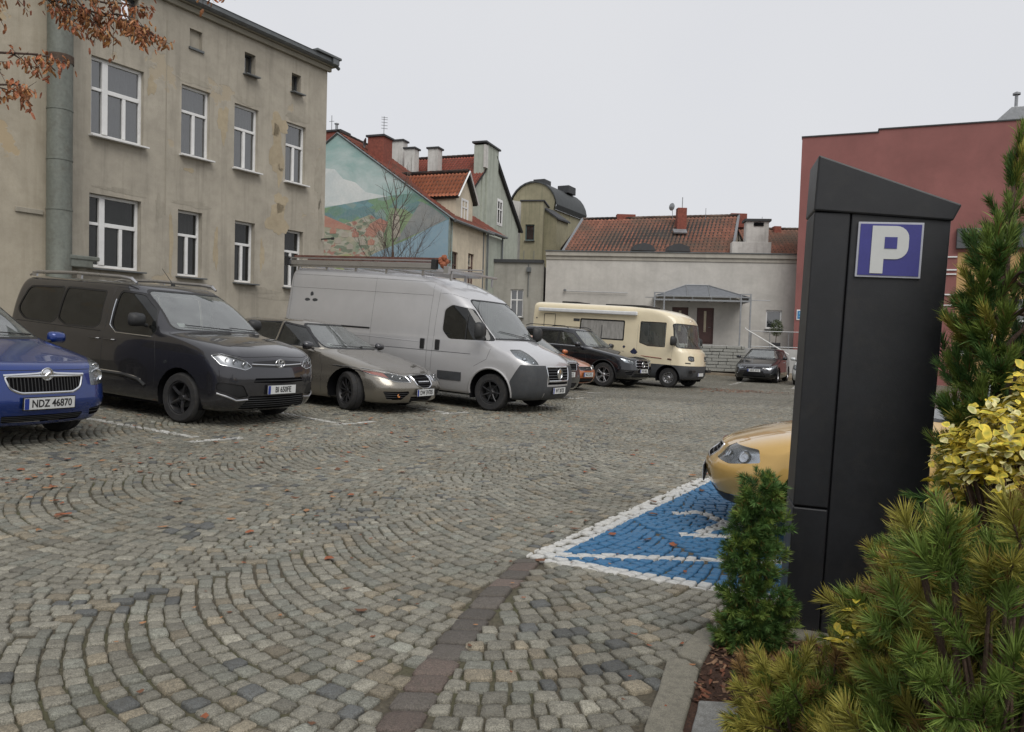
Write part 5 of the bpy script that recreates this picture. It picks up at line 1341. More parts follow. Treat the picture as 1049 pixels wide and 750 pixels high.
    t = MB(); t.bb((-1.0, -.7, 2.80), (-2.6, .7, 2.86)); t.bb((-3.9, -.5, 2.82), (-4.6, .5, 2.91)); t.build('roof_hatch', M['black_plastic'], root, bevel=.01)
    # dark squares, stripe and badge on the flank
    for sd in (-1, 1):
        t = MB()
        for cx, cz, k in ((-1.12, 1.16, .15), (-1.52, 1.32, .06), (-1.00, 1.02, .05)):
            vs = []
            for a in (0, 90, 180, 270):
                h, n_ = B.hit('side', cx + k * math.cos(R(a)), cz + k * math.sin(R(a)), sd); vs.append(h + Vector((0, sd * .004, 0)))
            t.add(vs, [(0, 1, 2, 3)])
        t.build('flank_emblem', pm('navy_film', (0.02, 0.025, 0.06), .4), root)
        t = MB(); B.line(t, [(-.85, 1.04), (-.05, 1.00)], 'side', .018, sd, 0, 5); t.build('flank_stripe', pm('dull_red_film', (0.20, 0.06, 0.04), .5), root)
        t = MB(); B.line(t, [(.18, 1.0), (.32, .99)], 'side', .03, sd, 0, 5); t.build('flank_stripe', pm('brown_film', (0.10, 0.05, 0.03), .5), root)
    badge(root, B, 0, 2.36, 'oval', .10, .004)
    t = MB(); t.box((1.0, -.78, .62), (.10, .34, .10)); t.box((1.0, .78, .62), (.10, .34, .10)); t.build('fog_lamp', M['trim_rubber'], root, bevel=.01)
    t = MB(); B.line(t, [(-.98, .90), (-.75, .89)], 'front', .02, 1, .0, 5); B.line(t, [(.98, .90), (.75, .89)], 'front', .02, 1, .0, 5); t.build('indicator_lens', M['trim_rubber'], root)
motorhome()
# ------------------------------------------------------------------ buildings
def plaster(name, col, stain=(0.12, 0.105, 0.08), patch=None, amount=0.5, streak=0.4, bmp=0.25, scale=1.0, base_dark=0.0):
    m, nt, bs = newmat(name); v = coords(nt); vs = coords(nt, scale=(1.6, 1.6, 0.12))
    a = noise_t(nt, v, 0.55 * scale, 7, 0.68, 0.4); b = noise_t(nt, v, 3.5 * scale, 6, 0.7); c_ = noise_t(nt, vs, 2.2 * scale, 5, 0.65); f = noise_t(nt, v, 40, 4, 0.7)
    c = mixrgb(nt, ramp(nt, a, 0.32, 0.68), tuple(k * 0.80 for k in col), tuple(min(1, k * 1.10) for k in col))
    c = mixrgb(nt, mathn(nt, 'MULTIPLY', ramp(nt, b, 0.45, 0.75), 0.30), c, stain)
    c = mixrgb(nt, mathn(nt, 'MULTIPLY', ramp(nt, c_, 0.5, 0.78), streak), c, stain)
    c = mixrgb(nt, mathn(nt, 'MULTIPLY', ramp(nt, f, 0.4, 0.7), 0.15), c, tuple(k * .7 for k in col))
    if patch:
        p = noise_t(nt, v, 0.75 * scale, 5, 0.6, 0.2); q = noise_t(nt, v, 5, 5, 0.75)
        k = ramp(nt, mathn(nt, 'ADD', p, mathn(nt, 'MULTIPLY', mathn(nt, 'SUBTRACT', q, 0.5), 0.16)), 0.655 - amount * .05, 0.668 - amount * .05)
        c = mixrgb(nt, mathn(nt, 'MULTIPLY', k, 0.75), c, patch)
        hgt = mathn(nt, 'SUBTRACT', f, k)
    else: hgt = f
    if base_dark:
        sx = N(nt, 'ShaderNodeSeparateXYZ'); nt.links.new(v, sx.inputs[0])
        r = N(nt, 'ShaderNodeMapRange'); r.inputs['From Min'].default_value = 1.6; r.inputs['From Max'].default_value = 0; r.inputs['To Max'].default_value = base_dark
        nt.links.new(mathn(nt, 'ADD', sx.outputs[2], mathn(nt, 'MULTIPLY', b, 1.2)), r.inputs[0]); c = mixrgb(nt, r.outputs[0], c, stain)
    nt.links.new(c, bs.inputs['Base Color']); bs.inputs['Roughness'].default_value = 0.92
    bump(nt, bs, hgt, bmp, 0.012); return m

def tiles_mat(name, col, moss=0.5, mcol=(0.075, 0.06, 0.04)):
    m, nt, bs = newmat(name); v = coords(nt)
    at = N(nt, 'ShaderNodeAttribute', attribute_name='tone')
    a = noise_t(nt, v, 0.5, 6, 0.65); b = noise_t(nt, v, 6, 5, 0.7)
    c = mixrgb(nt, 1.0, col, at.outputs['Color'], 'MULTIPLY')
    c = mixrgb(nt, mathn(nt, 'MULTIPLY', ramp(nt, a, 0.40, 0.62), moss), c, mcol)
    c = mixrgb(nt, mathn(nt, 'MULTIPLY', ramp(nt, b, 0.45, 0.7), 0.35), c, tuple(k * .5 for k in col))
    nt.links.new(c, bs.inputs['Base Color']); bs.inputs['Roughness'].default_value = 0.85; bump(nt, bs, b, .3, .01); return m

def tile_roof(name, mat, parent, e0, e1, r0, r1, pitch=0.19, row=0.30, seed=1):
    """rolled clay tiles: eave e0->e1, ridge r0->r1; every tile stands 3 cm proud of the one above"""
    e0, e1, r0, r1 = map(Vector, (e0, e1, r0, r1)); rg = np.random.default_rng(seed)
    L = max((e1 - e0).length, (r1 - r0).length); Hh = ((r0 + r1) / 2 - (e0 + e1) / 2).length
    nr = max(2, int(Hh / row)); nc = max(2, int(L / pitch)); sub = 4
    nrm = (e1 - e0).cross(r0 - e0).normalized()
    if nrm.z < 0: nrm = -nrm
    P = []; F = []; T = []
    for i in range(nr):
        t0, t1 = i / nr, (i + 1) / nr
        tone = 1.0
        cols = nc * sub + 1; base = len(P)
        tn = rg.uniform(.78, 1.22, nc + 1)
        for tt, lift in ((t0, .045), (t1, .012)):
            a = e0.lerp(r0, tt); b = e1.lerp(r1, tt)
            for k in range(cols):
                u = k / (cols - 1); p = a.lerp(b, u) + nrm * (lift + .03 * math.sin(2 * math.pi * (k % sub) / sub + .3)); P.append(tuple(p)); q = tn[min(k // sub, nc)]; T.append((q, q * rg.uniform(.96, 1.02), q, 1))
        for k in range(cols - 1): F.append((base + k, base + k + 1, base + cols + k + 1, base + cols + k))
        if i > 0:
            pb = base - cols
            for k in range(cols - 1): F.append((pb + k, pb + k + 1, base + k + 1, base + k))
    me = bpy.data.meshes.new(name); me.from_pydata(P, [], F); me.materials.append(mat)
    at = me.color_attributes.new('tone', 'FLOAT_COLOR', 'POINT'); at.data.foreach_set('color', np.array(T, np.float32).ravel())
    me.polygons.foreach_set('use_smooth', [True] * len(F)); me.update()
    o = bpy.data.objects.new(name, me); _link(o, parent)
    u = MB(); u.add([e0 - nrm * .0, e1, r1, r0, e0 - nrm * .12, e1 - nrm * .12, r1 - nrm * .12, r0 - nrm * .12], [(0, 1, 2, 3), (4, 5, 6, 7), (0, 1, 5, 4), (1, 2, 6, 5), (2, 3, 7, 6), (3, 0, 4, 7)]); u.build('roof_deck', M['room'], o)
    u = MB(); n = int((r1 - r0).length / .35)
    for i in range(max(n, 1)): u.tube([r0.lerp(r1, i / max(n, 1)) + nrm * .03, r0.lerp(r1, (i + 1.05) / max(n, 1)) + nrm * .03], [.11, .125], 8)
    u.build('ridge_tiles', mat, o, smooth=True); return o

def frame_at(name, x, y, az, z=0.0, **kw):
    return empty(name, (x, y, z), R(90 - az), **kw)

def wall_mesh(mb, x0, x1, z0, z1, holes, thick=.35, y0=0.0, mi=0):
    xs = sorted(set([x0, x1] + [v for h in holes for v in (h[0], h[1])])); zs = sorted(set([z0, z1] + [v for h in holes for v in (h[2], h[3])]))
    xs = [v for v in xs if x0 <= v <= x1]; zs = [v for v in zs if z0 <= v <= z1]
    for i in range(len(xs) - 1):
        for j in range(len(zs) - 1):
            cx, cz = (xs[i] + xs[i + 1]) / 2, (zs[j] + zs[j + 1]) / 2
            if any(h[0] < cx < h[1] and h[2] < cz < h[3] for h in holes): continue
            for y in (y0, y0 + thick): mb.add([(xs[i], y, zs[j]), (xs[i + 1], y, zs[j]), (xs[i + 1], y, zs[j + 1]), (xs[i], y, zs[j + 1])], [(0, 1, 2, 3)], mi)
    for a, b, c, d in holes + [(x0, x1, z0, z1)]:
        for p, q in (((a, c), (b, c)), ((b, c), (b, d)), ((b, d), (a, d)), ((a, d), (a, c))):
            mb.add([(p[0], y0, p[1]), (q[0], y0, q[1]), (q[0], y0 + thick, q[1]), (p[0], y0 + thick, p[1])], [(0, 1, 2, 3)], mi)

def window(parent, x0, x1, z0, z1, layout='two', y=0.14, fr=.055, mat=None, behind='room', sill=True, gmat=None, tz=.62, depthback=.5, tilt=0, smat=None):
    mat = mat or M['white_pvc']; b = MB(); w = x1 - x0; h = z1 - z0
    d = .07
    def bar(a, c, e, f, dd=0.0): b.bb((a, y - dd, e), (c, y + d, f))
    bar(x0, x0 + fr, z0, z1); bar(x1 - fr, x1, z0, z1); bar(x0 + fr, x1 - fr, z0, z0 + fr); bar(x0 + fr, x1 - fr, z1 - fr, z1)
    zt = z0 + h * tz
    if layout == 'two':
        bar(x0 + fr, x1 - fr, zt - fr * .6, zt + fr * .6, .012); xm = (x0 + x1) / 2; bar(xm - fr * .7, xm + fr * .7, z0 + fr, zt - fr * .6, .008)
    elif layout == 'three':
        xa = x0 + w * .29; xb = x0 + w * .66
        bar(xa - fr, xa + fr, z0 + fr, z1 - fr, .02); bar(x0 + fr, xa - fr, zt - fr * .5, zt + fr * .5, .008); bar(xa + fr, x1 - fr, zt - fr * .7, zt + fr * .7, .012); bar(xb - fr * .6, xb + fr * .6, z0 + fr, zt - fr * .7, .006)
    elif layout == 'cross':
        bar(x0 + fr, x1 - fr, zt - fr * .5, zt + fr * .5, .006); xm = (x0 + x1) / 2; bar(xm - fr * .5, xm + fr * .5, z0 + fr, z1 - fr, .004)
    o = b.build('window', mat, parent, bevel=.006)
    g = MB(); g.add([(x0 + fr * .5, y + d * .6, z0 + fr * .5), (x1 - fr * .5, y + d * .6, z0 + fr * .5), (x1 - fr * .5, y + d * .6, z1 - fr * .5), (x0 + fr * .5, y + d * .6, z1 - fr * .5)], [(0, 1, 2, 3)]); g.build('pane', gmat or M['house_glass'], o)
    r = MB(); yb = y + depthback
    r.add([(x0 - .02, y + d, z0 - .02), (x1 + .02, y + d, z0 - .02), (x1 + .02, y + d, z1 + .02), (x0 - .02, y + d, z1 + .02), (x0 - .02, yb, z0 - .02), (x1 + .02, yb, z0 - .02), (x1 + .02, yb, z1 + .02), (x0 - .02, yb, z1 + .02)],
          [(4, 5, 6, 7), (0, 1, 5, 4), (1, 2, 6, 5), (2, 3, 7, 6), (3, 0, 4, 7)]); r.build('room_behind', M['room'], o)
    if behind == 'curtain':
        c = MB(); n = 26; vs = []; yc = y + d + .10
        for i in range(n + 1):
            x = lerp(x0, x1, i / n); vs += [(x, yc + .02 * math.sin(i * 1.9), z0), (x, yc + .02 * math.sin(i * 1.9 + .4), z1)]
        c.add(vs, [(2 * i, 2 * i + 2, 2 * i + 3, 2 * i + 1) for i in range(n)]); c.build('curtain', M['curtain'], o, smooth=True, fixn=False)
    if sill:
        s = MB(); s.box(((x0 + x1) / 2, -.01, z0 - .03), (w + .10, .32, .035), rot=Matrix.Rotation(R(4), 3, 'X')); s.build('sill', smat or M['zinc'], o, bevel=.004)
    return o

# --- big plastered tenement on the left
def tenement():
    K = 16.5 / 14.6
    def X(s): return s * K
    def Z(z): return EYE + (z - EYE) * K
    P0 = -NL * 16.5
    b = frame_at('tenement_house', P0.x, P0.y, 31, label='three storey tenement with worn grey beige plaster and white windows', cat='building')
    wm = plaster('worn_plaster', (0.405, 0.37, 0.305), (0.15, 0.135, 0.11), (0.385, 0.325, 0.235), .3, .6, .4)
    W1 = [(8.33, 9.40, 2.34, 3.76, 'three'), (10.24, 10.84, 2.33, 3.74, 'two'), (11.71, 12.28, 2.31, 3.72, 'two'), (13.19, 13.80, 2.30, 3.72, 'two'),
          (8.35, 9.43, 4.88, 6.38, 'three'), (10.29, 11.0, 4.93, 6.41, 'two'), (11.65, 12.33, 4.92, 6.38, 'two'), (13.17, 13.82, 4.90, 6.35, 'two')]
    AT = [(8.93, 9.30, 7.25, 7.78), (11.91, 12.22, 7.13, 7.62), (13.33, 13.63, 7.13, 7.58)]
    NI = [(10.47, 10.78, 7.24, 7.64)]
    holes = [(X(a), X(c), Z(e), Z(f)) for a, c, e, f, _ in W1] + [(X(a), X(c), Z(e), Z(f)) for a, c, e, f in AT]
    m = MB(); x0, x1, top = -8, X(14.53), Z(8.10)
    wall_mesh(m, x0, x1, -.4, top, holes + [(X(a), X(c), Z(e), Z(f)) for a, c, e, f in NI], .42)
    m.add([(x1, .42, -.4), (x1, 11, -.4), (x1, 11, top), (x1, 5.5, top + 2.2), (x1, .42, top)], [(0, 1, 2, 3, 4)]); m.add([(x0, .42, -.4), (x0, 11, -.4), (x0, 11, top), (x0, 5.5, top + 2.2), (x0, .42, top)], [(0, 1, 2, 3, 4)])
    m.bb((x0, 10.9, -.4), (x1 - .01, 11, top))
    for a, c, e, f in NI: m.bb((X(a), .10, Z(e)), (X(c), .2, Z(f)))
    m.build('wall', wm, b)
    for i, (a, c, e, f, lay) in enumerate(W1):
        up = i > 3
        w = window(b, X(a), X(c), Z(e), Z(f), lay, y=.10 if up else .14, fr=.065 if lay == 'three' else .055, behind='curtain' if i in (4, 5, 6, 7, 1) else 'room', tz=.60 if lay == 'three' else .63, gmat=M['house_glass'] if up else M['plain_glass'], smat=M['white_pvc'] if up else None)
        if up: pass
    for a, c, e, f in AT: window(b, X(a), X(c), Z(e), Z(f), 'one', y=.16, fr=.04, mat=M['grey_plastic'])
    n = MB()
    for a, c, e, f in NI: n.bb((X(a) - .03, -.05, Z(e) - .05), (X(c) + .03, .1, Z(e)))
    n.build('blind_window_ledge', M['zinc'], b)
    # patched plaster: real skim coats proud of the wall
    rg = np.random.default_rng(4)
    pm1 = plaster('repair_plaster', (0.415, 0.35, 0.245), (0.2, 0.15, 0.09), None, 0, .2, .3, 2)
    pm2 = plaster('grey_render', (0.36, 0.33, 0.27), (0.16, 0.14, 0.11), None, 0, .4, .4, 2)
    def blob(cx, cz, rx, rz, mat, name='plaster_patch'):
        q = MB(); n_ = 26; ph = rg.uniform(0, 6, 4); pts = []
        for k in range(n_):
            a = 2 * math.pi * k / n_; r_ = 1 + .22 * math.sin(3 * a + ph[0]) + .14 * math.sin(5 * a + ph[1]) + .08 * math.sin(11 * a + ph[2]) + rg.normal() * .04
            pts.append((X(cx) + rx * r_ * math.cos(a), Z(cz) + rz * r_ * math.sin(a)))
        q.prism(pts, -.004, .02); q.build(name, mat, b)
    for (cx, cz, rx, rz) in ((11.35, 5.85, .16, .42), (12.9, 5.55, .22, .65), (12.95, 6.2, .30, .28), (11.2, 3.0, .07, .5), (12.95, 3.9, .35, .42), (13.05, 4.35, .22, .25), (9.6, 6.15, .11, .22), (13.0, 5.0, .10, .28), (10.08, 3.0, .05, .72), (12.5, 3.0, .08, .35), (7.0, 4.0, .35, .2), (6.9, 4.9, .2, .3), (6.2, 2.4, .5, .35), (10.5, 4.62, .15, .05)):
        blob(cx, cz, rx, rz, pm1)
    for (cx, cz, rx, rz) in ((10.55, 6.55, .45, .10), (12.0, 6.50, .42, .08), (13.5, 6.5, .42, .09), (14.3, 5.2, .14, .8), (14.38, 4.0, .10, .7), (9.8, 3.7, .10, .3), (10.6, 3.9, .5, .07), (9.0, 3.9, .55, .06), (12.4, 2.15, .6, .10), (13.2, 2.0, .7, .06)):
        blob(cx, cz, rx, rz, pm2)
    # crack lines and conduit
    q = MB(); pts = [(X(9.93), -.006, Z(7.6) - .35 * k + 0) for k in range(0, 14)]; q.tube(pts, .008, 5); q.build('cable', pm2, b)
    # eaves: moulding, gutter and roof sheet
    q = MB(); q.bb((x0, -.10, top - .16), (x1 + .08, .0, top - .03)); q.bb((x0, -.18, top - .03), (x1 + .16, .42, top + .05)); q.build('cornice', plaster('cornice_plaster', (0.27, 0.25, 0.20), (0.12, 0.11, 0.09)), b, bevel=.015)
    q = MB(); q.lathe([(.11, x0), (.11, x1 + .18)], (0, -.20, top + .10), 'X', 12, 0, R(60) - 3.6, R(60)); q.bb((x0, -.28, top + .05), (x1 + .2, -.14, top + .17)); q.tube([(x1 + .16, -.20, top + .02), (x1 + .27, -.20, top - .03)], .05, 8); q.build('gutter', M['zinc'], b, smooth=True)
    q = MB(); q.add([(x0, -.30, top + .16), (x1 + .12, -.30, top + .16), (x1 + .12, 5.5, top + 2.3), (x0, 5.5, top + 2.3), (x1 + .12, 11.3, top + .16), (x0, 11.3, top + .16)], [(0, 1, 2, 3), (3, 2, 4, 5)]); q.build('roof', pm('roofing_felt', (0.05, 0.052, 0.055), .85, var=.25), b, fixn=False)
    q = MB(); q.bb((x1 - .75, -.36, top + .17), (x1 + .22, .4, top + .24)); q.bb((x1 - .1, -.34, top + .0), (x1 + .12, -.10, top + .20)); q.build('gutter_head', M['zinc'], b, bevel=.01)
    # wide duct with bands
    gm = pm('weathered_duct', (0.165, 0.178, 0.155), .55, .15, var=.22, scale=2.5, dirt=.5, streak=True)
    xc = X(7.63); q = MB(); q.lathe([(.235, 1.55), (.235, 14)], (xc, -.30, 0), 'Z', 28)
    dk = q.build('duct', gm, b, smooth=True)
    for z, h_, r_ in ((Z(6.0), .16, .25), (Z(5.1), .03, .245), (Z(6.9), .03, .245), (Z(4.2), .03, .245), (Z(3.3), .03, .245)):
        q = MB(); q.lathe([(.23, z - h_ / 2), (r_, z - h_ / 2), (r_, z + h_ / 2), (.23, z + h_ / 2)], (xc, -.30, 0), 'Z', 28)
        q.build('duct_band', gm if h_ < .1 else pm('rusty_band', (0.075, 0.05, 0.035), .85, var=.4, scale=12), dk, smooth=True)
    q = MB(); q.bb((xc + .15, -.48, Z(2.28)), (xc + .62, -.02, Z(2.45))); q.bb((xc + .1, -.5, Z(2.42)), (xc + .75, 0, Z(2.50))); q.build('duct_outlet', gm, b, bevel=.02)
    q = MB(); q.bb((X(6.95), -.16, Z(3.18)), (xc - .24, 0, Z(3.27))); q.build('stone_ledge', pm2, b, bevel=.01)
    # annex face left of the duct stands slightly proud
    am = plaster('annex_plaster', (0.42, 0.375, 0.295), (0.20, 0.165, 0.11), (0.43, 0.33, 0.20), .6, .4, .3)
    q = MB(); wall_mesh(q, -8.2, xc - .12, -.4, top - .02, [], .10, -.12); q.build('annex_wall', am, b)
    q = MB(); q.tube([(x1 - .12, -.02, Z(3.62)), (x1 - .12, -.42, Z(3.62))], .022, 6); q.tube([(x1 - .12, -.42, Z(3.62)), (x1 - .12, -.5, Z(3.62))], .04, 6); q.build('wall_bracket', M['black_plastic'], b)
tenement()

BRICK = pm('red_brick', (0.21, 0.062, 0.042), .85, var=.28, scale=9, bmp=.5, bscale=30)
WHITE_CH = plaster('white_chimney_render', (0.58, 0.57, 0.54), (0.20, 0.19, 0.17), None, 0, .6)
DARK_CAP = pm('dark_cap', (0.04, 0.042, 0.045), .7)
def chimney(parent, x, y, z0, z1, w, d, mat, cap=True, pots=0, rz=0):
    q = MB(); q.box((x, y, (z0 + z1) / 2), (w, d, z1 - z0), rz); o = q.build('chimney', mat, parent, bevel=.015)
    if cap: q = MB(); q.box((x, y, z1 + .04), (w + .16, d + .16, .10), rz); q.build('chimney_cap', DARK_CAP, o, bevel=.01)
    for i in range(pots):
        q = MB(); q.lathe([(.07, 0), (.07, .4), (.12, .42), (.12, .46), (0, .5)], (x + (i - (pots - 1) / 2) * .35, y, z1 + .06), 'Z', 12); q.build('chimney_pot', M['steel'], o, smooth=True)
    return o

# --- house with the mural on its gable (frame: x along the gable to its right corner, y back along the cream front)
def mural_house():
    b = frame_at('mural_house', -3.14, 36, 110, label='house with a landscape mural painted over its whole gable wall', cat='building')
    ap = (-6.27, 11.05); ec = (0, 6.78); el = (-12.5, 6.78)
    cream = plaster('cream_front_plaster', (0.60, 0.53, 0.41), (0.26, 0.22, 0.16), None, 0, .45)
    # gable wall; the painted landscape is laid on it as thin coats of paint, each its own outline
    def paintm(name, c1, c2, sc=1.2, st=(1, 1, 1), thr=(.35, .65), cells=0, cc=None):
        m, nt, bs = newmat(name); v = coords(nt, scale=st); a = noise_t(nt, v, sc, 6, .62, .6); f = noise_t(nt, coords(nt), 9, 5, .7)
        c = mixrgb(nt, ramp(nt, a, *thr), c1, c2)
        if cells:      # brush patches: fields, roofs and house fronts
            for sc_, pal, th in ((cells, cc[0], .62), (cells * 1.7, cc[1], .84), (cells * 1.3, cc[2], .74)):
                vo = nt.nodes.new('ShaderNodeTexVoronoi'); vo.inputs['Scale'].default_value = sc_; nt.links.new(coords(nt, scale=(1, 1, 1.9)), vo.inputs['Vector'])
                sx = nt.nodes.new('ShaderNodeSeparateColor'); nt.links.new(vo.outputs['Color'], sx.inputs[0])
                c = mixrgb(nt, mathn(nt, 'MULTIPLY', mathn(nt, 'GREATER_THAN', sx.outputs[0], th), .8), c, pal)
        c = mixrgb(nt, mathn(nt, 'MULTIPLY', ramp(nt, f, .40, .75), .30), c, (0.36, 0.37, 0.34)); c = mixrgb(nt, 0.08, c, (0.42, 0.44, 0.42))
        nt.links.new(c, bs.inputs['Base Color']); bs.inputs['Roughness'].default_value = .9; return m
    skym = paintm('painted_sky', (0.25, 0.40, 0.38), (0.50, 0.58, 0.57), .32, (1, 1, 1.6), (.42, .66))
    g = MB(); D = 4.6
    g.prism([(el[0], -1), (0, -1), ec, ap, el], 0, .35); gw = g.build('gable_wall', skym, b)
    def coat(name, poly, mat, k):
        q = MB(); q.prism(poly, -.003 * k, .01); q.build(name, mat, gw)
    clip = lambda x: min(ec[1] + (ap[1] - ec[1]) * (x / ap[0]), ap[1]) if x > ap[0] else ec[1] + (ap[1] - ec[1]) * ((x - el[0]) / (ap[0] - el[0]))
    def top(pts): return [(x, min(z, clip(x) - .03)) for x, z in pts]
    coat('painted_clouds', [(-9, 8.6), (-8.2, 9.2), (-7.2, 9.4), (-6.4, 9.3), (-5.9, 8.8), (-5.2, 8.6), (-4.6, 8.1), (-3.6, 7.9), (-2.9, 7.75), (-9, 7.3)], paintm('painted_cloud', (0.55, 0.60, 0.60), (0.72, 0.73, 0.71), .7), 1)
    coat('painted_hills', [(-12.4, 5.2), (-12.4, 7.0), (-7.2, 7.35), (-5.8, 7.55), (-4.5, 7.72), (-2.9, 7.9), (-1.9, 7.95), (-1.05, 7.42), (-.05, 6.72), (-.05, 6.6), (-.3, 6.5), (-5, 4)], paintm('painted_hill', (0.10, 0.20, 0.11), (0.13, 0.27, 0.30), .5, (1, 1, 2.5), cells=1.0, cc=((0.15, 0.27, 0.12), (0.22, 0.30, 0.28), (0.10, 0.20, 0.22))), 2)
    coat('painted_meadow', [(-3.6, 5.2), (-3.2, 7.3), (-2.4, 7.2), (-1.4, 6.6), (-1.2, 6.2), (-2, 5.6)], paintm('painted_green', (0.13, 0.22, 0.09), (0.24, 0.31, 0.16), 1.0), 3)
    coat('painted_road', [(-2.9, 5.6), (-1.9, 7.0), (-1.55, 7.55), (-.95, 7.25), (-.35, 6.85), (-.15, 6.66), (-1.5, 6.1)], paintm('painted_slate', (0.16, 0.18, 0.19), (0.26, 0.26, 0.25), .9), 4)
    coat('painted_town', [(-12.4, 1), (-12.4, 6.5), (-7.2, 6.85), (-6.4, 6.5), (-5.2, 6.7), (-4.3, 7.0), (-3.7, 6.6), (-3.4, 5.4), (-3.9, 3), (-5, 1)], paintm('painted_sand', (0.43, 0.36, 0.26), (0.20, 0.25, 0.17), .9, cells=2.4, cc=((0.42, 0.39, 0.32), (0.33, 0.11, 0.08), (0.10, 0.15, 0.09))), 3)
    coat('painted_roofs', [(-8.4, 7.05), (-7.0, 7.05), (-5.2, 6.35), (-5.5, 6.25), (-8.4, 6.65)], paintm('painted_red', (0.36, 0.13, 0.09), (0.44, 0.22, 0.15), 1.5), 5)
    coat('painted_roofs', [(-4.6, 6.05), (-4.3, 6.55), (-3.75, 6.8), (-3.3, 6.6), (-3.5, 6.1), (-4.2, 5.9)], bpy.data.materials['painted_red'], 5)
    coat('painted_houses', [(-3.1, 5.8), (-3.05, 6.9), (-2.9, 7.2), (-2.7, 6.9), (-2.6, 5.9)], paintm('painted_tower', (0.42, 0.36, 0.29), (0.30, 0.27, 0.22), 2), 6)
    for i, (x, z) in enumerate([(-6.6, 6.1), (-5.9, 5.9), (-6.3, 5.6), (-5.3, 5.9), (-4.9, 5.5), (-5.6, 5.3), (-4.4, 5.5), (-6.9, 5.3), (-3.9, 5.9)]):
        coat('painted_houses', [(x, z), (x + .35, z), (x + .38, z + .2), (x + .18, z + .32), (x - .02, z + .2)], bpy.data.materials['painted_red' if i % 3 == 0 else 'painted_tower'], 6)
    coat('painted_field', [(-12.4, 1), (-12.4, 4.9), (-7.5, 4.6), (-5.6, 5.1), (-5.0, 4.9), (-4.9, 4.2), (-5.3, 1)], paintm('painted_lime', (0.22, 0.30, 0.08), (0.50, 0.44, 0.27), .8), 5)
    coat('painted_arch', [(-6.9, 1), (-6.9, 4.2), (-6.7, 4.5), (-6.4, 4.5), (-6.15, 4.1), (-5.9, 1)], paintm('painted_brown', (0.16, 0.12, 0.08), (0.30, 0.24, 0.15), 2), 6)
    coat('painted_water', [(-5.0, 1), (-4.9, 4.6), (-4.0, 5.1), (-2.2, 5.75), (-1.0, 6.3), (-.06, 6.66), (-.04, 1)], paintm('painted_blue', (0.19, 0.30, 0.38), (0.23, 0.35, 0.43), .6), 5)
    # cream front
    q = MB(); bmx = Matrix.Rotation(R(90), 4, 'Z')
    t = MB(); wall_mesh(t, .0, D, -1, 6.72, [(.28, 1.02, 3.55, 5.2), (2.28, 3.04, 3.55, 5.33)], .3)
    fw = t.build('front_wall', cream, b); fw.matrix_local = Matrix.Translation((.0, 0, 0)) @ bmx
    for a, c in ((.28, 1.02), (2.28, 3.04)): window(fw, a, c, 3.55, 5.2 if a < 1 else 5.33, 'two', y=.08, mat=pm('brown_frame', (0.10, 0.055, 0.045), .6), sill=True)
    q = MB(); q.bb((-12.4, D - .1, -1), (-.32, D, 6.7)); q.build('rear_wall', cream, b)
    red = tiles_mat('red_tiles', (0.24, 0.075, 0.05), .4); REDT.append(red)
    r = tile_roof('roof', red, b, (.22, .02, 6.66), (.22, D + .3, 6.66), (-6.27, .02, 11.12), (-6.27, D + .3, 11.12), seed=3)
    tile_roof('roof', red, b, (-12.8, .02, 6.66), (-12.8, D + .3, 6.66), (-6.27, .02, 11.12), (-6.27, D + .3, 11.12), pitch=.5, row=.7, seed=4)
    q = MB(); q.tube([(.26, -.04, 6.62), (-6.27, -.04, 11.08)], .05, 4); q.tube([(-12.8, -.04, 6.62), (-6.27, -.04, 11.08)], .05, 4); q.build('verge_flashing', M['zinc'], b)
    q = MB(); q.tube([(.30, -.05, 6.60), (.30, D + .3, 6.60)], .075, 8); q.tube([(.14, D - .1, 6.6), (.14, D - .1, 0)], .055, 8); q.build('gutter', M['zinc'], b, smooth=True)
    # dormer
    q = MB(); y0, y1 = 1.15, 3.25; q.prism([(y0, 6.7), (y1, 6.7), (y1, 8.05), ((y0 + y1) / 2, 9.25), (y0, 8.05)], -3.2, -.25, 'YZ'); dm = q.build('dormer', cream, b)
    tile_roof('dormer_roof', tiles_mat('orange_tiles', (0.36, 0.12, 0.06), .25), dm, (-.05, y0 - .2, 7.92), (-4.0, y0 - .2, 7.92), (-.05, (y0 + y1) / 2, 9.35), (-4.0, (y0 + y1) / 2, 9.35), seed=8)
    tile_roof('dormer_roof', red, dm, (-.05, y1 + .2, 7.92), (-4.0, y1 + .2, 7.92), (-.05, (y0 + y1) / 2, 9.35), (-4.0, (y0 + y1) / 2, 9.35), seed=9)
    t = empty('x'); bpy.data.objects.remove(t)
    wv = MB(); wall_mesh(wv, 1.75, 2.65, 6.9, 8.0, [(1.85, 2.55, 6.95, 7.95)], .02); hw = wv.build('window_surround', M['white_pvc'], dm); hw.matrix_local = Matrix.Translation((-.22, 0, 0)) @ bmx
    window(hw, 1.85, 2.55, 6.95, 7.95, 'cross', y=.0, depthback=.1, sill=False)
    q = MB(); q.tube([(-.0, y0 - .22, 7.9), (-.0, (y0 + y1) / 2, 9.36), (-.0, y1 + .22, 7.9)], .05, 4); q.build('bargeboard', M['white_pvc'], dm)
    # chimneys
    c = chimney(b, -4.55, 1.2, 8.6, 11.0, .9, .9, BRICK)
    q = MB(); q.lathe([(.0, .1), (.16, .06), (.27, 0)], (0, 0, 0), 'X', 16); d = q.build('satellite_dish', M['steel'], c, smooth=True, fixn=False); d.location = (-5.25, .9, 10.75); d.rotation_euler = (0, R(-10), R(200))
    q = MB(); q.tube([(-4.35, 1.2, 11), (-4.35, 1.2, 12.1)], .018, 5)
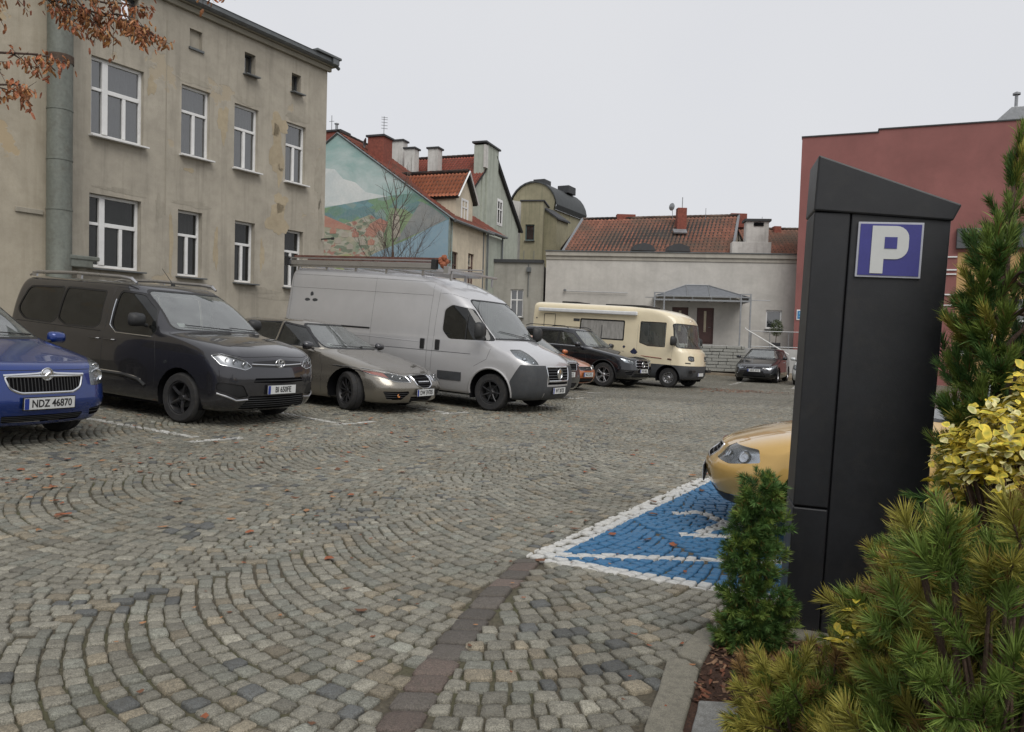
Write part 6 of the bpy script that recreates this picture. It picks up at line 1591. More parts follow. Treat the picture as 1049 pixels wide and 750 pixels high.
    for z in (11.5, 11.65, 11.8, 11.95, 12.05): q.tube([(-4.45, 1.1, z), (-4.2, 1.3, z)], .012, 4)
    q.tube([(-5.2, 1.0, 10.4), (-4.9, 1.1, 10.5)], .02, 5); q.build('aerial', M['steel'], c)
    c = chimney(b, -7.0, 1.0, 9.5, 11.35, .95, .8, BRICK, pots=1)
    q = MB(); q.tube([(-7.3, 1.0, 11.3), (-7.3, 1.0, 12.3)], .018, 5); q.tube([(-7.45, 1, 12), (-7.15, 1, 12)], .012, 4); q.build('aerial', M['steel'], c)
REDT = []
mural_house()

# --- pale green grey house behind it, gable seen obliquely
def green_house():
    b = frame_at('grey_green_house', -2.95, 41.7, 20, label='tall grey green house with red tiled roof and broad chimney stack up its gable', cat='building')
    pl = plaster('grey_green_plaster', (0.40, 0.43, 0.37), (0.17, 0.185, 0.15), None, 0, .7)
    yf, yp, yb = 0, 4.3, 9.0; ze, zp = 8.5, 11.95
    q = MB(); q.prism([(yf, -1), (yb, -1), (yb, ze - .15), (yp, zp), (yf, ze)], -.35, 0, 'XZ'); # placeholder orientation fixed below
    # gable lies in the plane of the frame's x axis (az 20): thickness into +y
    q = MB(); q.prism([(yf, -1), (yb, -1), (yb, ze - .15), (yp, zp), (yf, ze)], 0, .35, 'XZ'); g = q.build('gable_wall', pl, b)
    q = MB(); q.bb((yf, .35, -1), (yf + .3, 8.2, ze)); q.build('front_wall', pl, b)
    q = MB(); q.bb((yb - .3, .35, -1), (yb, 8.2, ze - .15)); q.build('rear_wall', pl, b)
    red = REDT[0]
    tile_roof('roof', tiles_mat('red_roof_tiles', (0.29, 0.08, 0.055), .25), b, (yf - .3, -.12, ze - .2), (yf - .3, 8.3, ze - .2), (yp, -.12, zp + .05), (yp, 8.3, zp + .05), seed=12)
    tile_roof('roof', red, b, (yb + .3, -.12, ze - .35), (yb + .3, 8.3, ze - .35), (yp, -.12, zp + .05), (yp, 8.3, zp + .05), pitch=.5, row=.7, seed=13)
    q = MB(); q.tube([(yp, -.16, zp), (yb + .35, -.16, ze - .4)], .09, 4); q.build('verge_board', DARK_CAP, b)
    # chimney stack on the gable
    q = MB(); q.bb((2.9, -.22, 5), (4.6, .5, 12.3)); q.bb((2.5, -.10, 5), (2.9, .5, 12.2)); st = q.build('chimney', pl, b, bevel=.02)
    q = MB(); q.bb((2.4, -.32, 12.3), (4.72, .6, 12.4)); q.build('chimney_cap', DARK_CAP, st)
    q = MB(); q.bb((2.48, -.24, 10.9), (2.88, -.11, 12.2)); q.build('chimney_render', WHITE_CH, st)
    w = MB(); wall_mesh(w, 5.0, 6.0, 8.0, 9.6, [(5.08, 5.92, 8.08, 9.5)], .03, -.03); s_ = w.build('window_surround', M['white_pvc'], b); window(s_, 5.08, 5.92, 8.08, 9.5, 'cross', y=-.045, depthback=.04, sill=False, fr=.07)
    for (x, y, z0, z1, w_, d) in ((-8.0 + .63, 46, 9, 12.65, 1.25, .6), (-6.27, 45, 8.5, 12.0, .65, .6), (-4.9, 45, 8.5, 12.05, .65, .6)):
        # world -> frame
        p = b.matrix_world.inverted() if False else None
        a = R(90 - 20); dx, dy = x + 2.95, y - 41.7; lx = dx * math.cos(a) + dy * math.sin(a); ly = -dx * math.sin(a) + dy * math.cos(a)
        chimney(b, lx, ly, z0, z1, d, w_, WHITE_CH)
    # low lean-to
    o = frame_at('lean_to_house', -1.80, 39.9, 20, label='low pale green extension with a small red lean-to roof and grey downpipes', cat='building')
    q = MB(); q.bb((0, 0, -1), (3.0, 2.2, 6.6)); q.build('wall', pl, o)
    tile_roof('roof', red, o, (-.1, -.2, 6.75), (3.1, -.2, 6.75), (-.1, 1.9, 8.0), (3.1, 1.9, 8.0), seed=15)
    q = MB(); q.tube([(.05, -.25, 6.72), (3.1, -.25, 6.72)], .07, 8); q.tube([(.1, -.08, 6.7), (.1, -.08, 0)], .05, 8); q.tube([(2.9, -.08, 6.7), (2.9, -.08, 0)], .05, 8); q.build('gutter', M['zinc'], o, smooth=True)
green_house()

# --- olive building with a vaulted roof far behind
def vault_house():
    ol = plaster('olive_plaster', (0.30, 0.275, 0.185), (0.12, 0.125, 0.075), None, 0, .8)
    dk = pm('vault_roof_sheet', (0.055, 0.06, 0.062), .7, .1, var=.25, streak=True)
    b = frame_at('vaulted_hall', 2.79, 58, 118, label='olive hall with a dark vaulted roof and two roof vents, far behind the grey wall', cat='building')
    pts = [(-3.9, -1), (0, -1), (0, 11.0)] + [(-1.75 + 1.95 * math.cos(a) * 1.0, 11.0 + 2.1 * math.sin(a)) for a in np.linspace(.28, math.pi - .28, 12)] + [(-3.9, 11.0)]
    q = MB(); q.prism(pts, 0, .3, 'XZ'); q.build('gable_wall', ol, b)
    q = MB(); q.bb((-.25, .3, -1), (0, 5.6, 11.0)); q.build('side_wall', ol, b)
    q = MB(); arc = [(.15, 10.95)] + [(-1.75 + 2.1 * math.cos(a), 11.05 + 2.15 * math.sin(a)) for a in np.linspace(.12, math.pi - .12, 14)] + [(-4.0, 10.95)]
    n = len(arc); q.add([(x, -.12, z) for x, z in arc] + [(x, 5.8, z) for x, z in arc], [(i, i + 1, n + i + 1, n + i) for i in range(n - 1)]); q.add([(x * .985 - .02, -.12, z - .12) for x, z in arc] + [(x, -.12, z) for x, z in arc], [(i, i + 1, n + i + 1, n + i) for i in range(n - 1)]); q.build('roof', dk, b, smooth=True)
    q = MB(); q.bb((-2.4, 1.2, 13.0), (-1.4, 2.4, 13.6)); q.bb((-1.2, 3.2, 12.8), (-.2, 4.6, 13.4)); q.build('roof_vent', DARK_CAP, b, bevel=.03)
    t = frame_at('stair_tower', .31, 55, 100, label='narrow olive tower with one small dark window in front of the vaulted hall', cat='building')
    q = MB(); wall_mesh(q, 0, 1.62, -1, 10.95, [(.36, 1.02, 8.15, 9.3)], .3); q.bb((0, .3, -1), (1.62, 2.8, 10.95)); q.v = q.v; q.build('wall', ol, t)
    window(t, .36, 1.02, 8.15, 9.3, 'one', y=.12, fr=.07, mat=pm('green_frame', (0.08, 0.13, 0.13), .5), depthback=.16)
    q = MB(); q.bb((-.08, -.08, 10.95), (1.72, 2.9, 11.05)); q.build('roof', DARK_CAP, t)
    s_ = frame_at('side_block', 1.95, 55.6, 118, label='olive stair block with a sloping grey roof right of the narrow tower', cat='building')
    q = MB(); q.prism([(0, -1), (1.1, -1), (1.1, 9.8), (0, 10.6)], 0, 2.0, 'XZ'); q.build('wall', ol, s_)
    q = MB(); q.prism([(-.1, 10.62), (1.25, 9.72), (1.25, 9.84), (-.1, 10.76)], -.1, 2.1, 'XZ'); q.build('roof', DARK_CAP, s_)
    w = frame_at('white_gabled_house', -.35, 57.2, 100, label='scrap of white wall between the grey green house and the olive tower', cat='building')
    q = MB(); q.prism([(-1.2, -1), (.9, -1), (.9, 9.2), (1.2, 11.2), (-1.2, 11.6)], 0, 2, 'XZ'); q.build('wall', WHITE_CH, w)
    q = MB(); q.prism([(-1.2, 9.7), (.95, 9.4), (.95, 9.52), (-1.2, 9.82)], -.1, .02, 'XZ'); q.build('ledge', DARK_CAP, w)
vault_house()

# --- long tiled roofs behind the grey wall
def tiled_houses():
    old = tiles_mat('old_brown_tiles', (0.27, 0.12, 0.08), .92, (0.14, 0.10, 0.075)); wl = plaster('far_plaster', (0.36, 0.32, 0.25), (0.16, 0.14, 0.11))
    b = empty('long_tiled_house', (0, 0, 0), 0, 'long house with an old red and brown tiled roof above the grey wall', 'building')
    tile_roof('roof', old, b, (2.95, 49.6, 6.6), (13.75, 48.6, 6.8), (4.66, 53.5, 9.54), (15.26, 52.5, 9.95), pitch=.26, row=.36, seed=21)
    tile_roof('roof', old, b, (2.4, 57.4, 6.6), (16.6, 56.2, 6.6), (4.66, 53.5, 9.54), (15.26, 52.5, 9.95), pitch=.6, row=.8, seed=22)
    q = MB(); q.add([(3.2, 49.9, -1), (13.7, 48.95, -1), (16.6, 56.2, -1), (2.9, 57.0, -1), (3.2, 49.9, 6.6), (13.7, 48.95, 6.7), (16.6, 56.2, 6.6), (2.9, 57.0, 6.6), (15.2, 52.5, 9.85), (4.75, 53.5, 9.45)], [(0, 1, 5, 4), (1, 2, 6, 8, 5), (2, 3, 7, 6), (3, 0, 4, 9, 7)]); q.build('wall', wl, b)
    for p_, r_ in (((2.9, 49.5, 6.55), (4.66, 53.5, 9.60)), ((13.8, 48.5, 6.75), (15.3, 52.5, 10.0))):
        q = MB(); q.tube([p_, r_], .09, 5); q.build('verge_flashing', M['steel'], b)
    chimney(b, 7.65, 53.4, 9.2, 9.95, 1.3, .6, BRICK, False)
    c = chimney(b, 11.15, 51.6, 8.6, 10.2, .62, .62, BRICK, False)
    q = MB(); q.tube([(11.2, 51.6, 10.2), (11.2, 51.6, 10.95)], .03, 5); q.build('aerial', M['steel'], c)
    q = MB(); q.lathe([(0, .08), (.15, .05), (.26, 0)], (0, 0, 0), 'X', 14); d = q.build('satellite_dish', M['steel'], c, smooth=True, fixn=False); d.location = (10.45, 51.4, 10.25); d.rotation_euler = (0, 0, R(215))
    q = MB(); q.tube([(10.55, 51.5, 9.4), (10.5, 51.45, 10.2)], .02, 5); q.tube([(13.0, 52.4, 9.6), (13.0, 52.4, 10.4)], .02, 5); q.build('aerial', M['steel'], c)
    chimney(b, 13.0, 53.2, 9.3, 9.98, 1.5, .5, BRICK, False); chimney(b, 15.35, 52.9, 9.2, 10.15, 1.1, .7, BRICK, False)
    q = MB(); q.box((10.95, 50.9, 8.55), (.9, .1, .5), rot=Matrix.Rotation(R(-55), 3, 'X')); q.build('roof_light', M['steel'], b)
    for x in (8.2, 10.4):
        q = MB(); q.prism([(-.75, 0), (.75, 0), (.6, .32), (0, .50), (-.6, .32)], 0, 1.6, 'XZ'); q.v = [(v[0] + x, v[1] + 49.35 - x * .09, v[2] + 6.95) for v in q.v]; d = q.build('eyebrow_dormer', DARK_CAP, b)
    c2 = empty('white_chimney_house', (0, 0, 0), 0, 'white rendered chimney block with dark flat cap beside the end of the long roof', 'building')
    q = MB(); q.box((15.25, 48.4, 4.6), (1.38, .9, 8.6), R(-7)); q.box((14.9, 48.3, 3.6), (2.4, .8, 8.0), R(-7)); q.build('wall', WHITE_CH, c2, bevel=.02)
    q = MB(); q.box((15.25, 48.4, 8.98), (1.62, 1.15, .14), R(-7)); q.build('chimney_cap', DARK_CAP, c2); q = MB(); q.box((15.25, 47.93, 8.72), (.6, .08, .22), R(-7)); q.build('flue_opening', M['cavity'], c2)
    d = empty('brown_tiled_house', (0, 0, 0), 0, 'brown tiled roof between the white chimney and the red building', 'building')
    tile_roof('roof', old, d, (16.0, 51.9, 7.2), (22.5, 50.9, 7.2), (16.0, 55.0, 9.42), (22.5, 54.0, 9.42), pitch=.26, seed=31)
    q = MB(); q.add([(16, 52.2, -1), (22.5, 51.2, -1), (22.5, 51.2, 7.2), (16, 52.2, 7.2), (16, 55.2, -1), (16, 55.2, 9.3), (22.5, 54.2, 9.3), (22.5, 54.2, -1)], [(0, 1, 2, 3), (0, 4, 5, 3), (4, 7, 6, 5)]); q.build('wall', wl, d)
    q = MB(); q.tube([(17.6, 54.6, 9.4), (17.6, 54.6, 10.3)], .02, 5); q.build('aerial', M['steel'], d); chimney(d, 18.6, 54.4, 9.1, 9.6, .5, .5, BRICK, False)
tiled_houses()

# --- long grey single storey building with the entrance
def grey_building():
    gp = plaster('light_grey_plaster', (0.50, 0.48, 0.445), (0.30, 0.285, 0.26), None, 0, .30, .15, 1, .25)
    gp2 = plaster('old_grey_plaster', (0.34, 0.33, 0.295), (0.17, 0.165, 0.14), None, 0, .6, .2, 1, .3)
    AZ = 97.57
    b = frame_at('grey_entrance_building', 1.68, 41, AZ, label='long light grey building with a metal canopy over brown doors', cat='building')
    q = MB(); wall_mesh(q, 0, 13.4, -1, 5.62, [(8.04, 8.92, 1.12, 3.02), (6.76, 7.60, 1.12, 3.02), (11.56, 12.36, 2.02, 2.98)], .4)
    q.bb((0, .4, -1), (13.4, 9, 5.4)); q.build('wall', gp, b)
    q = MB(); q.bb((-.02, -.05, 5.42), (13.4, .0, 5.62)); q.bb((-.04, -.14, 5.62), (13.4, .45, 5.86)); q.build('parapet', plaster('parapet_plaster', (0.42, 0.395, 0.345), (0.2, 0.19, 0.165), None, 0, .5), b, bevel=.02)
    q = MB(); q.bb((-.06, -.20, 5.86), (13.4, .5, 5.90)); q.build('coping', M['zinc'], b)
    window(b, 11.56, 12.36, 2.02, 2.98, 'one', y=.10, fr=.075, sill=True)
    for x0, x1 in ((8.04, 8.92), (6.76, 7.60)):
        br = pm('brown_door_%d' % int(x0), (0.075, 0.032, 0.026), .5, var=.2, scale=6)
        q = MB(); q.bb((x0, .12, 1.12), (x1, .18, 3.02)); q.bb((x0, .08, 1.12), (x0 + .08, .18, 3.02)); q.bb((x1 - .08, .08, 1.12), (x1, .18, 3.02)); q.bb((x0, .08, 2.94), (x1, .18, 3.02)); q.bb((x0 + .12, .09, 1.2), (x1 - .12, .12, 1.75))
        d = q.build('door', br, b, bevel=.006); q = MB(); xm = (x0 + x1) / 2; q.bb((xm - .06, .095, 1.75), (xm + .06, .119, 2.85)); q.build('door_pane', pm('door_pane', (0.42, 0.36, 0.25), .3, var=.2, scale=5), d)
        q = MB(); q.tube([(x1 - .15, .08, 2.0), (x1 - .15, .04, 2.0), (x1 - .26, .04, 2.0)], .012, 6); q.build('handle', M['chrome'], d)
    q = MB(); q.tube([(1.05, -.12, 3.74), (4.4, -.12, 3.70)], .022, 6); q.tube([(1.08, 0, 3.74), (1.08, -.14, 3.74)], .02, 6); q.lathe([(0, -.08), (.07, -.05), (.08, .04), (0, .08)], (1.06, -.16, 3.78), 'Z', 10); q.build('lamp_arm', M['steel'], b, smooth=True)
    # canopy
    q = MB(); y0 = -2.0; x0, x1 = 5.75, 10.35
    q.add([(x0, y0, 3.48), (x1, y0, 3.48), (x1, -.02, 3.48), (x0, -.02, 3.48), (7.35, -.9, 4.12), (8.45, -.9, 4.12), (8.45, -.02, 4.14), (7.35, -.02, 4.14)], [(0, 1, 5, 4), (1, 2, 6, 5), (3, 0, 4, 7), (4, 5, 6, 7)])
    cr_ = q.build('canopy', pm('canopy_sheet', (0.17, 0.18, 0.195), .45, .25, var=.12, dirt=.2), b, fixn=False)
    q = MB(); q.bb((x0 - .02, y0 - .03, 3.26), (x1 + .02, y0 + .02, 3.34)); q.bb((x0 - .02, y0 - .03, 3.46), (x1 + .02, y0 + .03, 3.52)); q.bb((x0 - .02, y0, 3.26), (x0 + .04, -.02, 3.50)); q.bb((x1 - .04, y0, 3.26), (x1 + .02, -.02, 3.50))
    for x in np.linspace(x0, x1, 6): q.bb((x - .02, y0 - .02, 3.3), (x + .02, y0 + .02, 3.5)); q.bb((x - .02, y0, 3.30), (x + .02, -.02, 3.34))
    for p, r_ in (((x0, y0, 3.5), (7.35, -.9, 4.14)), ((x1, y0, 3.5), (8.45, -.9, 4.14)), ((7.35, -.9, 4.14), (7.35, -.02, 4.15)), ((8.45, -.9, 4.14), (8.45, -.02, 4.15)), ((7.35, -.9, 4.14), (8.45, -.9, 4.14)), ((7.35, y0, 3.5), (7.35, -.9, 4.14)), ((8.45, y0, 3.5), (8.45, -.9, 4.14))): q.tube([p, r_], .025, 5)
    q.tube([(x1, y0, 3.36), (x1 + 1.0, y0, 3.36)], .02, 5); q.tube([(x0, y0, 3.40), (x0 - .5, y0, 3.40)], .02, 5)
    q.build('canopy_frame', M['steel'], cr_)
    for px in (9.95, 10.42): 
        q = MB(); q.bb((px - .035, y0 - .035, .98), (px + .035, y0 + .035, 3.66)); q.build('canopy_post', M['steel'], cr_)
    for px in (5.72, 6.2):
        q = MB(); q.bb((px - .035, y0 - .035, .98), (px + .035, y0 + .035, 3.66)); q.build('canopy_post', M['steel'], cr_)
    q = MB(); q.bb((5.68, y0 - .04, 3.62), (6.24, y0 + .04, 3.67)); q.bb((9.91, y0 - .04, 3.62), (10.46, y0 + .04, 3.67)); q.build('post_head', M['steel'], cr_)
    # raised platform and steps of rough stone
    st = frame_at('entrance_steps', 1.68, 41, AZ, label='grey stone steps and pale landing leading up to the brown doors', cat='steps')
    q = MB(); q.bb((10.2, -2.1, -.8), (13.38, -.002, .98)); q.bb((5.6, -2.1, -.8), (10.2, -.002, 1.08)); q.build('landing', plaster('landing_concrete', (0.40, 0.40, 0.39), (0.2, 0.2, 0.185), None, 0, .4), st, bevel=.015)
    sm = granite('step_stone', (0.30, 0.30, 0.275)); rg = np.random.default_rng(9)
    for k in range(8):
        q = MB(); z1 = 1.08 - .155 * k; x = 5.6; yb = -2.1 - .20 * k
        while x < 10.15:
            w_ = min(rg.uniform(.35, .75), 10.2 - x)
            if w_ < .1: break
            q.box((x + w_ / 2, yb - .10 - rg.uniform(0, .02), z1 - .078 - rg.uniform(0, .012)), (w_ - .022, .23, .128), rg.normal() * .012); x += w_
        q.build('step', sm, st, bevel=.012)
    q = MB(); q.bb((5.6, -3.6, -.9), (10.15, -2.1, -.2)); q.build('step_core', M['cavity'], st)
    # railings
    rl = frame_at('railing', 1.68, 41, AZ, label='thin steel railing round the landing with one pale sloping handrail', cat='railing')
    q = MB()
    for z in (.98 + .86, .98 + .10): q.tube([(10.5, -2.0, z), (13.3, -2.0, z)], .02, 6)
    for x in (10.5, 11.4, 12.3, 12.9, 13.2): q.tube([(x, -2.0, .95), (x, -2.0, 1.84)], .02, 6)
    for x in (10.46, 10.52, 13.0, 13.1): q.tube([(x, -2.0, .95), (x, -2.0, 1.84)], .014, 6)
    q.build('rail', M['steel'], rl, smooth=True)
    q = MB(); q.tube([(10.2, -2.05, 1.98), (10.2, -2.3, 1.92), (11.9, -4.0, .75)], .03, 8); q.build('handrail', pm('white_rail', (0.66, 0.66, 0.64), .4, var=.05), rl, smooth=True)
    # planter
    pt = frame_at('potted_bush', 1.68, 41, AZ, label='small clipped bush in a dark square pot under the window on the landing', cat='plant')
    q = MB(); q.bb((11.72, -1.2, .98), (12.10, -.82, 1.30)); q.build('pot', M['ink'], pt, bevel=.02)
    q = MB(); q.tube([(11.9, -1.0, 1.25), (11.92, -1.0, 1.8)], .02, 5); q.build('stem', pm('bark', (0.09, 0.065, 0.045), .9), pt)
    q = MB()
    for i in range(900):
        d = Vector(rg.normal(size=3)).normalized(); r_ = rg.uniform(.15, 1) ** .5; p = Vector((11.92, -1.0, 2.05)) + Vector((d.x * .34, d.y * .30, d.z * .46)) * r_
        if p.z < 1.5: continue
        a = Vector(rg.normal(size=3)).normalized() * .035; c_ = a.cross(Vector(rg.normal(size=3))).normalized() * .02; q.add([p - a, p + c_, p + a, p - c_], [(0, 1, 2, 3)])
    q.build('foliage', pm('box_leaves', (0.055, 0.075, 0.025), .7, var=.3, scale=14), pt, fixn=False)
    # old section further left
    o = frame_at('old_grey_building', 1.60, 41.35, AZ, label='lower weathered grey building with one white cross window left of the canopy building', cat='building')
    q = MB(); wall_mesh(q, -6.5, -.02, -1, 5.25, [(-1.82, -1.10, 2.28, 3.80)], .4); q.bb((-6.5, .4, -1), (-.02, 6, 5.1)); q.build('wall', gp2, o)
    q = MB(); q.bb((-6.5, -.10, 5.25), (-.05, .45, 5.42)); q.build('coping', DARK_CAP, o)
    window(o, -1.82, -1.10, 2.28, 3.80, 'cross', y=.10, fr=.06)
    q = MB(); q.tube([(-.85, -.06, 5.2), (-.85, -.06, 3.4)], .025, 6); q.bb((-.95, -.2, 4.75), (-.72, -.02, 5.0)); q.bb((-1.15, -.1, 5.42), (-1.12, -.07, 5.9)); q.bb((-.6, -.1, 5.42), (-.57, -.07, 5.9)); q.build('lamp_bracket', M['zinc'], o)
grey_building()

# --- red building on the right
def red_building():
    b = frame_at('red_building', 14.07, 38, 112, label='large dark red plastered building with an ochre ground floor behind the pine', cat='building')
    rp = plaster('red_plaster', (0.265, 0.108, 0.098), (0.20, 0.09, 0.08), None, 0, .3, .12, .6)
    q = MB(); wall_mesh(q, 0, 3.44, -1, 11.5, [], .4); wall_mesh(q, 3.44, 7.0, -1, 11.64, [], .4); wall_mesh(q, 7.0, 16, 5.75, 11.64, [], .4); q.bb((0, .4, -1), (.4, 14, 11.5)); q.bb((.4, .4, 11.1), (16, 14, 11.3)); q.build('wall', rp, b)
    q = MB(); q.bb((-.03, -.05, 11.5), (3.44, .45, 11.56)); q.bb((3.40, -.05, 11.64), (16, .45, 11.70)); q.build('coping', DARK_CAP, b)
    oc = plaster('ochre_plaster', (0.56, 0.36, 0.16), (0.36, 0.22, 0.11), None, 0, .2, .12)
    q = MB(); wall_mesh(q, 7.0, 16, -1, 5.75, [(7.2, 8.6, 1.0, 3.4), (9.4, 11.5, 1.0, 3.6)], .35, .05); q.build('ground_floor', oc, b)
    for a, c in ((7.2, 8.6), (9.4, 11.5)): window(b, a, c, 1.0, 3.4 if a < 8 else 3.6, 'cross', y=.15)
    q = MB(); q.bb((6.9, -.22, 5.90), (16, .0, 6.82)); sg = q.build('sign_band', pm('sign_grey', (0.075, 0.08, 0.085), .5, var=.1), b, bevel=.02)
    text_part('sign_letter', 'M', .62, pm('sign_white', (0.7, 0.7, 0.7), .5), sg, Vector((9.08, -.235, 6.33)), Matrix(((1, 0, 0), (0, 0, -1), (0, 1, 0))), .01, .0)
    # glazed strip left of the tree
    q = MB()
    for z in (2.75, 3.25, 3.75, 4.7, 4.9, 5.5): q.bb((6.0, -.06, z), (6.98, -.0, z + .06))
    q.build('facade_rail', M['white_pvc'], b)
    # blue notice
    s_ = frame_at('wall_sign', 14.07, 38, 112, label='small blue and white notice on the left edge of the red wall', cat='sign')
    q = MB(); q.bb((.10, -.04, 2.46), (.50, -.003, 2.98)); pl_ = q.build('panel', M['white_pvc'], s_, bevel=.01)
    q = MB(); q.bb((.14, -.046, 2.52), (.46, -.041, 2.92)); f = q.build('panel_field', pm('sign_blue', (0.03, 0.16, 0.36), .5), pl_)
    q = MB(); q.bb((.20, -.052, 2.74), (.40, -.047, 2.86)); q.bb((.20, -.052, 2.60), (.40, -.047, 2.66)); q.build('panel_mark', pm('sign_pale_blue', (0.15, 0.38, 0.55), .5), f)
    # roof plant
    u = frame_at('roof_light', 14.07, 38, 112, label='grey metal roof box with a thin vent pipe on top of the red building', cat='roof light')
    q = MB(); q.prism([(8.2, 11.66), (12.5, 11.66), (12.5, 12.3), (8.85, 12.3)], .1, 2.5, 'XZ'); k = q.build('housing', M['steel'], u, bevel=.02)
    q = MB(); q.tube([(9.1, .6, 12.2), (9.1, .6, 13.0)], .07, 8); q.lathe([(.16, 0), (.16, .08), (0, .16)], (9.1, .6, 12.96), 'Z', 12); q.build('vent_pipe', M['steel'], u, smooth=True)
red_building()

# pavement strip before the steps
q = MB(); a_ = R(90 - 97.57)
def WL(x, y): return (1.68 + x * math.cos(a_) - y * math.sin(a_), 41 + x * math.sin(a_) + y * math.cos(a_))
n = 20; top = []; 
vs = []
for i in range(n + 1):
    x = lerp(-6, 13.4, i / n); p = WL(x, -3.95); r_ = WL(x, 0); vs += [(p[0], p[1], gz(*p) - .1), (p[0], p[1], gz(*p) + .10), (r_[0], r_[1], gz(*r_) + .10)]
q.add(vs, [(3 * i, 3 * i + 3, 3 * i + 4, 3 * i + 1) for i in range(n)] + [(3 * i + 1, 3 * i + 4, 3 * i + 5, 3 * i + 2) for i in range(n)])
o = q.build('pavement', pm('pavement_brown', (0.20, 0.165, 0.12), .9, var=.25, scale=3, bmp=.3), None, fixn=False); tag(o, kind='structure')
# ------------------------------------------------------------------ parking pillar
def pillar():
    az = 104.0; t = azv(az); n_in = Vector((-t.y, t.x, 0))       # into the pillar, away from the camera
    o = frame_at('parking_pillar', 1.275, 3.40, az, gz(1.28, 3.4), label='tall black ticket machine pillar with slanted top and blue P sign', cat='ticket machine')
    z0 = -.05; zt = 1.90; w0, w1 = .54, .552; D = .26
    bm_ = pm('black_powder_coat', (0.0125, 0.0135, 0.016), .48, var=.18, scale=5, bmp=.06, bscale=240, dirt=.10)
    def face(mb, xa0, xa1, xb0, xb1, za, zb_, y0, y1):
        mb.add([(xa0, y0, za), (xa1, y0, za), (xb1, y0, zb_), (xb0, y0, zb_), (xa0, y1, za), (xa1, y1, za), (xb1, y1, zb_), (xb0, y1, zb_)], [(0, 1, 2, 3), (4, 7, 6, 5), (0, 4, 5, 1), (1, 5, 6, 2), (2, 6, 7, 3), (3, 7, 4, 0)])
    wl = lambda z: lerp(w0, w1, z / zt)
    zs = .575
    q = MB(); face(q, .0, .148, -.0, .150, zs + .004, zt - .004, 0, D); face(q, 0, .148, 0, .148, z0, zs - .004, .0, D); q.build('side_panel', bm_, o, bevel=.006)
    q = MB(); face(q, .154, wl(zs), .156, w1, zs * 0 + z0, zt - .004, .003, D - .004); q.build('front_panel', bm_, o, bevel=.006)
    q = MB(); q.bb((.01, .012, z0), (w0 - .02, D - .02, zt)); q.build('core', M['cavity'], o)
    q = MB(); q.prism([(-.004, zt), (w1 + .004, zt - .035), (w1 + .034, zt + .035), (.0, zt + .245)], -.012, D + .01, 'XZ'); q.build('cap', bm_, o, bevel=.008)
    # P sign
    s0 = .175; q = MB(); q.box((s0 + .14, -.004, 1.735), (.262, .008, .240)); sg = q.build('parking_sign', pm('sign_white_film', (0.42, 0.43, 0.48), .45, var=.04), o, bevel=.002)
    bl = pm('parking_blue', (0.035, 0.035, 0.21), .35, var=.08, scale=12, coat=.2); wt = pm('parking_white', (0.56, 0.57, 0.56), .4, var=.03)
    q = MB(); q.box((s0 + .14, -.0095, 1.735), (.244, .003, .222)); q.build('sign_field', bl, sg)
    q = MB(); X0 = s0 + .066; x2 = X0 + .148; zb_, zt_ = 1.632, 1.838; st = .052; zc_ = 1.695; r = .052
    outer = [(X0, zb_), (X0 + st, zb_), (X0 + st, zc_)] + [(x2 - r + r * math.cos(a), zc_ + r + r * math.sin(a)) for a in np.linspace(-math.pi / 2, 0, 7)] + [(x2 - r + r * math.cos(a), zt_ - r + r * math.sin(a)) for a in np.linspace(0, math.pi / 2, 7)] + [(X0, zt_)]
    q.prism(outer, -.0145, -.0112, 'XZ'); q.build('letter', wt, sg)
    q = MB(); q.bb((X0 + st, -.0165, zc_ + .045), (X0 + st + .050, -.0146, zt_ - .048)); q.build('letter_counter', bl, sg)
    o.rotation_euler = (0, R(1.5), R(90 - az))
pillar()

# ------------------------------------------------------------------ conifers
def leaf_mat(name, rough=.55, trans=.25):
    m, nt, bs = newmat(name); at = N(nt, 'ShaderNodeAttribute', attribute_name='tone'); nt.links.new(at.outputs['Color'], bs.inputs['Base Color'])
    v = coords(nt); r = N(nt, 'ShaderNodeMapRange'); nt.links.new(noise_t(nt, v, 30, 3), r.inputs[0]); r.inputs['To Min'].default_value = rough - .1; r.inputs['To Max'].default_value = rough + .1
    nt.links.new(r.outputs[0], bs.inputs['Roughness']); bs.inputs['Specular IOR Level'].default_value = .3
    return m
NEEDLE = leaf_mat('pine_needles'); LEAF = leaf_mat('broad_leaves', .5)
BARK = pm('pine_bark', (0.085, 0.055, 0.038), .9, var=.3, scale=30, bmp=.5, bscale=90)

def shoot_template(rg, nn=110, L=.13, nl=.05, wid=.0011, open_=.75, tuft=.25):
    """one candle: needles round a short stem, pointing forwards; returns (verts n,3,3) and parameter along shoot"""
    t = rg.uniform(0, 1, nn) ** .8; ph = rg.uniform(0, 2 * np.pi, nn)
    ang = open_ * (1 - .45 * t) + rg.normal(size=nn) * .14
    ang = np.where(rg.random(nn) < tuft, ang * .55, ang)
    base = np.stack([np.zeros(nn), np.zeros(nn), t * L], 1) + np.stack([np.cos(ph), np.sin(ph), np.zeros(nn)], 1) * .002
    d = np.stack([np.sin(ang) * np.cos(ph), np.sin(ang) * np.sin(ph), np.cos(ang)], 1)
    ln = nl * rg.uniform(.75, 1.15, nn)
    tip = base + d * ln[:, None]; tip[:, 2] += 0
    side = np.cross(d, rg.normal(size=(nn, 3))); side /= np.linalg.norm(side, axis=1)[:, None] + 1e-9
    mid = base + d * ln[:, None] * .5 + rg.normal(size=(nn, 3)) * ln[:, None] * .03
    w = wid
    V = np.stack([base - side * w * .8, base + side * w * .8, mid + side * w, tip, mid - side * w], 1)   # 5-gon blade
    return V, t

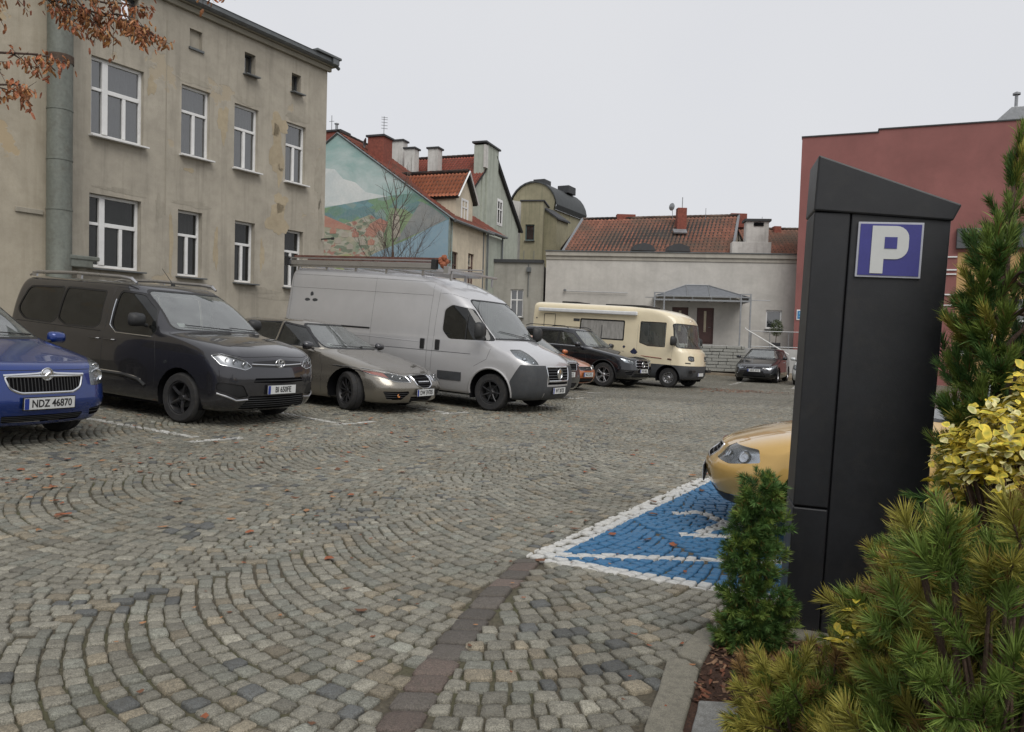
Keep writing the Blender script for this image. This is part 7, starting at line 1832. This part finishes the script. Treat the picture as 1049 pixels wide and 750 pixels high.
def needle_mesh(name, inst, templates, rg, mat, parent=None):
    """inst: list of (pos, dir, scale, rgb base, rgb tip)"""
    Vs = []; Cs = []
    for (p, d, s_, cb, ct) in inst:
        T, t = templates[rg.integers(len(templates))]
        z = np.array(d, float); z /= np.linalg.norm(z); a = np.array([0, 0, 1.]) if abs(z[2]) < .9 else np.array([1., 0, 0])
        x = np.cross(a, z); x /= np.linalg.norm(x); y = np.cross(z, x); th = rg.uniform(0, 6.28); x2 = x * math.cos(th) + y * math.sin(th); y2 = np.cross(z, x2)
        Mx = np.stack([x2, y2, z], 0); Vs.append((T.reshape(-1, 3) * s_) @ Mx + np.array(p))
        j = rg.uniform(.75, 1.25, len(t))[:, None]; c = (np.array(cb)[None] * (1 - t[:, None] * .6) + np.array(ct)[None] * (t[:, None] * .6)) * j
        br = rg.random(len(t)) < .035; c[br] = np.array([.16, .085, .03])
        c5 = np.repeat(c[:, None, :], 5, 1); c5[:, 3] = c5[:, 3] * np.array([1.25, 1.12, .95]); Cs.append(c5.reshape(-1, 3))
    V = np.concatenate(Vs); Cc = np.concatenate(Cs); n = len(V) // 5
    me = bpy.data.meshes.new(name); me.vertices.add(len(V)); me.vertices.foreach_set('co', V.astype(np.float32).ravel())
    me.loops.add(n * 5); me.loops.foreach_set('vertex_index', np.arange(n * 5, dtype=np.int32)); me.polygons.add(n)
    me.polygons.foreach_set('loop_start', (np.arange(n) * 5).astype(np.int32)); me.polygons.foreach_set('loop_total', np.full(n, 5, np.int32))
    at = me.color_attributes.new('tone', 'FLOAT_COLOR', 'POINT'); at.data.foreach_set('color', np.concatenate([Cc, np.ones((len(Cc), 1))], 1).astype(np.float32).ravel())
    me.materials.append(mat); me.update(calc_edges=True)
    o = bpy.data.objects.new(name, me); _link(o, parent); return o

GREEN = ((.10, .170, .035), (.20, .275, .060)); OLIVE = ((.20, .215, .040), (.45, .40, .095)); DARK = ((.048, .110, .030), (.10, .185, .048)); RUSTY = ((.22, .15, .055), (.34, .22, .09))
def mugo(name, label, x, y, rx, ry, h, n, pal, seed, nl=.05, L=.13, nn=110, group=None, up=.6, zlow=.06, wid=.0011, lean=(0, 0), cat='pine bush', fill=.35, tuft=.25, lumps=None):
    rg = np.random.default_rng(seed); z0 = gz(x, y)
    root = empty(name, (x, y, z0), 0, label, cat, group)
    tp = [shoot_template(rg, nn, L, nl, wid, 1.15, tuft) for _ in range(5)]
    inst = []; stems = MB()
    pal_w = [p[2] for p in pal]; pal_w = np.array(pal_w) / sum(pal_w)
    hubs = [(rg.uniform(-.25, .25) * rx, rg.uniform(-.25, .25) * ry, h * rg.uniform(.12, .3)) for _ in range(7)]
    for i in range(n):
        for _ in range(20):
            d = rg.normal(size=3); d[2] = abs(d[2]) * 1.1 - .15; d /= np.linalg.norm(d)
            if d[2] > -.1: break
        lump = 1 + .16 * math.sin(4.1 * math.atan2(d[1], d[0]) + seed) * (1 - d[2]) + .10 * math.sin(7 * d[2] + 3 * math.atan2(d[1], d[0]) + seed * 2)
        r = (rg.uniform(.80, 1.0) if rg.random() > fill else rg.uniform(.35, .8)) * lump
        p = np.array([d[0] * rx * r + lean[0] * max(d[2], 0), d[1] * ry * r + lean[1] * max(d[2], 0), zlow + (h - zlow - L * .7) * max(0, (.28 + .72 * d[2])) * r])
        if lumps:
            lw = np.array([q[3] ** 2 for q in lumps]); lm = lumps[rg.choice(len(lumps), p=lw / lw.sum())]; d = rg.normal(size=3); d /= np.linalg.norm(d); rr = rg.uniform(.6, 1.0)
            p = np.array([lm[0] + d[0] * lm[3] * rr, lm[1] + d[1] * lm[3] * rr, max(.01, lm[2] + d[2] * lm[4] * rr - L * .4)])
        dr = np.array([d[0] / rx * .2, d[1] / ry * .2, up]) ; dr = np.array([d[0], d[1], d[2] * .5]) * (1 - up * .6) + np.array([0, 0, up]) + rg.normal(size=3) * .22
        c = pal[rg.choice(len(pal), p=pal_w)]; s_ = rg.uniform(.8, 1.2)
        inst.append((p, dr, s_, c[0], c[1]))
        dn = dr / np.linalg.norm(dr)
        if i % 2 == 0 and not lumps:
            hb = hubs[i % 7]; m_ = Vector(hb).lerp(Vector(p), .55) + Vector((0, 0, -.04)); stems.tube([hb, m_, p, Vector(p) + Vector(dn) * L * .9 * s_], [.006, .005, .0035, .002], 5)
    for hb in hubs: stems.tube([(0, 0, -.05), Vector(hb) * .5, hb], [.013, .010, .008], 6)
    needle_mesh('foliage', inst, tp, rg, NEEDLE, root); stems.build('stem', BARK, root, smooth=True)
    return root

G_ = 'dwarf pines crowding the planting bed'
mugo('dwarf_pine', 'long needled dwarf pine nearest the camera, its tufts spread large in front of the pillar', 1.02, 1.52, .25, .25, 1.00, 240, [(*GREEN, 3), (*OLIVE, 1.4), (*RUSTY, .5)], 41, nl=.050, L=.07, nn=160, group=G_, wid=.0011, up=.35)
mugo('dwarf_pine', 'olive and yellow tipped dwarf pine low in the bottom right corner', .88, 1.12, .19, .20, .62, 130, [(*OLIVE, 2.5), (*GREEN, 1), (*RUSTY, 1.0)], 42, nl=.05, L=.07, nn=120, group=G_, wid=.0011, up=.35)
mugo('dwarf_pine', 'yellowish green dwarf pine at the corner of the bark bed, left of the others', .89, 2.04, .21, .22, .44, 250, [(*OLIVE, 3), (*GREEN, 1.6), (*RUSTY, .4)], 43, nl=.042, L=.06, nn=105, group=G_, wid=.0012, up=.4)
mugo('dwarf_pine', 'dark dense column shaped dwarf pine in front of the gold car, left of the pillar', 1.055, 3.17, .12, .15, .80, 640, [(*DARK, 2.4), (*GREEN, 1.2)], 44, nl=.030, L=.045, nn=80, group=G_, up=.3, wid=.0013, lumps=[(0.012, 0, 0.68, 0.074, 0.085), (0.04, 0.02, 0.56, 0.078, 0.095), (-0.032, -0.02, 0.55, 0.058, 0.076), (-0.024, 0, 0.42, 0.086, 0.104), (0.04, 0.03, 0.38, 0.07, 0.114), (-0.056, -0.01, 0.24, 0.066, 0.085), (0.024, -0.03, 0.22, 0.094, 0.114), (-0.016, 0, 0.09, 0.101, 0.095), (0.064, 0.0, 0.1, 0.078, 0.095), (-0.08, 0.02, 0.08, 0.055, 0.067)])
mugo('dwarf_pine', 'small reddish brown dying dwarf pine at the rim of the bark bed', .93, 2.62, .10, .10, .20, 46, [(*RUSTY, 2), (*DARK, 1)], 45, nl=.03, L=.05, nn=70, group=G_)
mugo('dwarf_pine', 'green dwarf pine on the far right under the yellow leaved shrub', 1.44, 1.74, .27, .26, 1.0, 250, [(*GREEN, 3), (*OLIVE, .9), (*RUSTY, .3)], 46, nl=.05, L=.07, nn=115, group=G_, wid=.0013, up=.35)
mugo('dwarf_pine', 'green dwarf pine against the foot of the pillar behind the olive one', 1.43, 2.50, .24, .22, .64, 260, [(*GREEN, 2), (*OLIVE, 1.6)], 47, nl=.042, L=.06, nn=100, group=G_, wid=.0013, up=.35)
mugo('dwarf_pine', 'low dwarf pine with pale tips right of the pillar', 1.95, 2.35, .24, .24, .70, 210, [(*GREEN, 2.4), (*OLIVE, 1.2)], 48, nl=.042, L=.06, nn=100, group=G_, wid=.0013, up=.35)
mugo('dwarf_pine', 'middle sized green dwarf pine with yellow tips just below the pillar foot', 1.09, 1.88, .21, .20, .88, 210, [(*GREEN, 2), (*OLIVE, 2.2), (*RUSTY, .4)], 49, nl=.048, L=.07, nn=115, group=G_, wid=.0012, up=.35)

def tall_pine():
    rg = np.random.default_rng(61); x, y = 1.93, 2.98; z0 = gz(x, y)
    root = empty('young_pine_tree', (x, y, z0), 0, 'young black pine taller than the pillar, rising beside its right edge', 'tree')
    tp = [shoot_template(rg, 150, .15, .060, .0016, .70, .3) for _ in range(5)]; inst = []; tr = MB(); br = MB()
    tr.tube([(0, 0, -.05), (.01, 0, .5), (-.02, .01, 1.0), (-.01, 0, 1.5), (.005, 0, 1.90), (.01, 0, 2.10)], [.028, .024, .019, .013, .008, .005], 8)
    def tufts(p, d, k, spread=.45, s0=1.0):
        for i in range(k):
            dd = np.array(d) + rg.normal(size=3) * (0 if i == 0 else spread); inst.append((np.array(p) + rg.normal(size=3) * .012, dd, s0 * rg.uniform(.75, 1.1), *((GREEN, DARK, OLIVE)[rg.choice(3, p=[.5, .38, .12])])))
    # leaders
    tufts((.01, 0, 2.02), (0, 0, 1), 2, .2, s0=1.0); tufts((.01, 0, 1.93), (.05, 0, 1), 6, .42, .9); tufts((0, 0, 1.80), (0, 0, 1), 5, .5, .85); tufts((0, 0, 1.68), (0, 0, 1), 4, .5, .8)
    def branch(z, a, L, rise, k=8, s0=1.0):
        p0 = Vector((0, 0, z)); d = Vector((math.cos(a), math.sin(a), 0)); pts = []
        for i in range(6):
            t = i / 5; pts.append(p0 + d * L * t + Vector((0, 0, rise * t ** 1.6 + .02 * math.sin(i * 2 + a))))
        br.tube(pts, [.010, .009, .008, .006, .005, .003], 5)
        for i in range(k):
            t = .22 + .78 * (i + rg.random()) / k; q = pts[0].lerp(pts[-1], t); j = min(4, int(t * 5)); q = pts[j].lerp(pts[j + 1], min(1, t * 5 - j))
            dr = np.array([d.x * .6, d.y * .6, .75]) + rg.normal(size=3) * .38; tufts(q, dr, 1, s0=s0)
        tufts(pts[-1], np.array([d.x * .4, d.y * .4, 1]), 3, .3, s0)
    branch(1.15, R(-5), .28, .46, 9, 1.05); branch(1.30, R(5), .20, .46, 7, 1.0); branch(1.42, R(60), .14, .36, 6, 1.0)
    for z, n, L in ((.35, 6, .44), (.55, 6, .44), (.75, 6, .42), (.93, 6, .40), (1.10, 6, .35), (1.26, 5, .30), (1.42, 5, .25), (1.56, 4, .17)):
        a0 = rg.uniform(0, 6)
        for i in range(n):
            a = a0 + 2 * math.pi * i / n + rg.normal() * .2; Lb = L * rg.uniform(.75, 1.15)
            if math.cos(a) < -.15 : Lb *= .36            # the pillar crowds this side
            branch(z, a, Lb, Lb * rg.uniform(.35, .8), 6 if z > .6 else 7)
    needle_mesh('foliage', inst, tp, rg, NEEDLE, root); tr.build('trunk', BARK, root, smooth=True); br.build('branch', BARK, root, smooth=True)
tall_pine()

# ------------------------------------------------------------------ variegated shrub
def euonymus(label, x, y, rx, ry, z_lo, z_hi, n, seed, group):
    rg = np.random.default_rng(seed); z0 = gz(x, y); root = empty('variegated_shrub', (x, y, z0), 0, label, 'shrub', group)
    V = []; F = []; Cc = []; st = MB()
    for i in range(n):
        d = rg.normal(size=3); d /= np.linalg.norm(d); d[2] = abs(d[2]) if rg.random() < .8 else d[2]
        r = rg.uniform(.6, 1.0); zc = (z_lo + z_hi) / 2; p = np.array([d[0] * rx * r, d[1] * ry * r, zc + d[2] * (z_hi - z_lo) / 2 * r])
        if i % 3 == 0: st.tube([(0, 0, 0), (p[0] * .3, p[1] * .3, p[2] * .55), p], [.007, .005, .002], 4)
        up = np.array([d[0] * .5, d[1] * .5, .8]) + rg.normal(size=3) * .2; up /= np.linalg.norm(up)
        for k in range(6):                                         # a whorl of opposite leaves
            a = k * 2.4 + rg.uniform(0, .6); e = np.cross(up, [math.cos(a), math.sin(a), .2]); e /= np.linalg.norm(e)
            ax = e * .8 + up * rg.uniform(.15, .8); ax /= np.linalg.norm(ax); sd_ = np.cross(ax, up); sd_ /= np.linalg.norm(sd_) + 1e-9; nr_ = np.cross(sd_, ax)
            L = rg.uniform(.022, .042); w = L * rg.uniform(.24, .32); b = p + up * (.010 * k) + ax * .004; c0 = len(V)
            cup = rg.uniform(.1, .35)
            rows = [(0, .15), (.22, .8), (.5, 1.0), (.78, .72), (1.0, .05)]
            yellow = np.array([.80, .61, .075]) * rg.uniform(.75, 1.15) if rg.random() < .75 else np.array([.74, .66, .32]); green = np.array([.16, .22, .04]) * rg.uniform(.7, 1.4)
            for (u, ww) in rows:
                q = b + ax * L * u - nr_ * L * .25 * u * u
                for sx in (-1, -.45, .45, 1):
                    V.append(q + sd_ * w * ww * sx + nr_ * abs(sx) * w * ww * cup + rg.normal(size=3) * .0006); Cc.append(np.clip(yellow if abs(sx) > .6 or rg.random() < .35 else lerp(yellow, green, .62), 0, 1))
            for a_ in range(4):
                for q_ in range(3): F.append((c0 + a_ * 4 + q_, c0 + a_ * 4 + q_ + 1, c0 + a_ * 4 + 5 + q_, c0 + a_ * 4 + 4 + q_))
    me = bpy.data.meshes.new('foliage'); me.from_pydata([tuple(v) for v in V], [], F); me.materials.append(LEAF)
    at = me.color_attributes.new('tone', 'FLOAT_COLOR', 'POINT'); at.data.foreach_set('color', np.concatenate([np.array(Cc), np.ones((len(Cc), 1))], 1).astype(np.float32).ravel())
    me.polygons.foreach_set('use_smooth', [True] * len(F)); me.update(); o = bpy.data.objects.new('foliage', me); _link(o, root); st.build('stem', BARK, root, smooth=True)
    return root
euonymus('big yellow and green variegated shrub at the right edge in front of the young pine', 1.48, 2.10, .25, .22, .68, 1.13, 520, 71, 'variegated shrubs')
euonymus('upright yellow leaved shoots in front of the pine at the right border', 1.56, 2.20, .07, .12, .95, 1.26, 45, 72, 'variegated shrubs')
euonymus('few low yellow leaves poking out between dwarf pines by the pillar foot', 0.96, 1.98, .07, .05, .40, .56, 9, 73, 'variegated shrubs')

# ------------------------------------------------------------------ street tree reaching in at the upper left
def leafy_tree():
    rg = np.random.default_rng(81); X0, Y0 = -5.1, 4.2; z0 = gz(X0, Y0)
    root = empty('street_tree', (X0, Y0, z0), 0, 'tree beyond the left edge whose twigs with curled rusty leaves hang into the top left', 'tree')
    tr = MB(); tr.tube([(0, 0, -.1), (.02, 0, 1.2), (-.03, .05, 2.6), (.05, 0, 3.8), (0, .05, 5.2), (.1, 0, 6.4)], [.19, .15, .13, .11, .08, .04], 12); tr.build('trunk', BARK, root, smooth=True)
    br = MB(); V = []; F = []; Cc = []
    def leaf(p, hang):
        L = rg.uniform(.022, .046); w = L * rg.uniform(.18, .30); ax = np.array([rg.normal() * .45, rg.normal() * .45, -1 if hang else rg.normal()]); ax /= np.linalg.norm(ax)
        sd_ = np.cross(ax, rg.normal(size=3)); sd_ /= np.linalg.norm(sd_); nr_ = np.cross(sd_, ax); c0 = len(V); tw = rg.uniform(-1.2, 1.2); col = np.array([.36, .155, .075]) * rg.uniform(.55, 1.35) * np.array([1, rg.uniform(.85, 1.25), 1])
        b = np.array(p) + ax * .008
        for (u, ww) in ((0, .15), (.25, .85), (.5, 1), (.8, .6), (1, .05)):
            a = tw * u; s2 = sd_ * math.cos(a) + nr_ * math.sin(a); n2 = np.cross(s2, ax); q = b + ax * L * u + nr_ * L * .3 * u * u
            for sx in (-1, 0, 1): V.append(q + s2 * w * ww * sx + n2 * abs(sx) * w * .8); Cc.append(np.clip(col * (1.15 if sx == 0 else 1), 0, 1))
        for a_ in range(4):
            for q_ in range(2): F.append((c0 + a_ * 3 + q_, c0 + a_ * 3 + q_ + 1, c0 + a_ * 3 + 4 + q_, c0 + a_ * 3 + 3 + q_))
    def twig(p, d, L, dens=1.0):
        pts = [Vector(p)]; d = Vector(d).normalized(); n = 7
        for i in range(n): d = (d + Vector(rg.normal(size=3)) * .13 + Vector((0, 0, -.035))).normalized(); pts.append(pts[-1] + d * L / n)
        br.tube(pts, [.005 * (1 - .75 * i / n) for i in range(n + 1)], 4)
        for i in range(1, n + 1):
            if rg.random() < .85 * dens:
                for k in range(rg.integers(3, 7)): leaf(np.array(pts[i].lerp(pts[i - 1], rg.random())) + rg.normal(size=3) * .02, True)
            if rg.random() < .55 * dens:
                e = (d + Vector(rg.normal(size=3)) * .8).normalized(); q = pts[i] + e * rg.uniform(.05, .13); br.tube([pts[i], q], [.0022, .001], 3)
                for k in range(rg.integers(2, 6)): leaf(np.array(pts[i].lerp(q, rg.random())) + rg.normal(size=3) * .012, True)
    def limb(a, b, sag, twigs, tl, dens=1.0, r=.028, t0=.35):
        a, b = Vector(a), Vector(b); pts = [a.lerp(b, t) + Vector((0, 0, -sag * 4 * t * (1 - t))) + Vector(rg.normal(size=3)) * .02 for t in np.linspace(0, 1, 9)]
        br.tube(pts, [r * (1 - .8 * i / 8) + .002 for i in range(9)], 6)
        for i in range(twigs):
            t = t0 + (1 - t0) * (i + rg.random()) / twigs; j = min(7, int(t * 8)); p = pts[j].lerp(pts[j + 1], t * 8 - j); d = (pts[j + 1] - pts[j]).normalized(); dd = d * .8 + Vector(rg.normal(size=3)) * .5 + Vector((0, 0, -.35)); twig(p, dd, tl * rg.uniform(.6, 1.2), dens)
    # positions relative to the tree's foot; the limbs reach over the cars towards +x
    W_L = lambda x, y, z: (x - X0, y - Y0, z - z0)
    limb(W_L(-5.0, 4.2, 3.35), W_L(-2.20, 4.45, 3.16), -.10, 16, .30, 1.0, .022, .45)
    limb(W_L(-5.0, 4.2, 3.6), W_L(-2.05, 4.3, 3.32), -.10, 12, .30, 1.0, .022, .5)
    limb(W_L(-2.7, 4.4, 3.12), W_L(-2.10, 4.4, 2.92), .0, 9, .16, 1.1, .006, .1)
    limb(W_L(-5.0, 4.2, 3.7), W_L(-1.58, 4.25, 3.17), -.14, 8, .16, .8, .010, .66)
    limb(W_L(-5.05, 4.2, 2.7), W_L(-2.66, 4.15, 2.70), .05, 11, .22, 1.1, .018, .5)
    limb(W_L(-5.05, 4.2, 2.9), W_L(-2.72, 4.05, 3.02), .02, 9, .24, 1.1, .018, .5)
    limb(W_L(-5.05, 4.2, 2.45), W_L(-2.70, 4.12, 2.52), .03, 10, .22, 1.1, .015, .5)
    limb(W_L(-5.0, 4.25, 3.5), W_L(-2.35, 4.35, 3.05), -.06, 14, .28, 1.1, .016, .45)
    limb(W_L(-5.1, 4.2, 4.2), W_L(-3.4, 6.6, 4.6), .1, 16, .5, 1.0, .04, .2); limb(W_L(-5.1, 4.2, 4.4), W_L(-6.9, 2.4, 4.9), .1, 16, .5, 1.0, .04, .2); limb(W_L(-5.1, 4.2, 5.2), W_L(-6.6, 5.6, 6.4), .1, 14, .5, 1.0, .04, .2); limb(W_L(-5.1, 4.2, 5.4), W_L(-4.1, 3.0, 6.8), .1, 14, .5, 1.0, .04, .2)
    me = bpy.data.meshes.new('foliage'); me.from_pydata([tuple(v) for v in V], [], F); me.materials.append(LEAF)
    at = me.color_attributes.new('tone', 'FLOAT_COLOR', 'POINT'); at.data.foreach_set('color', np.concatenate([np.array(Cc), np.ones((len(Cc), 1))], 1).astype(np.float32).ravel()); me.update()
    o = bpy.data.objects.new('foliage', me); _link(o, root); br.build('branch', pm('twig_bark', (0.075, 0.05, 0.04), .9, var=.3, scale=20), root, smooth=True)
leafy_tree()

# bare tree in front of the mural
def bare_tree():
    rg = np.random.default_rng(91); X0, Y0 = -4.75, 29.5; z0 = gz(X0, Y0); root = empty('bare_tree', (X0, Y0, z0), 0, 'leafless tree with thin upright twigs in front of the mural', 'tree')
    tr = MB(); tr.tube([(0, 0, -.1), (.05, 0, 1.5), (-.03, 0, 3.0), (.0, 0, 4.2)], [.11, .09, .07, .05], 8); tr.build('trunk', BARK, root, smooth=True); b = MB()
    def grow_(p, d, L, r, lv):
        n = 5; pts = [Vector(p)]; d = Vector(d).normalized()
        for i in range(n): d = (d + Vector(rg.normal(size=3)) * .10 + Vector((0, 0, .05))).normalized(); pts.append(pts[-1] + d * L / n)
        b.tube(pts, [r * (1 - .6 * i / n) for i in range(n + 1)], 4 if lv else 5, caps=False)
        if lv >= 2: return
        for i in range(1, n + 1):
            for _ in range(2 if lv < 2 else 1):
                if rg.random() < .78: e = (d * .9 + Vector(rg.normal(size=3)) * .55 + Vector((0, 0, .25))).normalized(); grow_(pts[i], e, L * rg.uniform(.42, .68), r * .5, lv + 1)
    for k in range(7):
        a = 2 * math.pi * k / 7 + rg.normal() * .2; e = rg.uniform(.5, 1.4); grow_((0, 0, 2.6 + .18 * k), (math.cos(a), math.sin(a), e), rg.uniform(1.3, 2.0), .016, 0)
    grow_((0, 0, 4.1), (0, 0, 1), 2.2, .04, 0)
    b.build('crown', pm('bare_twigs', (0.10, 0.08, 0.068), .9, var=.2, scale=8), root, smooth=True)
bare_tree()
